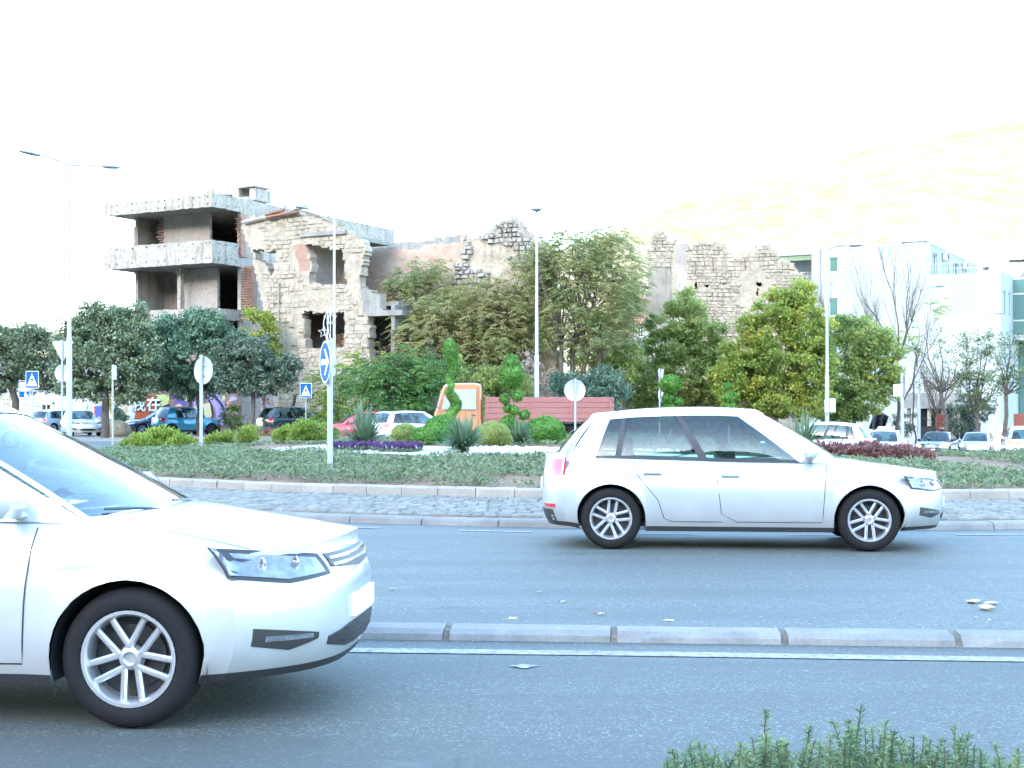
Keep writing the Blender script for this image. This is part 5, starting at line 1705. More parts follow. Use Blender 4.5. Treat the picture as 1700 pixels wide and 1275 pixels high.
    # ---------------- doors: seams, handles, mirrors, sill strip
    def seam(pts, nm='door_seam', mt=M['black_plastic'], wd=.007, off=.003, par=bo):
        for sgn in (1, -1):
            s_ = MB(); rows = []
            n_ = 14
            for i in range(n_ + 1):
                t = i / n_ * (len(pts) - 1); k = min(int(t), len(pts) - 2); f = t - k
                x = pts[k][0] + (pts[k + 1][0] - pts[k][0]) * f; z = pts[k][1] + (pts[k + 1][1] - pts[k][1]) * f
                dx, dz = pts[k + 1][0] - pts[k][0], pts[k + 1][1] - pts[k][1]; l = math.hypot(dx, dz)
                ex, ez = -dz / l * wd / 2, dx / l * wd / 2
                rows.append([Vector((x + ex, sgn * (sy(x + ex, z + ez) + off), z + ez)), Vector((x - ex, sgn * (sy(x - ex, z - ez) + off), z - ez))])
            s_.grid(rows, flip=sgn < 0); s_.build(nm, mt, par)
    d0, d1, d2 = S['doors']
    zt0 = lambda x: zsh(x) - .01
    lo = zb0 + .10
    seam([(d0 + .03, zt0(d0)), (d0, .6), (d0 - .02, lo), (d1 + .05, lo), (d1 - .02, zt0(d1))])
    if d2 is not None:
        seam([(d1 - .02, lo), (d2 + .30, lo), (d2 + .22, .52), (d2, .78), (d2 - .02, zt0(d2))])
        seam([(d1 + .05, lo), (d1 - .02, lo)], wd=.006)
    for sgn in (1, -1):
        for dx in ([d1 + .13] + ([d2 + .17] if d2 is not None else [])):
            z = zsh(dx) - .13
            h_ = MB(); h_.box((dx, sgn * (sy(dx, z) + .022), z), (.19, .026, .03), bev=.01); h_.build('door_handle', body_mat, bo)
        m_ = MB(); mx = G['mirror']; mz = zsh(mx) + .10
        yb = wbelt(mx)
        m_.box((mx, sgn * (yb + .11), mz), (.13, .20, .13), M=Matrix.Rotation(sgn * .25, 3, 'Z'), bev=.045)
        m_.box((mx + .01, sgn * (yb + .0), mz - .055), (.07, .10, .035), bev=.01)
        m_.build('mirror', body_mat if S.get('mirror_paint', True) else M['black_plastic'], root, smooth=40)
    seam([(xs1 - .35, .0 + hz[1] + .0), (d0 + .05, S.get('crease', .70))], nm='crease_line', mt=body_mat, wd=.012, off=.002)
    return root

def hatch(**k):
    S = dict(W=1.79, wb=2.62, fo=.86, ro=.76, clear=.19, rw=.318,
             top=[(-1.95, .93), (-1.6, .975), (-.9, .965), (0, .94), (.85, .925), (1.2, .90), (1.6, .815), (1.86, .735)],
             gh=dict(cowl=.98, head=.14, roof_end=-1.50, base_end=-1.86, base_z=.99, roof=[(-1.5, 1.36), (-1.0, 1.41), (-.3, 1.43), (.2, 1.40)], wins=[(.13, .47), (.505, .80), (.825, .90)], mirror=.72, seat=-.05),
             doors=(.86, -.22, -1.05), hl=(.60, .75), tl=(.74, .93), pz=.60)
    S.update(k); return S
def suv(**k):
    S = dict(W=1.86, wb=2.7, fo=.85, ro=.80, clear=.24, rw=.35,
             top=[(-2.0, 1.02), (-1.6, 1.06), (-.9, 1.05), (0, 1.03), (.85, 1.02), (1.25, .99), (1.6, .93), (1.86, .85)],
             gh=dict(cowl=.95, head=.2, roof_end=-1.55, base_end=-1.88, base_z=1.08, roof=[(-1.55, 1.50), (-1.0, 1.575), (-.3, 1.60), (.2, 1.57)], wins=[(.13, .46), (.50, .78), (.81, .90)], mirror=.72, seat=-.05),
             doors=(.86, -.22, -1.05), hl=(.70, .86), tl=(.82, 1.0), pz=.72)
    S.update(k); return S
def sedan(**k):
    S = dict(W=1.80, wb=2.68, fo=.88, ro=1.02, clear=.19, rw=.318,
             top=[(-2.2, .95), (-1.7, 1.0), (-.9, .965), (0, .94), (.85, .925), (1.2, .90), (1.6, .815), (1.9, .735)],
             gh=dict(cowl=.98, head=.12, roof_end=-.95, base_end=-1.62, base_z=.985, roof=[(-.95, 1.36), (-.5, 1.41), (-.1, 1.42), (.2, 1.39)], wins=[(.14, .50), (.54, .82)], mirror=.72, seat=-.05, bow=.2),
             doors=(.86, -.2, -1.02), hl=(.60, .74), tl=(.74, .90), pz=.66)
    S.update(k); return S
P_WHITE = paint('paint_white', (.72, .73, .73))
P_PEARL = paint('paint_pearl', (.46, .49, .51), .3, .5)
P_PEARL2 = paint('paint_silver_white', (.50, .52, .53), .3, .4)
P_WHITE2 = paint('paint_white_pearl', (.74, .75, .76))
P_SILVER = paint('paint_silver', (.46, .48, .50), .3, .6)
P_GREYBLUE = paint('paint_grey_blue', (.33, .37, .42), .3, .5)
P_TEAL = paint('paint_teal', (.02, .22, .34), .28, .25)
P_NAVY = paint('paint_navy', (.015, .025, .06), .25, .2)
P_DARK = paint('paint_dark', (.02, .035, .045), .25, .3)
P_RED = paint('paint_red', (.45, .02, .025), .28)
P_CREAM = paint('paint_cream', (.72, .66, .52), .3)
# the two cars passing the camera
rc = 15.05
make_car('hatchback', 'white hatchback driving round the cobbled traffic island to the right', (gx(1218, rc), rc, .004), R(-5.5), hatch(), P_PEARL, trim_shade=.265)
lc = 7.1
wx0 = gx(243, lc - .85)
make_car('family_car', 'large white car at the left edge entering the near lane, nose towards the right', (wx0 - 1.33 * math.cos(R(-4.6)), lc + .10, .006), R(-4.6),
         hatch(W=1.82, wb=2.66, fo=.90, gh=dict(cowl=1.12, head=.15, roof_end=-1.55, base_end=-1.9, base_z=1.0, roof=[(-1.55, 1.40), (-1.0, 1.44), (-.3, 1.46), (.2, 1.42)], wins=[(.15, .47), (.505, .80), (.825, .90)], mirror=.78, seat=-.05), top=[(-1.95, .95), (-1.6, .99), (-.9, .98), (0, .96), (.9, .955), (1.25, .93), (1.6, .86), (1.9, .77)], hl=(.64, .79)), P_PEARL2, trim_shade=.265)
# traffic on the far side
make_car('saloon', 'grey-blue saloon crossing behind the large white car at the far left', (gx(-22, 53), 53, .006), R(176), sedan(), P_GREYBLUE)
make_car('hatchback', 'white compact car curving away behind the red barberry hedge', (gx(1356, 51), 51, .006 + zg(gx(1356, 51), 51)), R(156), suv(), P_WHITE)
def on_ground(px, D):
    x = gx(px, D); return (x, D, zg(x, D) + .008)
tx = make_car('taxi', 'cream taxi with a roof sign waiting at the far right', on_ground(1468, 64), R(-112), sedan(), P_CREAM, lit=True)
mb = MB(); mb.box((-.1, 0, 1.53), (.22, .62, .13), bev=.05); mb.build('roof_sign', M['sign_white'], tx)
make_car('saloon', 'dark saloon with lit headlights waiting behind the cream taxi', on_ground(1557, 79), R(-118), sedan(), P_DARK, lit=True)
make_car('hatchback', 'silver hatchback with lit headlights second from the right edge', on_ground(1622, 83), R(-116), hatch(), P_SILVER, lit=True)
make_car('sport_utility', 'white SUV seen from behind at the right edge', on_ground(1700, 64), R(74), suv(tail_on=True, tw=.3), P_WHITE2, trim_shade=.5)
# parked cars
make_car('hatchback', 'white parked hatchback facing the camera behind the give-way sign', (gx(134, 78), 78, .012), R(-62), hatch(wb=2.59, W=1.73, fo=.82, ro=.65, badge=True, hl=(.66, .82)), P_WHITE)
make_car('hatchback', 'pale blue hatchback parked just behind the white parked hatchback', (gx(100, 86), 86, .012), R(60), hatch(), paint('paint_pale_blue', (.35, .45, .55), .3, .3))
make_car('saloon', 'dark navy car parked beside the boulder, nose to the left', (gx(268, 81.0), 81.0, .012), R(205), hatch(wb=2.5), P_NAVY)
make_car('small_suv', 'small teal SUV parked in front of the painted wall', (gx(306, 76.5), 76.5, .012), R(42), suv(W=1.69, wb=2.44, fo=.70, ro=.56, gh=dict(cowl=.95, head=.3, roof_end=-1.25, base_end=-1.62, base_z=1.06, roof=[(-1.25, 1.52), (-.8, 1.575), (-.2, 1.59), (.3, 1.56)], wins=[(.14, .47), (.51, .80)], mirror=.72, seat=-.0), doors=(.82, -.2, -.95)), P_TEAL, trim_shade=.34, dark_wheels=True)
make_car('large_suv', 'dark blue-green SUV parked nose away beside the brick panel', (gx(492, 72), 72, .012), R(40), suv(), P_DARK)
make_car('coupe', 'low red car half hidden by the left spiky plant, nose to the left', (gx(600, 64), 64, -.07), R(192), hatch(), P_RED)
make_car('estate_car', 'white estate car seen from behind beside the orange truck', (gx(688, 60), 60, -.05), R(38), hatch(ro=.85, gh=dict(cowl=.98, head=.14, roof_end=-1.6, base_end=-1.98, base_z=.99, roof=[(-1.6, 1.38), (-1.0, 1.42), (-.3, 1.44), (.2, 1.41)], wins=[(.13, .45), (.48, .74), (.77, .92)], mirror=.72, seat=-.05)), P_WHITE2)

# ------------------------------------------------------------------ orange truck with a red drop-side bed
def make_truck(loc, heading):
    t = thing('truck', 'old orange cab-over truck with a red drop-side bed on the far side of the island', 'truck', loc, heading)
    orange = paint('paint_orange', (.42, .165, .07), .55); red = paint('paint_bed_red', (.27, .105, .09), .75)
    W2 = 1.0
    # cab: side outline with rounded brow, bowed out below the windows
    prof_ = [(3.30, .62), (3.42, .66), (3.46, 1.0), (3.42, 1.35), (3.36, 1.44), (3.16, 2.20), (3.08, 2.36), (2.92, 2.44), (1.9, 2.46), (1.72, 2.42), (1.66, 2.30), (1.64, .62)]
    ys_ = [(-W2, .93), (-W2 + .04, .98), (-W2 + .12, 1.0), (-.5, 1.008), (0, 1.012), (.5, 1.008), (W2 - .12, 1.0), (W2 - .04, .98), (W2, .93)]
    mb_ = MB()
    cx_, cz_ = 2.5, 1.5
    P_ = []
    for (y, s) in ys_:
        row_ = []
        for (x, z) in prof_ + [prof_[0]]:
            lean = 1.0 if z < 1.4 else 1.0 - .10 * (z - 1.4)
            row_.append(Vector((cx_ + (x - cx_) * s, y * lean, cz_ + (z - cz_) * s)))
        P_.append(row_)
    mb_.grid(P_, flip=True)
    for row_ in (P_[0], P_[-1]): mb_.add(row_[:-1], [tuple(range(len(row_) - 1))])
    cab = mb_.build('cab', orange, t, smooth=35)
    def quad(nm, pts, mt, par):
        q = MB(); n_ = Vector(pts[1]) - Vector(pts[0]); m_ = Vector(pts[2]) - Vector(pts[0]); nn = n_.cross(m_).normalized() * .012
        q.add([Vector(p) for p in pts] + [Vector(p) - nn for p in pts], [tuple(range(len(pts))), tuple(range(2 * len(pts) - 1, len(pts) - 1, -1))] + [(i, (i + 1) % len(pts), len(pts) + (i + 1) % len(pts), len(pts) + i) for i in range(len(pts))])
        return q.build(nm, mt, par)
    for s in (1, -1):
        wl = [(3.16, 1.46), (2.98, 2.2), (1.86, 2.22), (1.86, 1.46)]
        f = lambda z: s * (W2 * (1.0 if z < 1.4 else 1.0 - .10 * (z - 1.4)) * .995 + .012)
        pts = [(x, f(z), z) for x, z in (wl if s > 0 else wl[::-1])]
        quad('side_window', pts, M['lorry_glass'], cab)
        d = MB()
        for (x0, z0, x1, z1) in ((3.2, .72, 3.2, 1.42), (1.78, .72, 1.78, 2.3), (3.2, .72, 1.78, .72)):
            d.tube([(x0, f(z0) , z0), (x1, f(z1), z1)], .008, 4)
        d.build('door_seam', M['black_plastic'], cab)
        h = MB(); h.box((1.95, f(1.25) + s * .015, 1.25), (.16, .03, .035), bev=.01); h.build('door_handle', M['black_plastic'], cab)
        m2 = MB(); m2.tube([(3.25, s * .98, 1.5), (3.35, s * 1.16, 1.6), (3.35, s * 1.18, 2.0)], .015, 5); m2.box((3.35, s * 1.2, 1.85), (.04, .16, .3), bev=.02); m2.build('mirror', M['black_plastic'], cab)
        l = MB(); l.lathe([(0, .03), (.09, .02), (.10, 0)], 16, Matrix.Translation((3.45, s * .72, .95)) @ Matrix.Rotation(R(90), 4, 'Y')); l.build('headlight', M['lamp_clear'], cab)
    quad('windscreen', [(3.372, -.86, 1.5), (3.372, .86, 1.5), (3.19, .80, 2.2), (3.19, -.80, 2.2)], M['lorry_glass'], cab)
    g = MB(); g.box((3.47, 0, .95), (.03, 1.1, .18), bev=.01); g.box((3.47, 0, .66), (.14, 2.02, .2), bev=.03); g.build('bumper', M['black_plastic'], t)
    ch = MB()
    for s in (1, -1): ch.box((.1, s * .38, .82), (6.2, .1, .18))
    for x in (-2.6, -1, .8): ch.box((x, 0, .82), (.1, .7, .14))
    ch.box((.6, .75, .7), (.9, .4, .4), bev=.05); ch.build('chassis', M['black_plastic'], t)
    bed = MB(); bed.box((-.9, 0, 1.06), (4.8, 2.1, .1)); bo = bed.build('bed_floor', red, t)
    # drop sides: three boards each, posts between
    for s in (1, -1):
        for k in range(4):
            b = MB(); b.box((-.9, s * 1.06, 1.21 + k * .205), (4.8, .04, .195), bev=.012); b.build('side_board', red, bo)
        for x in (-3.2, -1.7, -.1, 1.4):
            b = MB(); b.box((x, s * 1.09, 1.5), (.07, .03, .82), bev=.008); b.build('stake', red, bo)
    for x in (-3.3, 1.5):
        b = MB(); b.box((x, 0, 1.5), (.05, 2.1, .82), bev=.01); b.build('end_board', red, bo)
    tm, rm, dm = wheel_meshes(.42, False)
    for x in (2.55, -1.9):
        for s in (-1, 1):
            w = inst('wheel', tm, t, (x, s * .86, .42), (0, 0, 0 if s < 0 else math.pi), (1, 1.25, 1)); inst('rim', rm, w); inst('brake_disc', dm, w)
    for s in (1, -1):
        m_ = MB(); m_.box((-3.32, s * .8, .9), (.05, .3, .12), bev=.02); m_.build('tail_light', M['tail_red'], t)
    return t
M['lorry_glass'] = plain('lorry_glass', (.32, .33, .33), .12, spec=.8)
make_truck((gx(872, 53), 53.0, .006), R(180))

# ================================================================== STREET FURNITURE
def lamp_post(name, label, px, D, ztop, r0, r1, arms, base_z=None, head=None):
    x = gx(px, D); zb = zg(x, D) if base_z is None else base_z
    o = thing(name, label, 'street lamp', (x, D, zb))
    h = ztop - zb
    mb_ = MB(); s = min(4.0, h * .4)
    mb_.tube([(0, 0, -.05), (0, 0, .02), (0, 0, s), (0, 0, s + .12), (0, 0, h)], [r0, r0, r0 * .94, r0 * .72, r1], 12)
    mb_.build('pole', M['galv'], o, smooth=40)
    b = MB(); b.lathe([(r0 * 1.9, -.02), (r0 * 1.9, .03), (r0 * 1.1, .05)], 12); b.build('base_plate', M['galv'], o)
    for (pts, hd) in arms:                       # pts: offsets from the pole top in metres; hd: luminaire length and direction
        a = MB(); a.tube([(p[0], p[1], h + p[2]) for p in pts], [r1 * .8] * (len(pts) - 1) + [r1 * .6], 8); ao = a.build('arm', M['galv'], o, smooth=40)
        e = Vector((pts[-1][0], pts[-1][1], h + pts[-1][2])); d = Vector(hd)
        L = d.length; d.normalize()
        w = d.cross(Vector((0, 0, 1))).normalized(); u = w.cross(d)
        l = MB()
        secs = [(0, .05, .05), (.12, .10, .07), (.35, .15, .08), (.75, .16, .06), (.95, .12, .04), (1.0, .04, .02)]
        P_ = []
        for (t, a_, b_) in secs:
            c = e + d * (L * t)
            P_.append([c + w * a_ * math.cos(q) + u * b_ * math.sin(q) for q in [2 * math.pi * i / 10 for i in range(11)]])
        l.grid(P_); l.add(P_[0][:-1], [tuple(range(10))]); l.add(P_[-1][:-1], [tuple(range(9, -1, -1))])
        l.build('luminaire', plain('luminaire_grey', (.24, .26, .28), .5) if 'luminaire_grey' not in bpy.data.materials else bpy.data.materials['luminaire_grey'], o, smooth=50)
    if head:
        l = MB(); l.lathe([(r1, h - .02), (.06, h + .1), (.30, h + .17), (.31, h + .24), (.12, h + .32), (0, h + .33)], 20); l.tube([(0, 0, h + .33), (0, 0, h + .75)], .02, 5); l.build('luminaire', bpy.data.materials['luminaire_grey'], o, smooth=40)
    return o
def arc(dx, dz, n=7, dy=0.0):
    return [(dx * (1 - math.cos(math.pi / 2 * i / n)) if False else dx * (i / n) ** 1.0, dy * i / n, dz * math.sin(math.pi / 2 * i / n)) for i in range(n + 1)]
lamp_post('street_lamp', 'tall double-armed street lamp at the left behind the give-way sign', 115, 50, gz(275, 50), .105, .05,
          [([(0, 0, 0), (-.45, -.1, .2), (-.95, -.25, .33)], (-.72, -.2, .12)), ([(0, 0, 0), (.5, .15, .06), (1.1, .3, .03)], (.62, .15, -.03))])
lp = lamp_post('street_lamp', 'street lamp with star ornaments standing behind the round arrow sign', 555, 70, gz(366, 70), .11, .06,
          [([(0, 0, -.02), (-.35, -.05, .28), (-.9, -.1, .5), (-1.25, -.15, .58)], (-.7, -.08, .1))])
# wire star ornament fixed to the lamp
orn = thing('star_ornament', 'white wire star and arc ornament hanging on the lamp above the arrow sign', 'ornament', (gx(547, 69.9), 69.9, gz(540, 69.9)))
ow = MB()
def star(cx_, cz_, r_, k=5, rot=0.0):
    P_ = []
    for i in range(2 * k + 1):
        a = math.pi * i / k + rot + math.pi / 2; q = r_ if i % 2 == 0 else r_ * .42
        P_.append((cx_ + q * math.cos(a), 0, cz_ + q * math.sin(a)))
    ow.tube(P_, .018, 5)
star(-.28, -.35, .3); star(.05, .35, .36); star(.02, -.75, .22)
ow.tube([(.2 - .5 * math.cos(a), 0, .55 * math.sin(a) * 1.6) for a in [-1.2 + 2.4 * i / 12 for i in range(13)]], .018, 5)
ow.tube([(.22 - .3 * math.cos(a), 0, .55 * math.sin(a) * 1.4) for a in [-1.2 + 2.4 * i / 12 for i in range(13)]], .018, 5)
ow.tube([(-.1, 0, -.95), (-.1, 0, .95)], .016, 5); ow.tube([(.05, 0, -.95), (.05, 0, .95)], .016, 5)
for z in (-.8, .1, .8): ow.tube([(-.15, 0, z), (.24, .02, z)], .014, 5)
ow.build('wire_frame', M['sign_white'], orn)
lamp_post('street_lamp', 'tall straight street lamp with a flat round head in the middle behind the truck', 891, 66, gz(355, 66), .12, .05, [], head=True)
lamp_post('street_lamp', 'curved-arm street lamp in front of the yellow-green tree with a box on its post', 1373, 64, gz(416, 64), .10, .055,
          [([(0, 0, 0), (.22, 0, .16), (.6, .05, .24), (1.05, .1, .26)], (.62, .06, .0))])
lamp_post('street_lamp', 'curved-arm street lamp in front of the bare trees', 1526, 92, gz(486, 92), .10, .055,
          [([(0, 0, 0), (.25, 0, .2), (.65, .05, .36), (1.1, .1, .42)], (.7, .05, .06))])
lamp_post('street_lamp', 'farthest small curved-arm street lamp at the right before the white block', 1628, 112, gz(528, 112), .10, .055,
          [([(0, 0, 0), (.3, 0, .2), (.8, .05, .34), (1.2, .1, .37)], (.75, .05, .02))])
# cabinet on the lamp at 1373
cbx = thing('junction_box', 'pale twin sign plates strapped low on the curved-arm lamp by the yellow-green tree', 'box', (gx(1378, 63.7), 63.7, zg(gx(1378, 63.7), 63.7)))
zb = gz(685, 63.7) - zg(gx(1378, 63.7), 63.7)
mb = MB(); mb.box((-.16, -.02, zb + .3), (.2, .05, .62), bev=.02); mb.box((.12, .04, zb + .33), (.3, .06, .66), bev=.03); mb.build('plate', M['sign_back'], cbx)
mb = MB(); mb.box((0, .06, zb + .15), (.5, .05, .06)); mb.box((0, .06, zb + .5), (.5, .05, .06)); mb.build('bracket', M['galv'], cbx)

def post(o, h, r_=.035):
    mb_ = MB(); mb_.tube([(0, 0, -.1), (0, 0, h)], r_, 10); mb_.lathe([(r_, h), (r_ * .7, h + .012), (0, h + .015)], 10); return mb_.build('post', M['galv'], o, smooth=40)
def disc(o, z, r_, rz, face, back='sign_back', yoff=-.06, name='disc'):
    """round plate whose face looks along local -y turned by rz"""
    T = Matrix.Translation((0, 0, z)) @ Matrix.Rotation(rz, 4, 'Z') @ Matrix.Translation((0, yoff, 0)) @ Matrix.Rotation(R(90), 4, 'X')
    b = MB(); b.lathe([(0, -.004), (r_ - .012, -.004), (r_, -.012), (r_ + .004, .0), (r_, .01), (r_ - .006, .006)], 40, T)
    p = b.build(name, M[back], o, smooth=40)
    f = MB(); f.lathe([(0, .0062), (r_ - .007, .0062)], 40, T); f.build('face', M[face], p)
    k = MB()
    for dz in (-.35, .35): k.box(T @ Vector((0, dz * r_, -.018)), (r_ * .5, .025, .022), rz=rz)
    k.build('bracket', M[back], p)
    return p, T
# roundabout arrow sign
D = 22.3
p0 = Vector((gx(548, D), D, iz(gx(548, D), D)))
sg = thing('arrow_sign', 'round blue sign with white arrow on the front edge of the island', 'road sign', p0)
post(sg, gz(566, D) - p0.z, .046)
rs_ = .345
dp, T = disc(sg, gz(601, D) - p0.z, rs_, R(-68), 'sign_blue', yoff=-.075)
a = MB()
def flat(poly, z=.0075):
    a.prism(poly, T @ Matrix.Translation((0, 0, z)), .002)
flat([(-.25, -.045), (.14, -.045), (.14, .045), (-.25, .045)])
flat([(.02, .21), (.25, 0.0), (.14, 0.0), (-.06, .21)], .008); flat([(.25, 0.0), (.02, -.21), (-.06, -.21), (.14, 0.0)], .008)
a.build('arrow', M['sign_white'], dp)
rg_ = MB(); rg_.lathe([(rs_ - .03, .0085), (rs_ - .012, .0085)], 40, T); rg_.build('border', M['sign_white'], dp)
# round signs seen from behind
def back_sign(px, D, ytop, ybot, label, rz, zbase, r_, extra=None, rpost=.033):
    x = gx(px, D)
    o = thing('road_sign', label, 'road sign', (x, D, zbase))
    zc_ = gz((ytop + ybot) / 2, D) - zbase
    post(o, zc_ + r_ + .02, rpost)
    disc(o, zc_, r_, rz, 'sign_blue', yoff=-.06)
    return o
D = 30.0; back_sign(334, D, 592, 638, 'grey back of a round sign among the lime shrubs on the left of the island', R(180 - 38), iz(gx(334, D), D) - .02, .30, rpost=.036)
D = 45.0; back_sign(955, D, 630, 666, 'white round sign back just above the roof of the passing hatchback', R(180 + 10), iz(gx(955, D), D) if math.hypot(gx(955, D) - ICX, D - ICY) < IR else 0, .35)
# give-way sign with a round sign below, from behind
def tri_disc(px, D, rz, label, yt0, yt1, yc, rd, side, h_extra=0.0):
    x = gx(px, D); zb_ = zg(x, D)
    o = thing('give_way_sign', label, 'road sign', (x, D, zb_))
    zt_ = gz(yt0, D) - zb_
    post(o, zt_ + .02, .032)
    T = Matrix.Rotation(rz, 4, 'Z') @ Matrix.Translation((0, -.05, zt_)) @ Matrix.Rotation(R(90), 4, 'X')
    s = side / 2; hh = side * .866
    rad_ = .06
    tri = [(-s + rad_, 0), (s - rad_, 0), (s - .02, -.03), (s - .03, -.09), (.05, -hh + .02), (0, -hh), (-.05, -hh + .02), (-s + .03, -.09), (-s + .02, -.03)]
    b = MB(); b.prism(tri, T, .012); pb = b.build('triangle', M['sign_back'], o)
    f = MB(); f.prism([(q[0] * .97, (q[1] + hh * .35) * .97 - hh * .35) for q in tri], T @ Matrix.Translation((0, 0, .0125)), .002); f.build('red_border', M['sign_red'], pb)
    f = MB(); f.prism([(q[0] * .74, (q[1] + hh * .35) * .74 - hh * .35) for q in tri], T @ Matrix.Translation((0, 0, .0155)), .002); f.build('face', M['sign_white'], pb)
    disc(o, gz(yc, D) - zb_, rd, rz, 'sign_blue', yoff=-.05)
    return o
tri_disc(103, 54, R(172), 'grey back of a give-way triangle above a round sign at the left', 566, 600, 619, .33, .9)
tri_disc(1095, 58, R(100), 'edge-on give-way triangle above a round sign left of the ball topiary', 613, 641, 655, .33, .9)
# slim post with a plate seen from the side
o = thing('road_sign', 'slim post with a narrow plate seen edge-on at the left of the island', 'road sign', (gx(187, 58), 58, 0))
h = gz(606, 58); post(o, h, .04)
mb = MB(); mb.box((.09, -.02, h - .32), (.14, .5, .6), rz=R(12), bev=.01); mb.build('plate', M['sign_back'], o)
# pedestrian crossing signs
def crossing(px, D, y0, y1, label, w=None, rz=0.0, base=0.0):
    x = gx(px, D)
    o = thing('crossing_sign', label, 'road sign', (x, D, base))
    zc_ = gz((y0 + y1) / 2, D) - base; hh = (y1 - y0) / F * D; w = w or hh * .78
    post(o, zc_ - .1, .03)
    T = Matrix.Translation((0, -.045, zc_)) @ Matrix.Rotation(rz, 4, 'Z') @ Matrix.Rotation(R(90), 4, 'X')
    b = MB(); b.box((0, 0, 0), (w, hh, .02), bev=.008); me = b.mesh('plate', M['sign_white'])
    pl_ = bpy.data.objects.new('plate', me); col.objects.link(pl_); pl_.parent = o; pl_.matrix_local = T
    def lay(nm, poly, mt, z):
        q = MB(); q.prism(poly, Matrix.Translation((0, 0, z)), .002); return q.build(nm, M[mt], pl_)
    lay('face', [(-w * .46, -hh * .47), (w * .46, -hh * .47), (w * .46, hh * .47), (-w * .46, hh * .47)], 'sign_blue', .0105)
    lay('triangle', [(-w * .40, -hh * .36), (w * .40, -hh * .36), (0, hh * .36)], 'sign_white', .0135)
    q = MB(); B = Matrix.Translation((0, 0, .0165))
    s = hh * .5
    q.lathe([(0, .002), (s * .085, .002)], 10, B @ Matrix.Translation((0, s * .30, 0)))
    q.prism([(-s * .07, -s * .12), (s * .07, -s * .12), (s * .06, s * .2), (-s * .06, s * .2)], B, .002)
    q.prism([(-s * .07, -s * .1), (s * .0, -s * .1), (-s * .16, -s * .52), (-s * .26, -s * .52)], B, .0022)
    q.prism([(s * .0, -s * .1), (s * .07, -s * .1), (s * .26, -s * .52), (s * .16, -s * .52)], B, .0024)
    q.prism([(-s * .05, s * .15), (-s * .03, s * .05), (-s * .2, -s * .1), (-s * .24, -s * .04)], B, .0026); q.prism([(s * .05, s * .15), (s * .24, -s * .04), (s * .2, -s * .1), (s * .03, s * .05)], B, .0028)
    q.build('walking_figure', M['sign_black'], pl_)
    q = MB()
    for k in range(5): q.box(((k - 2) * s * .21, -s * .62, .0195), (s * .09, s * .13, .002))
    q.build('stripes', M['sign_black'], pl_)
    return o
crossing(54, 66, 616, 645, 'blue pedestrian crossing sign in front of the bus stop sign at far left', rz=R(-6))
crossing(508, 67, 636, 661, 'blue pedestrian crossing sign beside the dark SUV', rz=R(4))
# bus stop sign
o = thing('bus_stop_sign', 'blue and white bus stop sign half hidden by the crossing sign at far left', 'road sign', (gx(41, 71), 71, 0))
zc_ = gz(646, 71); post(o, zc_ + .3, .028)
mb = MB(); mb.box((0, -.045, zc_), (.58, .02, .88), bev=.008); pb = mb.build('plate', M['sign_white'], o)
mb = MB(); mb.box((0, -.0565, zc_), (.54, .003, .84)); mb.build('face', M['sign_blue'], pb)
mb = MB(); mb.box((.0, -.0595, zc_ + .12), (.46, .003, .46)); mb.build('white_panel', M['sign_white'], pb)
inst('lettering', text_mesh('BUS', .14, M['sign_black'], depth=.001), pb, (0, -.063, zc_ + .08), (R(90), 0, 0))
mb = MB(); mb.lathe([(0, .002), (.05, .002)], 12, Matrix.Translation((.06, -.0585, zc_ - .22)) @ Matrix.Rotation(R(90), 4, 'X')); mb.box((.06, -.0595, zc_ - .33), (.12, .002, .12)); mb.box((.17, -.0595, zc_ - .34), (.06, .002, .1)); mb.build('pictogram', M['sign_white'], pb)
# right side: post with direction plate and an edge-on round sign
xq = gx(1498, 52); zq = zg(xq, 52)
o = thing('direction_sign', 'post with a small white lettered plate and an edge-on round sign before the street trees', 'road sign', (xq, 52, zq))
h = gz(620, 52) - zq; post(o, h, .06)
disc(o, gz(641, 52) - zq, .42, R(82), 'sign_red', yoff=-.09)
mb = MB(); mb.box((-.17, -.07, gz(648, 52) - zq), (.36, .02, .45), bev=.006); pb = mb.build('plate', M['sign_white'], o)
for k, s in enumerate(('Muz', '\u041c\u0443\u0437')):
    inst('lettering', text_mesh(s, .15, M['sign_black'], depth=.001), pb, (-.17, -.082, gz(645 + 6 * k, 52) - zq), (R(90), 0, 0))
xq = gx(1655, 60); zq = zg(xq, 60)
o = thing('road_sign', 'round white sign above a narrow white plate at the far right', 'road sign', (xq, 60, zq))
post(o, gz(699, 60) - zq, .04)
disc(o, gz(711, 60) - zq, .29, R(185), 'sign_blue', back='sign_white', yoff=-.06)
mb = MB(); mb.box((0, -.055, gz(735, 60) - zq), (.27, .02, .78), bev=.006); mb.build('plate', M['sign_white'], o)
# chain-link fence before the ruins
fe = thing('mesh_fence', 'rusty wire mesh fence on thin posts running in front of the stone house', 'fence', (0, 0, 0))
for k in range(8):
    px = 392 + 24 * k
    mb = MB(); mb.tube([(gx(px, 79.5), 79.5, 0), (gx(px, 79.5), 79.5, 1.95)], .03, 6); mb.build('fence_post', M['galv'], fe)
mb = MB()
for z in (.2, 1.0, 1.9): mb.tube([(gx(392, 79.5), 79.46, z), (gx(560, 79.5), 79.46, z)], .012, 4)
for i in range(46):
    x = gx(392, 79.5) + (gx(560, 79.5) - gx(392, 79.5)) * i / 45
    mb.tube([(x, 79.46, .2), (x, 79.46, 1.9)], .006, 3)
mb.build('wire_mesh', M['rust'], fe)
mb = MB(); mb.tube([at(478, 690, 77), at(484, 680, 77), at(488, 668, 77), at(490, 656, 77)], [.1, .1, .1, .09], 8)
tag(mb.build('bent_pipe', M['black_plastic'], smooth=40), 'bent black pipe sticking up behind the dark SUV', 'pipe')

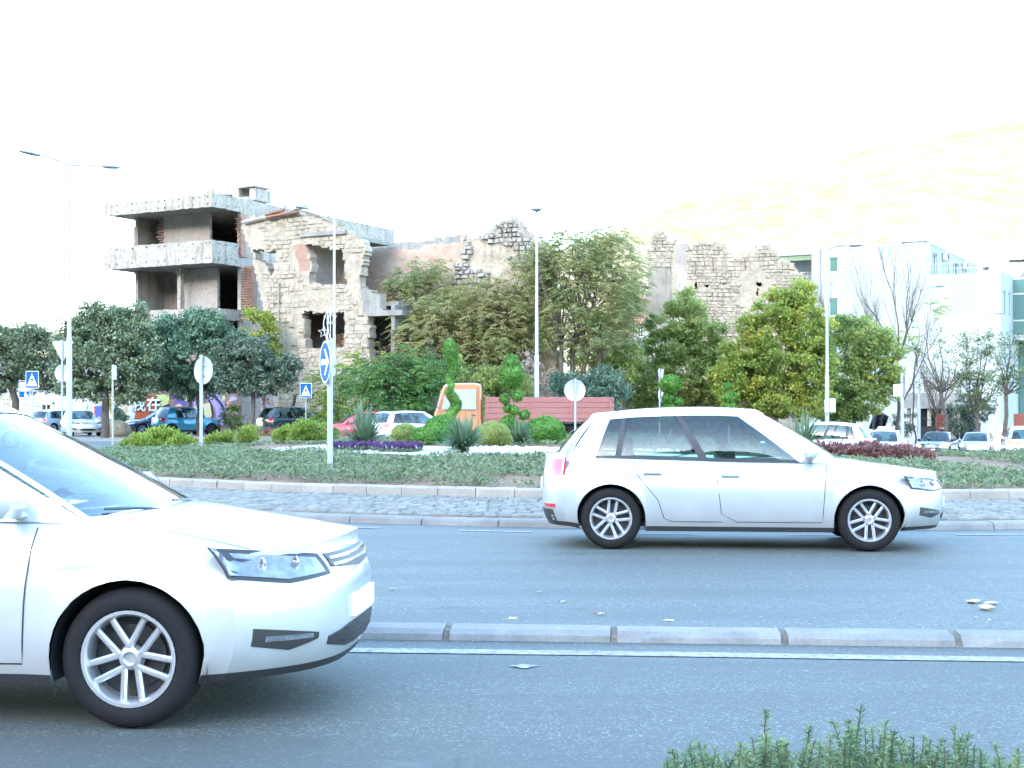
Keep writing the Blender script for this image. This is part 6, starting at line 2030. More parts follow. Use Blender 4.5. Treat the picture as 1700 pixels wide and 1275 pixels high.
# ================================================================== PLANTS
def leaf_quads(C, Dr, S, aspect, rng, fold=.25):
    """C centres (n,3), Dr unit directions (n,3), S lengths (n): kite-shaped leaves"""
    n = len(C)
    rv = rng.normal(size=(n, 3)); w = np.cross(Dr, rv); w /= (np.linalg.norm(w, axis=1, keepdims=True) + 1e-9)
    nn = np.cross(Dr, w)
    L = S[:, None]
    base = C - Dr * L * .5; tip = C + Dr * L * .5
    a = C + w * L * aspect * .5 + nn * L * aspect * fold; b = C - w * L * aspect * .5 + nn * L * aspect * fold
    V = np.stack([base, a, tip, b], axis=1).reshape(-1, 3)
    Q = np.arange(4 * n).reshape(n, 4)
    return V, Q
def unit(v):
    return v / (np.linalg.norm(v, axis=1, keepdims=True) + 1e-9)
def sphere_pts(n, rng):
    return unit(rng.normal(size=(n, 3)))
def lobe_clumps(lobes, cr_, dens, rng, gaps=.26):
    """lobes: [(centre, rx, ry, rz)] -> clump centres and outward directions, mostly near the skin"""
    C, O = [], []
    for (c, rx, ry, rz) in lobes:
        area = 4 * math.pi * ((rx * rz) ** 1.6 / 3 + (rx * ry) ** 1.6 / 3 + (ry * rz) ** 1.6 / 3) ** (1 / 1.6)
        n = max(4, int(area / (cr_ * cr_) * dens))
        d = sphere_pts(n, rng)
        k = .50 + .56 * rng.random(n) ** .6
        k += .16 * np.sin(d[:, 0] * 4.3 + c[0] * 3) * np.cos(d[:, 2] * 5.1 + c[2] * 2) + .10 * np.sin(d[:, 1] * 7 + c[0]) + .14 * (rng.random(n) > .93)
        P = np.array(c)[None] + d * np.array([rx, ry, rz])[None] * k[:, None]
        hole = np.sin(P[:, 0] * 2.1 + 1.3 * np.sin(P[:, 2] * 1.7)) * np.sin(P[:, 2] * 2.4 + P[:, 1]) * np.sin(P[:, 1] * 2.2 + 1.1)
        keep = (hole > -gaps) | (rng.random(n) > .85)
        C.append(P[keep]); O.append(d[keep])
    return np.concatenate(C), np.concatenate(O)
def foliage(lobes, cr_, dens, per, size, aspect, rng, up=.35, spread=.9, zmin=None):
    C, O = lobe_clumps(lobes, cr_, dens, rng)
    n = len(C)
    per_n = rng.integers(int(per * .6), int(per * 1.4) + 1, n)
    idx = np.repeat(np.arange(n), per_n)
    m = len(idx)
    r_ = rng.random(m) ** (1 / 2.0)
    scale = cr_ * (.6 + .8 * rng.random(n))
    P = C[idx] + sphere_pts(m, rng) * (r_ * scale[idx])[:, None] * np.array([1, 1, .75])
    D_ = unit(O[idx] * .7 + rng.normal(size=(m, 3)) * spread + np.array([0, 0, up]))
    S = size * (.65 + .7 * rng.random(m))
    if zmin is not None:
        k = P[:, 2] > zmin; P, D_, S = P[k], D_[k], S[k]
    return leaf_quads(P, D_, S, aspect, rng)
def fronds(lobes, cr_, dens, per, flen, rng, pairs=7, leaf=.16, zmin=None):
    """feather leaves: a drooping rib with leaflet pairs"""
    C, O = lobe_clumps(lobes, cr_, dens, rng)
    n = len(C)
    idx = np.repeat(np.arange(n), per)
    m = len(idx)
    base = C[idx] + rng.normal(size=(m, 3)) * cr_ * .4
    out = unit(O[idx] + rng.normal(size=(m, 3)) * .7)
    out[:, 2] = np.abs(out[:, 2]) * .5
    out = unit(out)
    L = flen * (.7 + .6 * rng.random(m))
    Vs = []
    side = unit(np.cross(out, np.array([0, 0, 1.0])[None] + rng.normal(size=(m, 3)) * .15))
    cen, dr, sz = [], [], []
    for k in range(pairs):
        t = (k + 1.0) / pairs
        p = base + out * (L * t)[:, None] + np.array([0, 0, -1.0]) * (L * .45 * t * t)[:, None]
        tang = unit(out + np.array([0, 0, -.9]) * t)
        for s in (-1, 1):
            d = unit(side * s + tang * .45 + np.array([0, 0, -.35]))
            l = leaf * (1 - .35 * abs(t - .5))
            cen.append(p + d * l * .5); dr.append(d); sz.append(np.full(m, l))
    P = np.concatenate(cen); D_ = np.concatenate(dr); S = np.concatenate(sz) * (.85 + .3 * rng.random(len(P)))
    if zmin is not None:
        k = P[:, 2] > zmin; P, D_, S = P[k], D_[k], S[k]
    return leaf_quads(P, D_, S, .34, rng, .1)
def limb(mb_, a, b, r0, r1, rg, n=5, sag=.12, seg=7):
    a, b = Vector(a), Vector(b)
    L = (b - a).length
    o1 = Vector((rg.uniform(-1, 1), rg.uniform(-1, 1), rg.uniform(-.5, .5))) * L * sag
    pts = []
    for i in range(n + 1):
        t = i / n
        p = a.lerp(b, t) + o1 * math.sin(math.pi * t) + Vector((rg.uniform(-1, 1), rg.uniform(-1, 1), rg.uniform(-1, 1))) * L * .02
        pts.append(p)
    mb_.tube(pts, [r0 + (r1 - r0) * i / n for i in range(n + 1)], seg, caps=False)
    return pts
def lobes_px(D, L, depth=1.0):
    """(px, py, rx, ry [, dD]) in photo pixels -> metres at depth D"""
    out_ = []
    for l in L:
        d = D + (l[4] if len(l) > 4 else 0)
        k = d / F
        out_.append((tuple(at(l[0], l[1], d)), l[2] * k, (l[2] + l[3]) / 2 * k * depth, l[3] * k))
    return out_
def tree(name, label, D, base_px, lobes, leaf, kind='leaf', cr_=.42, dens=.55, per=46, size=.17, aspect=.55, seed=1, trunks=None, bark='bark', r0=.16, limbs=10, group=None, cat='tree', fl=.55, depth=1.0, up=.3, pairs=7, lf=.15, extra=None, fork=.35):
    rng = np.random.default_rng(seed); rg = random.Random(seed)
    LB = lobes_px(D, lobes, depth)
    x = gx(base_px, D); zb_ = zg(x, D)
    o = thing(name, label, cat, (x, D, zb_), group=group)
    off = np.array([x, D, zb_])
    if kind == 'leaf': V, Q = foliage(LB, cr_, dens, per, size, aspect, rng, up=up, zmin=zb_ + .05)
    else: V, Q = fronds(LB, cr_, dens, per, fl, rng, pairs, lf, zmin=zb_ + .05)
    crown = bpy.data.objects.new('crown', np_mesh('crown', V - off, Q, M[leaf])); col.objects.link(crown); crown.parent = o
    if extra:
        for (lv, lbs, kw) in extra:
            V2, Q2 = foliage(lobes_px(D, lbs, depth), kw.get('cr', cr_), kw.get('dens', .4), kw.get('per', per), kw.get('size', size), aspect, rng, zmin=zb_ + .05)
            c2 = bpy.data.objects.new('leaf_cluster', np_mesh('leaf_cluster', V2 - off, Q2, M[lv])); col.objects.link(c2); c2.parent = crown
    # trunk and limbs reach into the crown
    mb_ = MB()
    ctr = np.array([l[0] for l in LB]); lowest = min(l[0][2] - l[3] for l in LB)
    mean = ctr.mean(0)
    roots = trunks or [(0, 0)]
    for (bx, lean) in roots:
        f0 = Vector((bx, rg.uniform(-.1, .1), -.1))
        zt_ = lowest - zb_ + (mean[2] - lowest) * fork
        tp = Vector(((mean[0] - x) * .5 + bx * .5 + lean, rg.uniform(-.2, .2), max(.6, zt_)))
        pts = limb(mb_, f0, tp, r0 * 1.15, r0 * .8, rg, 6, .04, 9)
        for k in range(limbs):
            l = LB[rg.randrange(len(LB))]
            d = Vector((rg.gauss(0, 1), rg.gauss(0, 1), rg.gauss(.2, .8))).normalized()
            e = Vector((l[0][0] - x + d.x * l[1] * .75, l[0][1] - D + d.y * l[2] * .75, l[0][2] - zb_ + d.z * l[3] * .75))
            st_ = pts[-1] if rg.random() < .7 else pts[-2]
            pp = limb(mb_, st_, e, r0 * .45, r0 * .10, rg, 5, .12, 5)
            for q in range(3):
                e2 = pp[rg.randrange(2, 5)]
                limb(mb_, e2, e2 + Vector((rg.gauss(0, 1), rg.gauss(0, 1), rg.gauss(.3, .8))) * (l[1] * .35), r0 * .14, r0 * .04, rg, 3, .1, 4)
    mb_.build('trunk', M[bark], o, smooth=60)
    return o

# clipped evergreen trees on the left
G1 = 'clipped evergreen trees in the car park'
tree('evergreen_tree', 'leftmost round evergreen tree, cut by the picture edge', 74, 24, [(-5, 600, 58, 50), (48, 590, 42, 44), (60, 625, 38, 32), (5, 565, 40, 26), (-50, 600, 50, 50), (40, 560, 34, 18)], 'leaf_oak', seed=11, size=.17, per=60, dens=.62, cr_=.4, r0=.2, group=G1, limbs=8)
tree('evergreen_tree', 'broad round evergreen tree behind the tall double-armed lamp', 72, 174, [(175, 590, 78, 66), (140, 555, 42, 40), (205, 545, 46, 38), (165, 530, 36, 26), (120, 590, 34, 44), (232, 595, 32, 50), (215, 640, 40, 26), (140, 640, 38, 22), (185, 525, 40, 18)], 'leaf_oak', seed=12, size=.18, per=62, dens=.62, cr_=.4, r0=.2, group=G1, limbs=8)
tree('evergreen_tree', 'round blue-green evergreen tree right of the broadest one', 75, 332, [(322, 590, 70, 60), (300, 550, 44, 32), (345, 545, 46, 26), (270, 600, 30, 44), (325, 636, 50, 26), (380, 580, 30, 36)], 'leaf_laurel', seed=13, size=.18, per=60, dens=.62, cr_=.38, r0=.18, group=G1, limbs=8)
tree('evergreen_tree', 'smaller dark evergreen tree with one ball on a side branch', 69, 413, [(405, 605, 44, 42), (385, 585, 30, 28), (430, 590, 26, 30), (440, 635, 26, 22), (395, 640, 30, 20), (410, 572, 30, 18), (475, 612, 18, 24), (478, 630, 12, 14)], 'leaf_oak_dark', seed=14, size=.15, per=56, dens=.66, cr_=.33, r0=.12, group=G1, limbs=9)
# green tree against the concrete ruin
tree('tree', 'bright green leafy sapling between the concrete ruin and the stone house', 80, 440, [(430, 540, 26, 26), (415, 525, 18, 14), (445, 565, 18, 26), (440, 600, 24, 30)], 'leaf_mulberry', seed=15, size=.2, per=40, cr_=.34, r0=.07, limbs=5)
# the brown-green robinias in the middle
G2 = 'feathery trees in front of the ruined walls'
tree('robinia_tree', 'feathery green tree at the left end of the brown mass, against the salmon wall', 80, 690, [(675, 470, 34, 26), (700, 455, 36, 18), (660, 500, 26, 34), (648, 520, 18, 20), (710, 490, 36, 30), (735, 465, 18, 14)], 'leaf_robinia_green', kind='frond', cr_=.5, dens=1.0, per=4, lf=.19, seed=21, group=G2, r0=.1, fl=.55)
tree('robinia_tree', 'low brown feathery tree behind the spiral topiary', 78, 770, [(700, 560, 46, 42), (740, 520, 46, 40), (690, 600, 34, 30), (770, 560, 50, 44), (790, 500, 40, 30), (720, 545, 40, 36)], 'leaf_robinia', kind='frond', cr_=.5, dens=1.0, per=5, lf=.18, seed=22, group=G2, r0=.13, trunks=[(0, 0), (.9, .4)], fl=.55)
tree('robinia_tree', 'wide brown feathery tree left of the tall straight lamp', 77, 812, [(830, 540, 54, 46), (860, 490, 40, 40), (880, 450, 30, 30), (800, 580, 50, 34), (860, 580, 44, 36), (845, 610, 50, 20), (820, 500, 40, 36)], 'leaf_robinia', kind='frond', cr_=.5, dens=1.0, per=5, lf=.18, seed=23, group=G2, r0=.15, trunks=[(0, 0), (.6, .5), (-.7, -.3)], fl=.58)
tree('robinia_tree', 'tallest feathery tree right of the tall straight lamp, several dark stems', 76, 940, [(970, 420, 60, 38), (1020, 450, 42, 46), (930, 460, 44, 44), (985, 490, 62, 46), (1030, 520, 32, 44), (940, 530, 42, 44), (985, 560, 46, 36), (900, 430, 24, 28), (1010, 400, 34, 22), (955, 395, 32, 18)], 'leaf_robinia_green', kind='frond', cr_=.52, dens=.95, per=5, lf=.18, seed=24, group=G2, r0=.15, trunks=[(0, 0), (.35, .5), (-.5, -.6), (.9, 1.2)], fl=.58, fork=.25)
tree('robinia_tree', 'dry brown feathery tree at the right of the brown mass', 79, 1030, [(1040, 500, 26, 40), (1050, 470, 20, 30), (1025, 560, 30, 26), (1048, 520, 16, 30)], 'leaf_robinia', kind='frond', cr_=.45, dens=.9, per=4, lf=.19, seed=25, group=G2, r0=.08, limbs=6)
# undergrowth
G3 = 'bushes along the retaining wall'
tree('ailanthus_thicket', 'lush dark green feather-leaved bush behind the white estate car', 66, 660, [(620, 630, 40, 34), (670, 620, 46, 38), (710, 630, 36, 38), (640, 660, 56, 34), (690, 670, 44, 34), (735, 640, 20, 40), (660, 690, 70, 24)], 'leaf_ailanthus', kind='frond', cr_=.45, dens=.75, per=4, seed=31, cat='bush', r0=.05, limbs=8, fl=.7, lf=.2)
tree('ailanthus_thicket', 'yellow-green feathery bush under the arrow sign', 70, 560, [(545, 650, 32, 36), (585, 620, 34, 30), (560, 690, 40, 30), (600, 660, 30, 40), (530, 680, 22, 30)], 'leaf_lime', kind='frond', cr_=.45, dens=.62, per=4, seed=32, cat='bush', r0=.05, limbs=8, fl=.65, lf=.18)
tree('ailanthus_thicket', 'yellow leafy sprays in front of the stone house doorway', 76, 625, [(630, 600, 24, 22), (600, 590, 18, 16), (575, 600, 20, 14), (650, 615, 22, 16), (590, 640, 30, 20)], 'leaf_yellow', kind='frond', cr_=.4, dens=.4, per=3, seed=33, cat='bush', r0=.04, limbs=8, fl=.5)
tree('bush', 'mid-green undergrowth between the spiral and pompom topiaries', 72, 790, [(770, 640, 40, 26), (800, 660, 40, 34), (750, 620, 26, 22), (850, 650, 40, 40), (820, 625, 40, 20)], 'leaf_fig', seed=34, size=.2, per=36, dens=.5, cr_=.4, r0=.05, limbs=6, cat='bush', group=G3)
tree('bush', 'dusty brown undergrowth behind the pompom topiary', 74, 880, [(870, 630, 40, 40), (900, 650, 40, 34), (830, 640, 30, 30)], 'leaf_dry', seed=35, size=.17, per=30, dens=.4, cr_=.4, r0=.05, limbs=9, cat='bush', group=G3)
tree('oleander_bush', 'blue-green oleander with white flowers right of the tall straight lamp', 68, 975, [(950, 640, 36, 26), (1000, 635, 34, 26), (980, 655, 54, 26), (1020, 660, 24, 22)], 'leaf_oleander', seed=36, size=.24, aspect=.25, per=44, dens=.62, cr_=.36, r0=.05, limbs=6, cat='bush', extra=[('petal_white', [(985, 645, 50, 26)], dict(per=3, dens=.12, size=.1))])
tree('bush', 'dark green bush below the tallest feathery tree', 77, 1000, [(975, 600, 34, 26), (1010, 590, 30, 24), (1030, 620, 30, 26), (1050, 600, 20, 30)], 'leaf_fig', seed=37, size=.2, per=38, dens=.5, cr_=.4, r0=.05, limbs=5, cat='bush', group=G3)
# green trees on the right
tree('fig_tree', 'green leafy tree in front of the jagged wall, left of the yellow-green tree', 80, 1120, [(1135, 530, 40, 36), (1110, 570, 40, 40), (1160, 570, 34, 40), (1130, 620, 60, 40), (1080, 620, 34, 36), (1175, 620, 26, 36), (1145, 503, 22, 20), (1120, 512, 12, 16), (1110, 650, 60, 26), (1060, 655, 30, 24), (1170, 655, 36, 26), (1095, 545, 20, 24), (1188, 560, 14, 30)], 'leaf_fig', seed=41, size=.165, aspect=.7, per=64, dens=.5, cr_=.42, r0=.12, limbs=9)
tree('mulberry_tree', 'big yellow-green tree in front of the jagged wall', 76, 1285, [(1310, 510, 44, 34), (1275, 545, 48, 40), (1335, 550, 40, 44), (1250, 590, 44, 40), (1300, 600, 60, 44), (1220, 620, 36, 34), (1345, 610, 34, 44), (1280, 645, 66, 30), (1225, 655, 40, 24), (1325, 488, 26, 20), (1298, 486, 18, 16), (1362, 560, 18, 30), (1200, 640, 20, 26), (1350, 665, 40, 22), (1300, 672, 60, 20), (1240, 550, 22, 20), (1372, 600, 14, 36)], 'leaf_mulberry', seed=42, size=.17, aspect=.7, per=66, dens=.5, cr_=.42, r0=.15, limbs=9, extra=[('leaf_yellow', [(1290, 570, 75, 75)], dict(per=5, dens=.16, size=.2))])
tree('mulberry_tree', 'darker green tree behind the curved-arm lamp with the box', 79, 1415, [(1410, 580, 44, 40), (1440, 560, 36, 30), (1400, 630, 50, 40), (1455, 610, 34, 40), (1430, 660, 50, 30), (1475, 590, 18, 26), (1390, 545, 20, 20), (1420, 538, 20, 14), (1478, 640, 16, 36), (1400, 685, 40, 18), (1460, 560, 18, 14), (1380, 680, 20, 20)], 'leaf_fig', seed=43, size=.165, aspect=.7, per=64, dens=.5, cr_=.42, r0=.12, limbs=8, extra=[('leaf_yellow', [(1430, 600, 55, 60)], dict(per=4, dens=.12, size=.2))])
# street trees at the far right: thin crowns
G4 = 'thin street trees at the far right'
tree('street_tree', 'thin street tree with a forked trunk, left of the two denser ones', 90, 1568, [(1545, 575, 34, 30), (1590, 600, 34, 30), (1530, 620, 26, 26), (1575, 640, 22, 18)], 'leaf_small', seed=44, size=.16, per=10, dens=.3, cr_=.5, r0=.13, limbs=16, group=G4, fork=.1)
tree('street_tree', 'street tree with a dense low crown behind the silver hatchback', 92, 1625, [(1620, 610, 30, 30), (1600, 640, 24, 24), (1640, 640, 28, 26), (1615, 670, 30, 20), (1625, 570, 36, 24)], 'leaf_small', seed=45, size=.17, per=22, dens=.42, cr_=.45, r0=.15, limbs=16, group=G4, fork=.1)
tree('street_tree', 'street tree nearest the right edge above the white SUV', 88, 1664, [(1680, 600, 36, 34), (1660, 640, 24, 22), (1700, 630, 30, 26), (1690, 570, 30, 24), (1665, 600, 24, 20)], 'leaf_small', seed=46, size=.17, per=16, dens=.36, cr_=.5, r0=.14, limbs=16, group=G4, fork=.1)
tree('bush', 'dark evergreen shrub at the foot of the right-hand street trees', 94, 1612, [(1600, 690, 22, 22), (1620, 680, 24, 22), (1590, 705, 20, 14), (1500, 700, 20, 18)], 'leaf_oak_dark', seed=47, size=.18, per=40, dens=.5, cr_=.4, r0=.05, limbs=5, cat='bush')
# bare trees in front of the white block
def bare_tree(px, D, ytop, label, seed, spread=.5, r0=.12, group=None, n0=5):
    rg = random.Random(seed)
    x = gx(px, D); zb_ = zg(x, D)
    h = gz(ytop, D) - zb_
    o = thing('bare_tree', label, 'tree', (x, D, zb_), group=group)
    mb_ = MB(); tw = MB()
    def grow(p, d, L, r_, lev):
        m_ = mb_ if lev < 2 else tw
        n = 4
        pts = [p]; q = p
        for i in range(n):
            d = (d + Vector((rg.gauss(0, .10), rg.gauss(0, .10), .10))).normalized()
            q = q + d * (L / n); pts.append(q)
        m_.tube(pts, [r_ * (1 - .6 * i / n) for i in range(n + 1)], 6 if lev < 2 else 4, caps=False)
        if lev >= 4: return
        k = (n0, 5, 4, 3)[lev]
        for j in range(k):
            t = pts[min(n, 1 + int(rg.random() * n))] if lev else pts[rg.randrange(2, n + 1)]
            a = rg.uniform(0, 2 * math.pi)
            sd_ = Vector((math.cos(a), math.sin(a), 0)) * spread * rg.uniform(.5, 1.2)
            grow(t, (d + sd_ + Vector((0, 0, .25))).normalized(), L * rg.uniform(.5, .72), r_ * .42, lev + 1)
    grow(Vector((0, 0, -.1)), Vector((rg.uniform(-.05, .05), 0, 1)), h * .50, r0, 0)
    mb_.build('trunk', M['bark'], o, smooth=60); tw.build('twigs', M['bark'], o, kind='stuff')
    return o
G5 = 'bare trees in front of the white block'
bare_tree(1410, 86, 425, 'leftmost bare tree in front of the white block, beside the curved-arm lamp', 51, .45, group=G5)
bare_tree(1446, 90, 450, 'middle bare tree in front of the white block, behind the green tree', 52, .4, group=G5)
bare_tree(1484, 84, 425, 'tallest bare tree in front of the white block', 53, .5, r0=.14, group=G5)
bare_tree(1562, 96, 560, 'short bare tree right of the tallest bare tree', 54, .6, r0=.12, group=G5, n0=6)
# grey leafless shrubs in the ruins
bare_tree(640, 77, 535, 'grey leafless shrub in the doorway of the stone house', 55, .8, r0=.05)
bare_tree(735, 74, 560, 'grey leafless shrub behind the spiral topiary', 56, .8, r0=.05, n0=8)
tree('yellowing_tree', 'few yellow feather leaves on a thin stem before the white block', 84, 1520, [(1535, 520, 22, 12), (1510, 560, 22, 20), (1560, 515, 10, 8), (1490, 580, 20, 20)], 'leaf_mulberry', kind='frond', cr_=.4, dens=.25, per=3, seed=57, r0=.05, limbs=8, fl=.6, lf=.2)

# ------------------------------------------------------------------ island planting
def plant_at(px, py=None, D=None):
    D = D or ip(px, py)
    x = gx(px, D)
    return Vector((x, D, iz(x, D)))
def clipped(o, blobs, leaf, seed, size=.05, dens=1700, name='foliage'):
    """tight clipped evergreen shapes: short sprays over the skin of ellipsoids, plus a dark core"""
    rng = np.random.default_rng(seed)
    Vs, Qs, nb_ = [], [], 0
    core = MB()
    for (c, rx, ry, rz) in blobs:
        area = 4 * math.pi * ((rx * rz) ** 1.6 / 3 + (rx * ry) ** 1.6 / 3 + (ry * rz) ** 1.6 / 3) ** (1 / 1.6)
        n = int(area * dens)
        d = sphere_pts(n, rng)
        k = (.90 + .12 * rng.random(n)) * (1 + .04 * np.sin(d[:, 0] * 9 + 1) * np.sin(d[:, 2] * 8))
        P = np.array(c)[None] + d * np.array([rx, ry, rz])[None] * k[:, None]
        nrm = unit(d / np.array([rx, ry, rz])[None])
        D_ = unit(nrm + rng.normal(size=(n, 3)) * .5 + np.array([0, 0, .4]))
        V, Q = leaf_quads(P, D_, size * (.7 + .7 * rng.random(n)), .45, rng, .2)
        Vs.append(V); Qs.append(Q + nb_); nb_ += len(V)
        prof_ = [(math.sin(math.pi * i / 8), -math.cos(math.pi * i / 8)) for i in range(9)]
        core.lathe(prof_, 14, Matrix.Translation(c) @ Matrix.Diagonal((rx * .9, ry * .9, rz * .9, 1)))
    f = bpy.data.objects.new(name, np_mesh(name, np.concatenate(Vs), np.concatenate(Qs), M[leaf])); col.objects.link(f); f.parent = o
    core.build('core', M[leaf], f, smooth=60)
    return f
# spiral topiary
p = plant_at(756, D=34.5)
sp = thing('spiral_topiary', 'tall clipped spiral topiary in front of the orange truck', 'topiary', p)
k = 34.5 / F
bl = []
def zrel(py): return gz(py, 34.5) - p.z
for (px, py, rx, rz) in ((747, 576, 11, 13), (750, 590, 11, 11), (751, 602, 9, 12), (748, 616, 6, 10), (745, 626, 5, 8), (749, 636, 6, 7), (748, 655, 8, 10), (754, 666, 9, 10), (756, 678, 8, 10), (749, 690, 9, 9), (745, 701, 10, 9), (752, 712, 13, 9), (762, 722, 16, 10), (750, 735, 20, 14)):
    bl.append(((((px - 756) * k), 0, zrel(py)), rx * k, rx * k * 1.0, rz * k))
path = [(748, 566, 4), (747, 573, 9), (747, 582, 11), (748, 592, 10.5), (751, 602, 8), (752, 610, 6), (749, 618, 5.5), (745, 626, 5), (746, 633, 5.5), (750, 638, 5), (748, 645, 5), (746, 652, 7), (752, 660, 8.5), (757, 668, 8.5), (757, 676, 8), (751, 684, 8.5), (745, 692, 8.5), (744, 700, 9), (749, 708, 10), (757, 715, 11), (765, 722, 12), (760, 732, 15), (750, 742, 17)]
bl = []
for i in range(len(path) - 1):
    for q in range(3):
        t = q / 3
        px, py, r_ = [path[i][c] * (1 - t) + path[i + 1][c] * t for c in range(3)]
        ph = (py - 566) / 26.0
        bl.append((((px - 756) * k, .09 * math.cos(ph * math.pi) * (py > 640), zrel(py)), r_ * k * 1.15, r_ * k * 1.15, max(r_ * .85, 5) * k))
clipped(sp, bl, 'leaf_thuja', 61, .045, 900)
mb = MB(); mb.tube([(0, 0, -.05), (-.02, 0, .6), (-.09, 0, zrel(640)), (-.1, 0, zrel(590))], [.035, .03, .02, .012], 7); mb.build('stem', M['bark_pale'], sp)
# pompom topiary
p = plant_at(852, D=34.8); k = 34.8 / F
def zrel(py): return gz(py, 34.8) - p.z
pp_ = thing('pompom_topiary', 'clipped topiary with one large egg and small balls above a cone', 'topiary', p)
bl = [(((px - 852) * k, dy, zrel(py)), rx * k, rx * k, rz * k) for (px, py, rx, rz, dy) in ((849, 622, 21, 24, 0), (849, 604, 14, 16, 0), (859, 657, 10, 10, -.05), (838, 662, 9, 9, .05), (843, 678, 8, 8, .06), (855, 682, 8, 9, -.08), (871, 689, 9, 9, 0), (844, 706, 15, 18, -.1), (838, 725, 19, 16, -.1), (862, 716, 16, 14, .1))]
clipped(pp_, bl, 'leaf_thuja', 62, .05)
mb = MB()
mb.tube([(.03, 0, -.05), (.02, 0, zrel(690)), (-.03, 0, zrel(640))], [.04, .03, .02], 7)
for (px, py, dy) in ((859, 657, -.05), (838, 662, .05), (843, 678, .06), (855, 682, -.08), (871, 689, 0)): mb.tube([(.02, 0, zrel(700)), ((px - 852) * k, dy, zrel(py))], [.018, .012], 5)
mb.build('stem', M['bark_pale'], pp_)
p = plant_at(1113, D=40); k = 40 / F
def zrel(py): return gz(py, 40) - p.z
o = thing('ball_topiary', 'clipped ball topiary right of the edge-on give-way sign', 'topiary', p)
clipped(o, [(((px - 1113) * k, 0, zrel(py)), rx * k, rx * k, rz * k) for (px, py, rx, rz) in ((1113, 638, 19, 16), (1108, 662, 10, 9), (1126, 667, 9, 7), (1112, 690, 18, 20))], 'leaf_thuja', 63, .06, 1300)
mb = MB(); mb.tube([(0, 0, -.05), (0, 0, zrel(640))], .03, 6); mb.build('stem', M['bark_pale'], o)
p = plant_at(1210, D=41); k = 41 / F
def zrel(py): return gz(py, 41) - p.z
o = thing('ball_topiary', 'small clipped topiary just above the passing hatchback, left of the big yellow-green tree', 'topiary', p)
clipped(o, [(((px - 1210) * k, 0, zrel(py)), rx * k, rx * k, rz * k) for (px, py, rx, rz) in ((1208, 642, 8, 7), (1212, 660, 13, 9), (1210, 685, 16, 18))], 'leaf_thuja', 64, .06, 1300)
mb = MB(); mb.tube([(0, 0, -.05), (0, 0, zrel(642))], .03, 6); mb.build('stem', M['bark_pale'], o)
# clipped balls and low junipers among the gravel
for i, (px, D, r_, lb) in enumerate(((672, 31.5, .30, 'rounded clipped shrub beside the left spiky plant'), (704, 30.5, .26, 'low clipped shrub between the two spiky plants'), (722, 31.2, .30, 'rounded clipped shrub left of the right spiky plant'), (818, 29.0, .34, 'dark clipped shrub right of the right spiky plant'), (735, 33.2, .42, 'clipped shrub at the foot of the spiral topiary'), (905, 31, .4, 'clipped shrub behind the tail of the passing hatchback'))):
    p = plant_at(px, D=D)
    o = thing('clipped_shrub', lb, 'shrub', p, group='clipped shrubs on the island')
    clipped(o, [((0, 0, r_ * .7), r_ * 1.1, r_, r_ * .85), ((r_ * .3, -.05, r_ * .5), r_ * .9, r_ * .8, r_ * .6)], 'leaf_thuja' if i not in (0, 3) else 'leaf_fig', 70 + i, .05, 1500)
# lime green shrubs along the left
for i, (px, D, w, h, lb) in enumerate(((232, 32.5, .55, .40, 'leftmost lime green shrub on the island'), (268, 33.0, .6, .55, 'tall lime green shrub second from the left on the island'), (300, 32.0, .45, .32, 'low lime green shrub left of the round sign post'), (365, 33.0, .42, .38, 'small lime green shrub just right of the round sign post'), (411, 33.6, .34, .50, 'upright lime green shrub between the round sign and the dark SUV'), (472, 34.2, .36, .42, 'lime green shrub in front of the dark SUV bumper'), (510, 33.6, .55, .58, 'bushy lime green shrub under the crossing sign'), (546, 34.4, .3, .5, 'thin lime green shrub just left of the arrow sign post'))):
    w *= .82; h *= .86
    p = plant_at(px, D=D)
    o = thing('lime_shrub', lb, 'shrub', p, group='lime green shrubs on the island')
    rng = np.random.default_rng(90 + i); rg = random.Random(90 + i)
    lb_ = [((0, 0, h * .55), w * .8, w * .7, h * .5), ((w * .4, .1, h * .45), w * .5, w * .5, h * .42), ((-w * .45, -.1, h * .4), w * .5, w * .5, h * .38), ((rg.uniform(-.2, .2), 0, h * .85), w * .3, w * .3, h * .3)]
    V, Q = foliage(lb_, .13, .75, 26, .075, .42, rng, up=.9, spread=.6, zmin=0)
    f = bpy.data.objects.new('foliage', np_mesh('foliage', V, Q, M['leaf_lime'])); col.objects.link(f); f.parent = o
    mb = MB()
    for q in range(9): limb(mb, (rg.uniform(-.06, .06), rg.uniform(-.06, .06), -.03), (rg.uniform(-w, w) * .7, rg.uniform(-w, w) * .5, h * rg.uniform(.6, .95)), .012, .004, rg, 3, .1, 4)
    mb.build('stems', M['bark'], o)
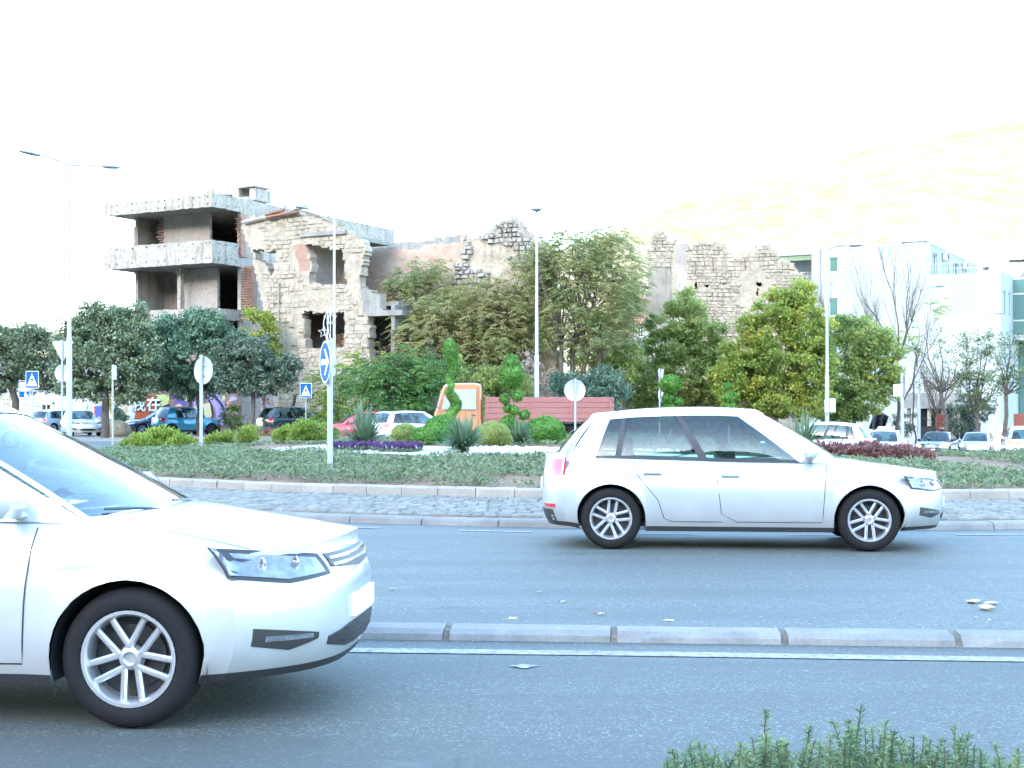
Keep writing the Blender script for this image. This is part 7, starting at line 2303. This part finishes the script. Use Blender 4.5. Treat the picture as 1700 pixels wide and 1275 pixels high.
# spiky yucca-like plants
def yucca(px, D, h, w, n, seed, label):
    p_ = plant_at(px, D=D)
    o = thing('yucca', label, 'plant', p_)
    rg = random.Random(seed)
    lm = MB()
    for q in range(n):
        a = rg.uniform(0, 2 * math.pi); t = rg.random()
        el = R(18 + 68 * t ** .8); L = h * rg.uniform(.75, 1.08) * (.8 + .25 * t)
        d = Vector((math.cos(a) * math.cos(el) * w / h * 1.3, math.sin(a) * math.cos(el) * w / h * 1.3, math.sin(el))).normalized()
        sd_ = d.cross(Vector((0, 0, 1))).normalized()
        b = Vector((math.cos(a), math.sin(a), 0)) * .06 + Vector((0, 0, .06 + .1 * t))
        P_ = []
        bend = rg.uniform(.1, .55) * (1.1 - t) + (rg.random() < .12) * .6
        for i in range(6):
            s = i / 5
            c = b + d * L * s - Vector((0, 0, 1)) * L * bend * s * s
            wd = .026 * (1 - s ** 1.6) * (1 if s > .05 else .7) + .002
            fold = d.cross(sd_) * wd * .5
            P_.append([c + sd_ * wd + fold, c, c - sd_ * wd + fold])
        lm.grid(P_)
    lm.build('leaves', M['leaf_yucca'], o, smooth=60)
    mb_ = MB(); mb_.tube([(0, 0, -.05), (0, 0, .2)], [.08, .06], 8); mb_.build('stem', M['bark_pale'], o)
    return o
yucca(604, 29.6, .86, .75, 210, 5, 'left spiky yucca behind the purple pansies')
yucca(770, 25.8, .66, .72, 190, 6, 'right spiky yucca at the end of the white gravel')
yucca(1332, 28.5, .8, .6, 120, 7, 'spiky yucca behind the bonnet of the passing hatchback')
yucca(862, 30.0, .5, .5, 90, 8, 'small spiky yucca behind the pompom topiary base')
# pansies
def pansy_mesh(petal, seed):
    rg = random.Random(seed); rng = np.random.default_rng(seed)
    mb_ = MB()
    for q in range(16):
        a = rg.uniform(0, 6.28); el = rg.uniform(.2, 1.0); d = Vector((math.cos(a) * math.cos(el), math.sin(a) * math.cos(el), math.sin(el)))
        s = d.cross(Vector((0, 0, 1))).normalized() * .018; c = Vector((rg.uniform(-.07, .07), rg.uniform(-.05, .05), .01))
        mb_.add([c, c + d * .05 + s, c + d * .10, c + d * .05 - s], [(0, 1, 2, 3)], 0)
    for q in range(6):
        c = Vector((rg.uniform(-.09, .09), rg.uniform(-.07, .05), rg.uniform(.10, .17)))
        mb_.tube([(c.x * .6, c.y * .6, 0), c], .003, 3, 0, caps=False)
        f = Vector((rg.uniform(-.5, .5), -1, rg.uniform(.1, .8))).normalized(); s = f.cross(Vector((0, 0, 1))).normalized(); u = s.cross(f)
        for k_ in range(5):
            a = math.pi / 2 + 2 * math.pi * k_ / 5
            e = s * math.cos(a) + u * math.sin(a); w = f.cross(e)
            mb_.add([c, c + e * .022 + w * .02, c + e * .045 + f * .006, c + e * .022 - w * .02], [(0, 1, 2, 3)], 1)
    return mb_.mesh('pansy', [M['leaf_juniper'], petal])
pm_ = [pansy_mesh(M['petal_purple'], 1 + i) for i in range(3)]; wm_ = [pansy_mesh(M['petal_white'], 11 + i) for i in range(3)]
rg = random.Random(77)
for i in range(36):
    t = i / 35
    px = 546 + 150 * t + rg.uniform(-2, 2); D = 27.4 - 1.0 * t + rg.uniform(-.4, .5)
    p = plant_at(px, D=D)
    tag(inst('pansy', pm_[i % 3], None, p, (0, 0, rg.uniform(-.6, .6)), (1.05,) * 3), 'purple pansy in the row before the left yucca', 'flower', 'purple pansies')
for i in range(60):
    t = i / 59
    px = 788 + 330 * t + rg.uniform(-2, 2); D = 24.2 - 1.3 * t + rg.uniform(-.25, .3)
    p = plant_at(px, D=D)
    tag(inst('pansy', wm_[i % 3], None, p, (0, 0, rg.uniform(-.6, .6)), (1.0,) * 3), 'white pansy in the row running behind the passing hatchback', 'flower', 'white pansies')
# creeping juniper along the kerb: one carpet
def carpet(name, label, region, n, leaf, h, size, seed, aspect=.3, cat='ground cover'):
    rng = np.random.default_rng(seed); rg = random.Random(seed)
    C = []
    while len(C) < n:
        p = region(rg)
        if p is None: continue
        C.append(p)
    C = np.array(C)
    hh = np.array([h * (.25 + .9 * fbm(c[0] * 1.1, c[1] * 1.1, seed) ** 1.5) for c in C])
    base = np.array([iz(c[0], c[1]) for c in C])
    P = np.stack([C[:, 0], C[:, 1], base + hh * rng.random(n) ** .6], axis=1)
    D_ = unit(rng.normal(size=(n, 3)) * np.array([1, 1, .35]) + np.array([0, 0, .55]))
    V, Q = leaf_quads(P, D_, size * (.6 + .8 * rng.random(n)), aspect, rng, .15)
    o = bpy.data.objects.new(name, np_mesh(name, V, Q, M[leaf])); col.objects.link(o)
    return tag(o, label, cat, kind='stuff')
def ring_region(r0, r1, a0, a1, thin=None):
    def f(rg):
        a = rg.uniform(a0, a1); r_ = math.sqrt(rg.uniform(r0 * r0, r1 * r1))
        x, y = ICX + r_ * math.cos(a), ICY + r_ * math.sin(a)
        edge = IR - .06 - .30 * fbm(x * 1.5, y * 1.5, 301)
        if r_ > edge: return None
        if y > 24.0 + 1.2 * (fbm(x * .9, 1, 302) - .5) + max(0, (-x - 2.0)) * 1.15 + max(0, x - 5) * .4 and x < 9.5: return None
        if fbm(x * .9, y * .9, 303) < .30: return None
        if x > 7 and fbm(x * .7, y * .7, 304) < .42 and y > 21.5: return None
        return (x, y)
    return f
carpet('creeping_juniper', 'grey-green creeping juniper carpet along the island kerb', ring_region(6, IR, R(-172), R(-8)), 62000, 'leaf_juniper', .22, .085, 5)
def left_region(rg):
    px = rg.uniform(180, 560); D = rg.uniform(24.5, 33.0)
    x = gx(px, D)
    if math.hypot(x - ICX, D - ICY) > IR - .3 or (D > 27.0 and px > 360 and D < 31 and px > 350): return None
    if fbm(x * .9, D * .9, 305) < .38: return None
    return (x, D)
carpet('weeds', 'sparse low weeds and grass between the lime shrubs on the island', left_region, 11000, 'leaf_juniper', .14, .085, 6, cat='weeds')
def back_region(rg):
    a = rg.uniform(0, 2 * math.pi); r_ = (IR - .4) * math.sqrt(rg.random())
    x, y = ICX + r_ * math.cos(a), ICY + r_ * math.sin(a)
    if y < 29.5 or fbm(x * .5, y * .5, 306) < .42: return None
    return (x, y)
carpet('ground_cover', 'patchy low ground cover over the far half of the island', back_region, 16000, 'leaf_juniper', .14, .11, 7)
# red barberry hedge
p = plant_at(1420, D=27.5)
o = thing('barberry_hedge', 'dark red barberry hedge on the right of the island', 'hedge', p)
rng = np.random.default_rng(8); rg = random.Random(8)
lb_ = []
for i in range(11):
    px = 1330 + 19.5 * i; D = 27.8 - .12 * i
    x = gx(px, D); h = .19 + .07 * rg.random() - .02 * max(0, i - 8)
    lb_.append(((x - p.x, D - p.y, iz(x, D) - p.z + h * .6), .30, .34, h * .75))
V, Q = foliage(lb_, .11, .8, 26, .06, .5, rng, up=.7, spread=.8, zmin=0)
f = bpy.data.objects.new('foliage', np_mesh('foliage', V, Q, M['leaf_barberry'])); col.objects.link(f); f.parent = o
mb = MB()
for l in lb_:
    for q in range(6): limb(mb, (l[0][0] + rg.uniform(-.1, .1), l[0][1] + rg.uniform(-.1, .1), -.1), (l[0][0] + rg.uniform(-.35, .35), l[0][1] + rg.uniform(-.2, .2), l[0][2] + rg.uniform(0, .3)), .01, .003, rg, 3, .1, 4)
mb.build('stems', M['bark'], o)
# rosemary in the foreground, at the camera's feet
rose = thing('rosemary_bush', 'green rosemary bush with upright sprigs in the bottom right foreground', 'bush', (gx(1430, 2.75), 2.75, 0))
rng = np.random.default_rng(3); rg = random.Random(3)
Cs, Ds, Ss = [], [], []
st = MB()
def hedge_top(px):
    """photo row of the top of the bush"""
    return interp([(1080, 1300), (1110, 1262), (1160, 1246), (1200, 1262), (1270, 1228), (1330, 1245), (1390, 1225), (1440, 1218), (1500, 1232), (1560, 1250), (1600, 1240), (1660, 1262), (1720, 1255), (1900, 1250)], px)
spr = []
for i in range(560):
    D = rg.uniform(2.45, 3.2); px = rg.uniform(1085, 1900)
    spr.append((px, hedge_top(px) + rg.uniform(-8, 60) + (D - 2.75) * 60, D, rg.uniform(.10, .2)))
for (px, py) in ((1118, 1248), (1170, 1238), (1205, 1252), (1272, 1178), (1300, 1230), (1345, 1205), (1382, 1198), (1410, 1195), (1430, 1172), (1447, 1210), (1470, 1222), (1500, 1232), (1534, 1220), (1545, 1228), (1585, 1205), (1592, 1232), (1652, 1235), (1690, 1242)):
    spr.append((px, py, 2.75 + rg.uniform(-.08, .08), .22))
for (px, py, D, L) in spr:
    tip = at(px, py, D)
    lean = Vector((rg.gauss(0, .16), rg.gauss(0, .16), 1)).normalized()
    base = tip - lean * L
    st.tube([base - rose.location, tip - rose.location], [.0028, .0012], 4, caps=False)
    n = int(L * 1050)
    t = rng.random(n) ** .8
    A = np.array(base)[None] + (np.array(tip) - np.array(base))[None] * t[:, None]
    d = unit(np.array(lean)[None] * .5 + rng.normal(size=(n, 3)) * np.array([.8, .8, .3]))
    Lf = .019 * (.7 + .5 * rng.random(n)) * (1.15 - .45 * t)
    Cs.append(A + d * Lf[:, None] * .5); Ds.append(d); Ss.append(Lf)
P = np.concatenate(Cs) - np.array(rose.location); V, Q = leaf_quads(P, np.concatenate(Ds), np.concatenate(Ss), .2, rng, .1)
f = bpy.data.objects.new('foliage', np_mesh('foliage', V, Q, M['leaf_rosemary'])); col.objects.link(f); f.parent = rose
for q in range(40):
    x = rg.uniform(-.4, .55); limb(st, (x, rg.uniform(-.2, .3), -.02), (x + rg.uniform(-.1, .1), rg.uniform(-.25, .4), .62), .008, .004, rg, 4, .08, 5)
st.build('stems', M['bark'], rose)

# ================================================================== SMALL THINGS ON THE ROAD
def pebble(rg, s, mat, name='stone'):
    mb_ = MB()
    prof_ = [(math.sin(math.pi * i / 5), -math.cos(math.pi * i / 5)) for i in range(6)]
    mb_.lathe(prof_, 8, Matrix.Diagonal((s, s * .75, s * .55, 1)))
    mb_.v = [(x * (1 + rg.uniform(-.25, .25)), y * (1 + rg.uniform(-.25, .25)), z * (1 + rg.uniform(-.2, .2)) + s * .5) for x, y, z in mb_.v]
    return mb_.mesh(name, mat, 30)
rg = random.Random(12)
M['clod'] = weathered('clod', (.42, .36, .27), (.55, .48, .38), (.3, .24, .17), scale=20, streak=0, bumpk=.6, fine=60)
for (px, py, s, lb) in ((1637, 1013, .045, 'pale rounded clod lying alone on the road at the right'), (1618, 1001, .05, 'largest flat clod of dried mortar on the road at the right'), (1645, 1003, .04, 'flat dried clod beside the largest one on the road'), (1608, 1000, .03, 'small clod left of the largest one on the road'), (1620, 1026, .016, 'tiny pale stone chip below the clods on the road'), (1643, 1030, .018, 'thin pale chip just above the divider kerb')):
    D = 3312 / (py - HZ)
    tag(inst('clod', pebble(rg, s, M['clod'], 'clod'), None, (gx(px, D), D, .0), (0, 0, rg.uniform(0, 3)), (1.5 if s > .035 else 1.1, .9, .55 if px != 1637 else .9)), lb, 'stone')
mb = MB()
for i in range(420):
    D = rg.uniform(8.95, 10.6) if rg.random() < .75 else rg.uniform(6, 13)
    px = rg.uniform(500, 1800)
    s = rg.uniform(.002, .006); c = Vector((gx(px, D), D, .004))
    vs_ = [c + Vector((rg.uniform(-1, 1), rg.uniform(-1, 1), rg.uniform(.1, .8))) * s for _ in range(4)] + [c + Vector((0, 0, -.3)) * s]
    mb.add(vs_, [(0, 1, 2), (0, 2, 3), (0, 3, 1), (1, 4, 2), (2, 4, 3), (3, 4, 1)])
tag(mb.build('grit', M['white_gravel']), 'pale grit scattered along the divider', 'grit', kind='stuff')
M['leaf_fallen'] = plain('leaf_fallen', (.38, .33, .25), .8, var=.3)
M['leaf_fallen_red'] = plain('leaf_fallen_red', (.4, .17, .09), .8, var=.2)
def fallen(px, py, z, lb, w=.05, mt='leaf_fallen', sd=1):
    D = F * (CAMZ - z) / (py - HZ)
    r_ = random.Random(sd)
    n = 10
    mb_ = MB()
    ring = [(w * (1 + .4 * math.cos(5 * a)) * math.cos(a), w * .7 * (1 + .4 * math.cos(5 * a)) * math.sin(a), .006 + .012 * r_.random()) for a in [2 * math.pi * i / n for i in range(n)]]
    mb_.add([(0, 0, .004)] + ring, [(0, 1 + i, 1 + (i + 1) % n) for i in range(n)])
    tag(mb_.build('fallen_leaf', M[mt], None, (gx(px, D), D, z + .004), rz=r_.uniform(0, 6)), lb, 'leaf')
fallen(932, 1001, 0, 'curled dry leaf on the road left of centre', .03, sd=2)
fallen(895, 985, 0, 'small pale leaf on the road above the curled dry one', .022, sd=3)
fallen(850, 1030, .11, 'pale leaf resting on the divider kerb', .035, sd=4)
fallen(1110, 1034, .02, 'dry leaf behind the divider kerb near the middle', .045, sd=5)
fallen(998, 1022, 0, 'pale scrap on the road behind the divider', .03, sd=6)
fallen(988, 1019, 0, 'small reddish leaf behind the divider', .02, 'leaf_fallen_red', 7)
fallen(652, 980, 0, 'pale leaf on the road in front of the white car nose', .03, sd=8)
fallen(1338, 1118, .006, 'tiny pale chip on the near lane', .014, sd=9)
# blue litter in the bare patch of the bed
p = plant_at(1622, 781)
mb = MB(); mb.grid([[(x * .06, y * .05, .02 + .03 * vn(x * 1.7, y * 2.1, 9)) for y in range(-2, 3)] for x in range(-2, 3)])
tag(mb.build('litter', plain('litter_blue', (.06, .16, .5), .4), None, p, smooth=40), 'crumpled blue wrapper on the bare soil at the right of the island', 'litter')
# boulder beside the navy car and rubble on the bank
def boulder(px, D, r_, lb, sd, sq=(1.25, .9, .85)):
    rg_ = random.Random(sd)
    mb_ = MB()
    n, m = 14, 9
    P = []
    for i in range(n + 1):
        row_ = []
        for j in range(m + 1):
            a, b = 2 * math.pi * (i % n) / n, math.pi * j / m
            d = Vector((math.cos(a) * math.sin(b), math.sin(a) * math.sin(b), -math.cos(b)))
            k = 1 + .35 * (fbm(d.x * 2 + 5 + sd, d.y * 2 + d.z * 2.3 + 3, sd) - .5)
            row_.append((d.x * r_ * k * sq[0], d.y * r_ * k * sq[1], d.z * r_ * k * sq[2] + r_ * .62))
        P.append(row_)
    mb_.grid(P)
    tag(mb_.build('boulder', M['stone_core'], None, (gx(px, D), D, .0), smooth=30), lb, 'boulder')
boulder(195, 75.5, .62, 'rough pale boulder by the nose of the navy car', 3)
boulder(350, 68, .16, 'small white rubble lump on the earth bank behind the teal SUV', 5)
boulder(362, 68.4, .12, 'smallest rubble lump on the earth bank', 6)
# dry brush heap before the dark SUV
p = Vector((gx(462, 65), 65, .15))
hp = MB(); rg = random.Random(31)
for q in range(170):
    a = Vector((rg.gauss(0, .55), rg.gauss(0, .3), rg.uniform(0, .15))); b = a + Vector((rg.gauss(0, .45), rg.gauss(0, .3), rg.uniform(.05, .55)))
    limb(hp, a, b, .012, .004, rg, 3, .15, 4)
tag(hp.build('brush_pile', M['rust'], None, p), 'heap of dry reddish twigs in front of the dark SUV', 'brush pile')
# worn tyre standing in the weeds by the painted wall
mb = MB(); mb.lathe([(.2, -.09), (.3, -.1), (.33, -.05), (.33, .05), (.3, .1), (.2, .09), (.2, -.09)], 24, Matrix.Rotation(R(90), 4, 'Y'))
tag(mb.build('old_tyre', M['rubber'], None, (gx(361, 79), 79, .33), smooth=40), 'old black tyre standing in the weeds by the painted wall', 'tyre')
# tall weeds before the painted wall
tree('weed_clump', 'ragged tall weeds growing before the right end of the painted wall', 77.5, 385, [(385, 690, 16, 18), (400, 700, 14, 16), (372, 702, 12, 12), (335, 700, 6, 20), (425, 704, 14, 10)], 'leaf_lime', seed=88, size=.14, per=26, dens=.4, cr_=.3, r0=.02, limbs=9, cat='weeds')
tree('hedge_plant', 'climbing green shrub at the left end of the painted wall', 82.5, 205, [(203, 680, 12, 20), (198, 700, 12, 12), (206, 662, 8, 10)], 'leaf_laurel', seed=89, size=.15, per=40, dens=.6, cr_=.3, r0=.03, limbs=5, cat='bush')
tree('yellowing_tree', 'thin yellow-leaved saplings in the yard behind the left tree trunk', 95, 176, [(172, 670, 14, 20), (185, 660, 10, 18), (190, 684, 12, 12), (5, 668, 16, 12)], 'leaf_yellow', seed=90, size=.16, per=14, dens=.35, cr_=.35, r0=.04, limbs=8)
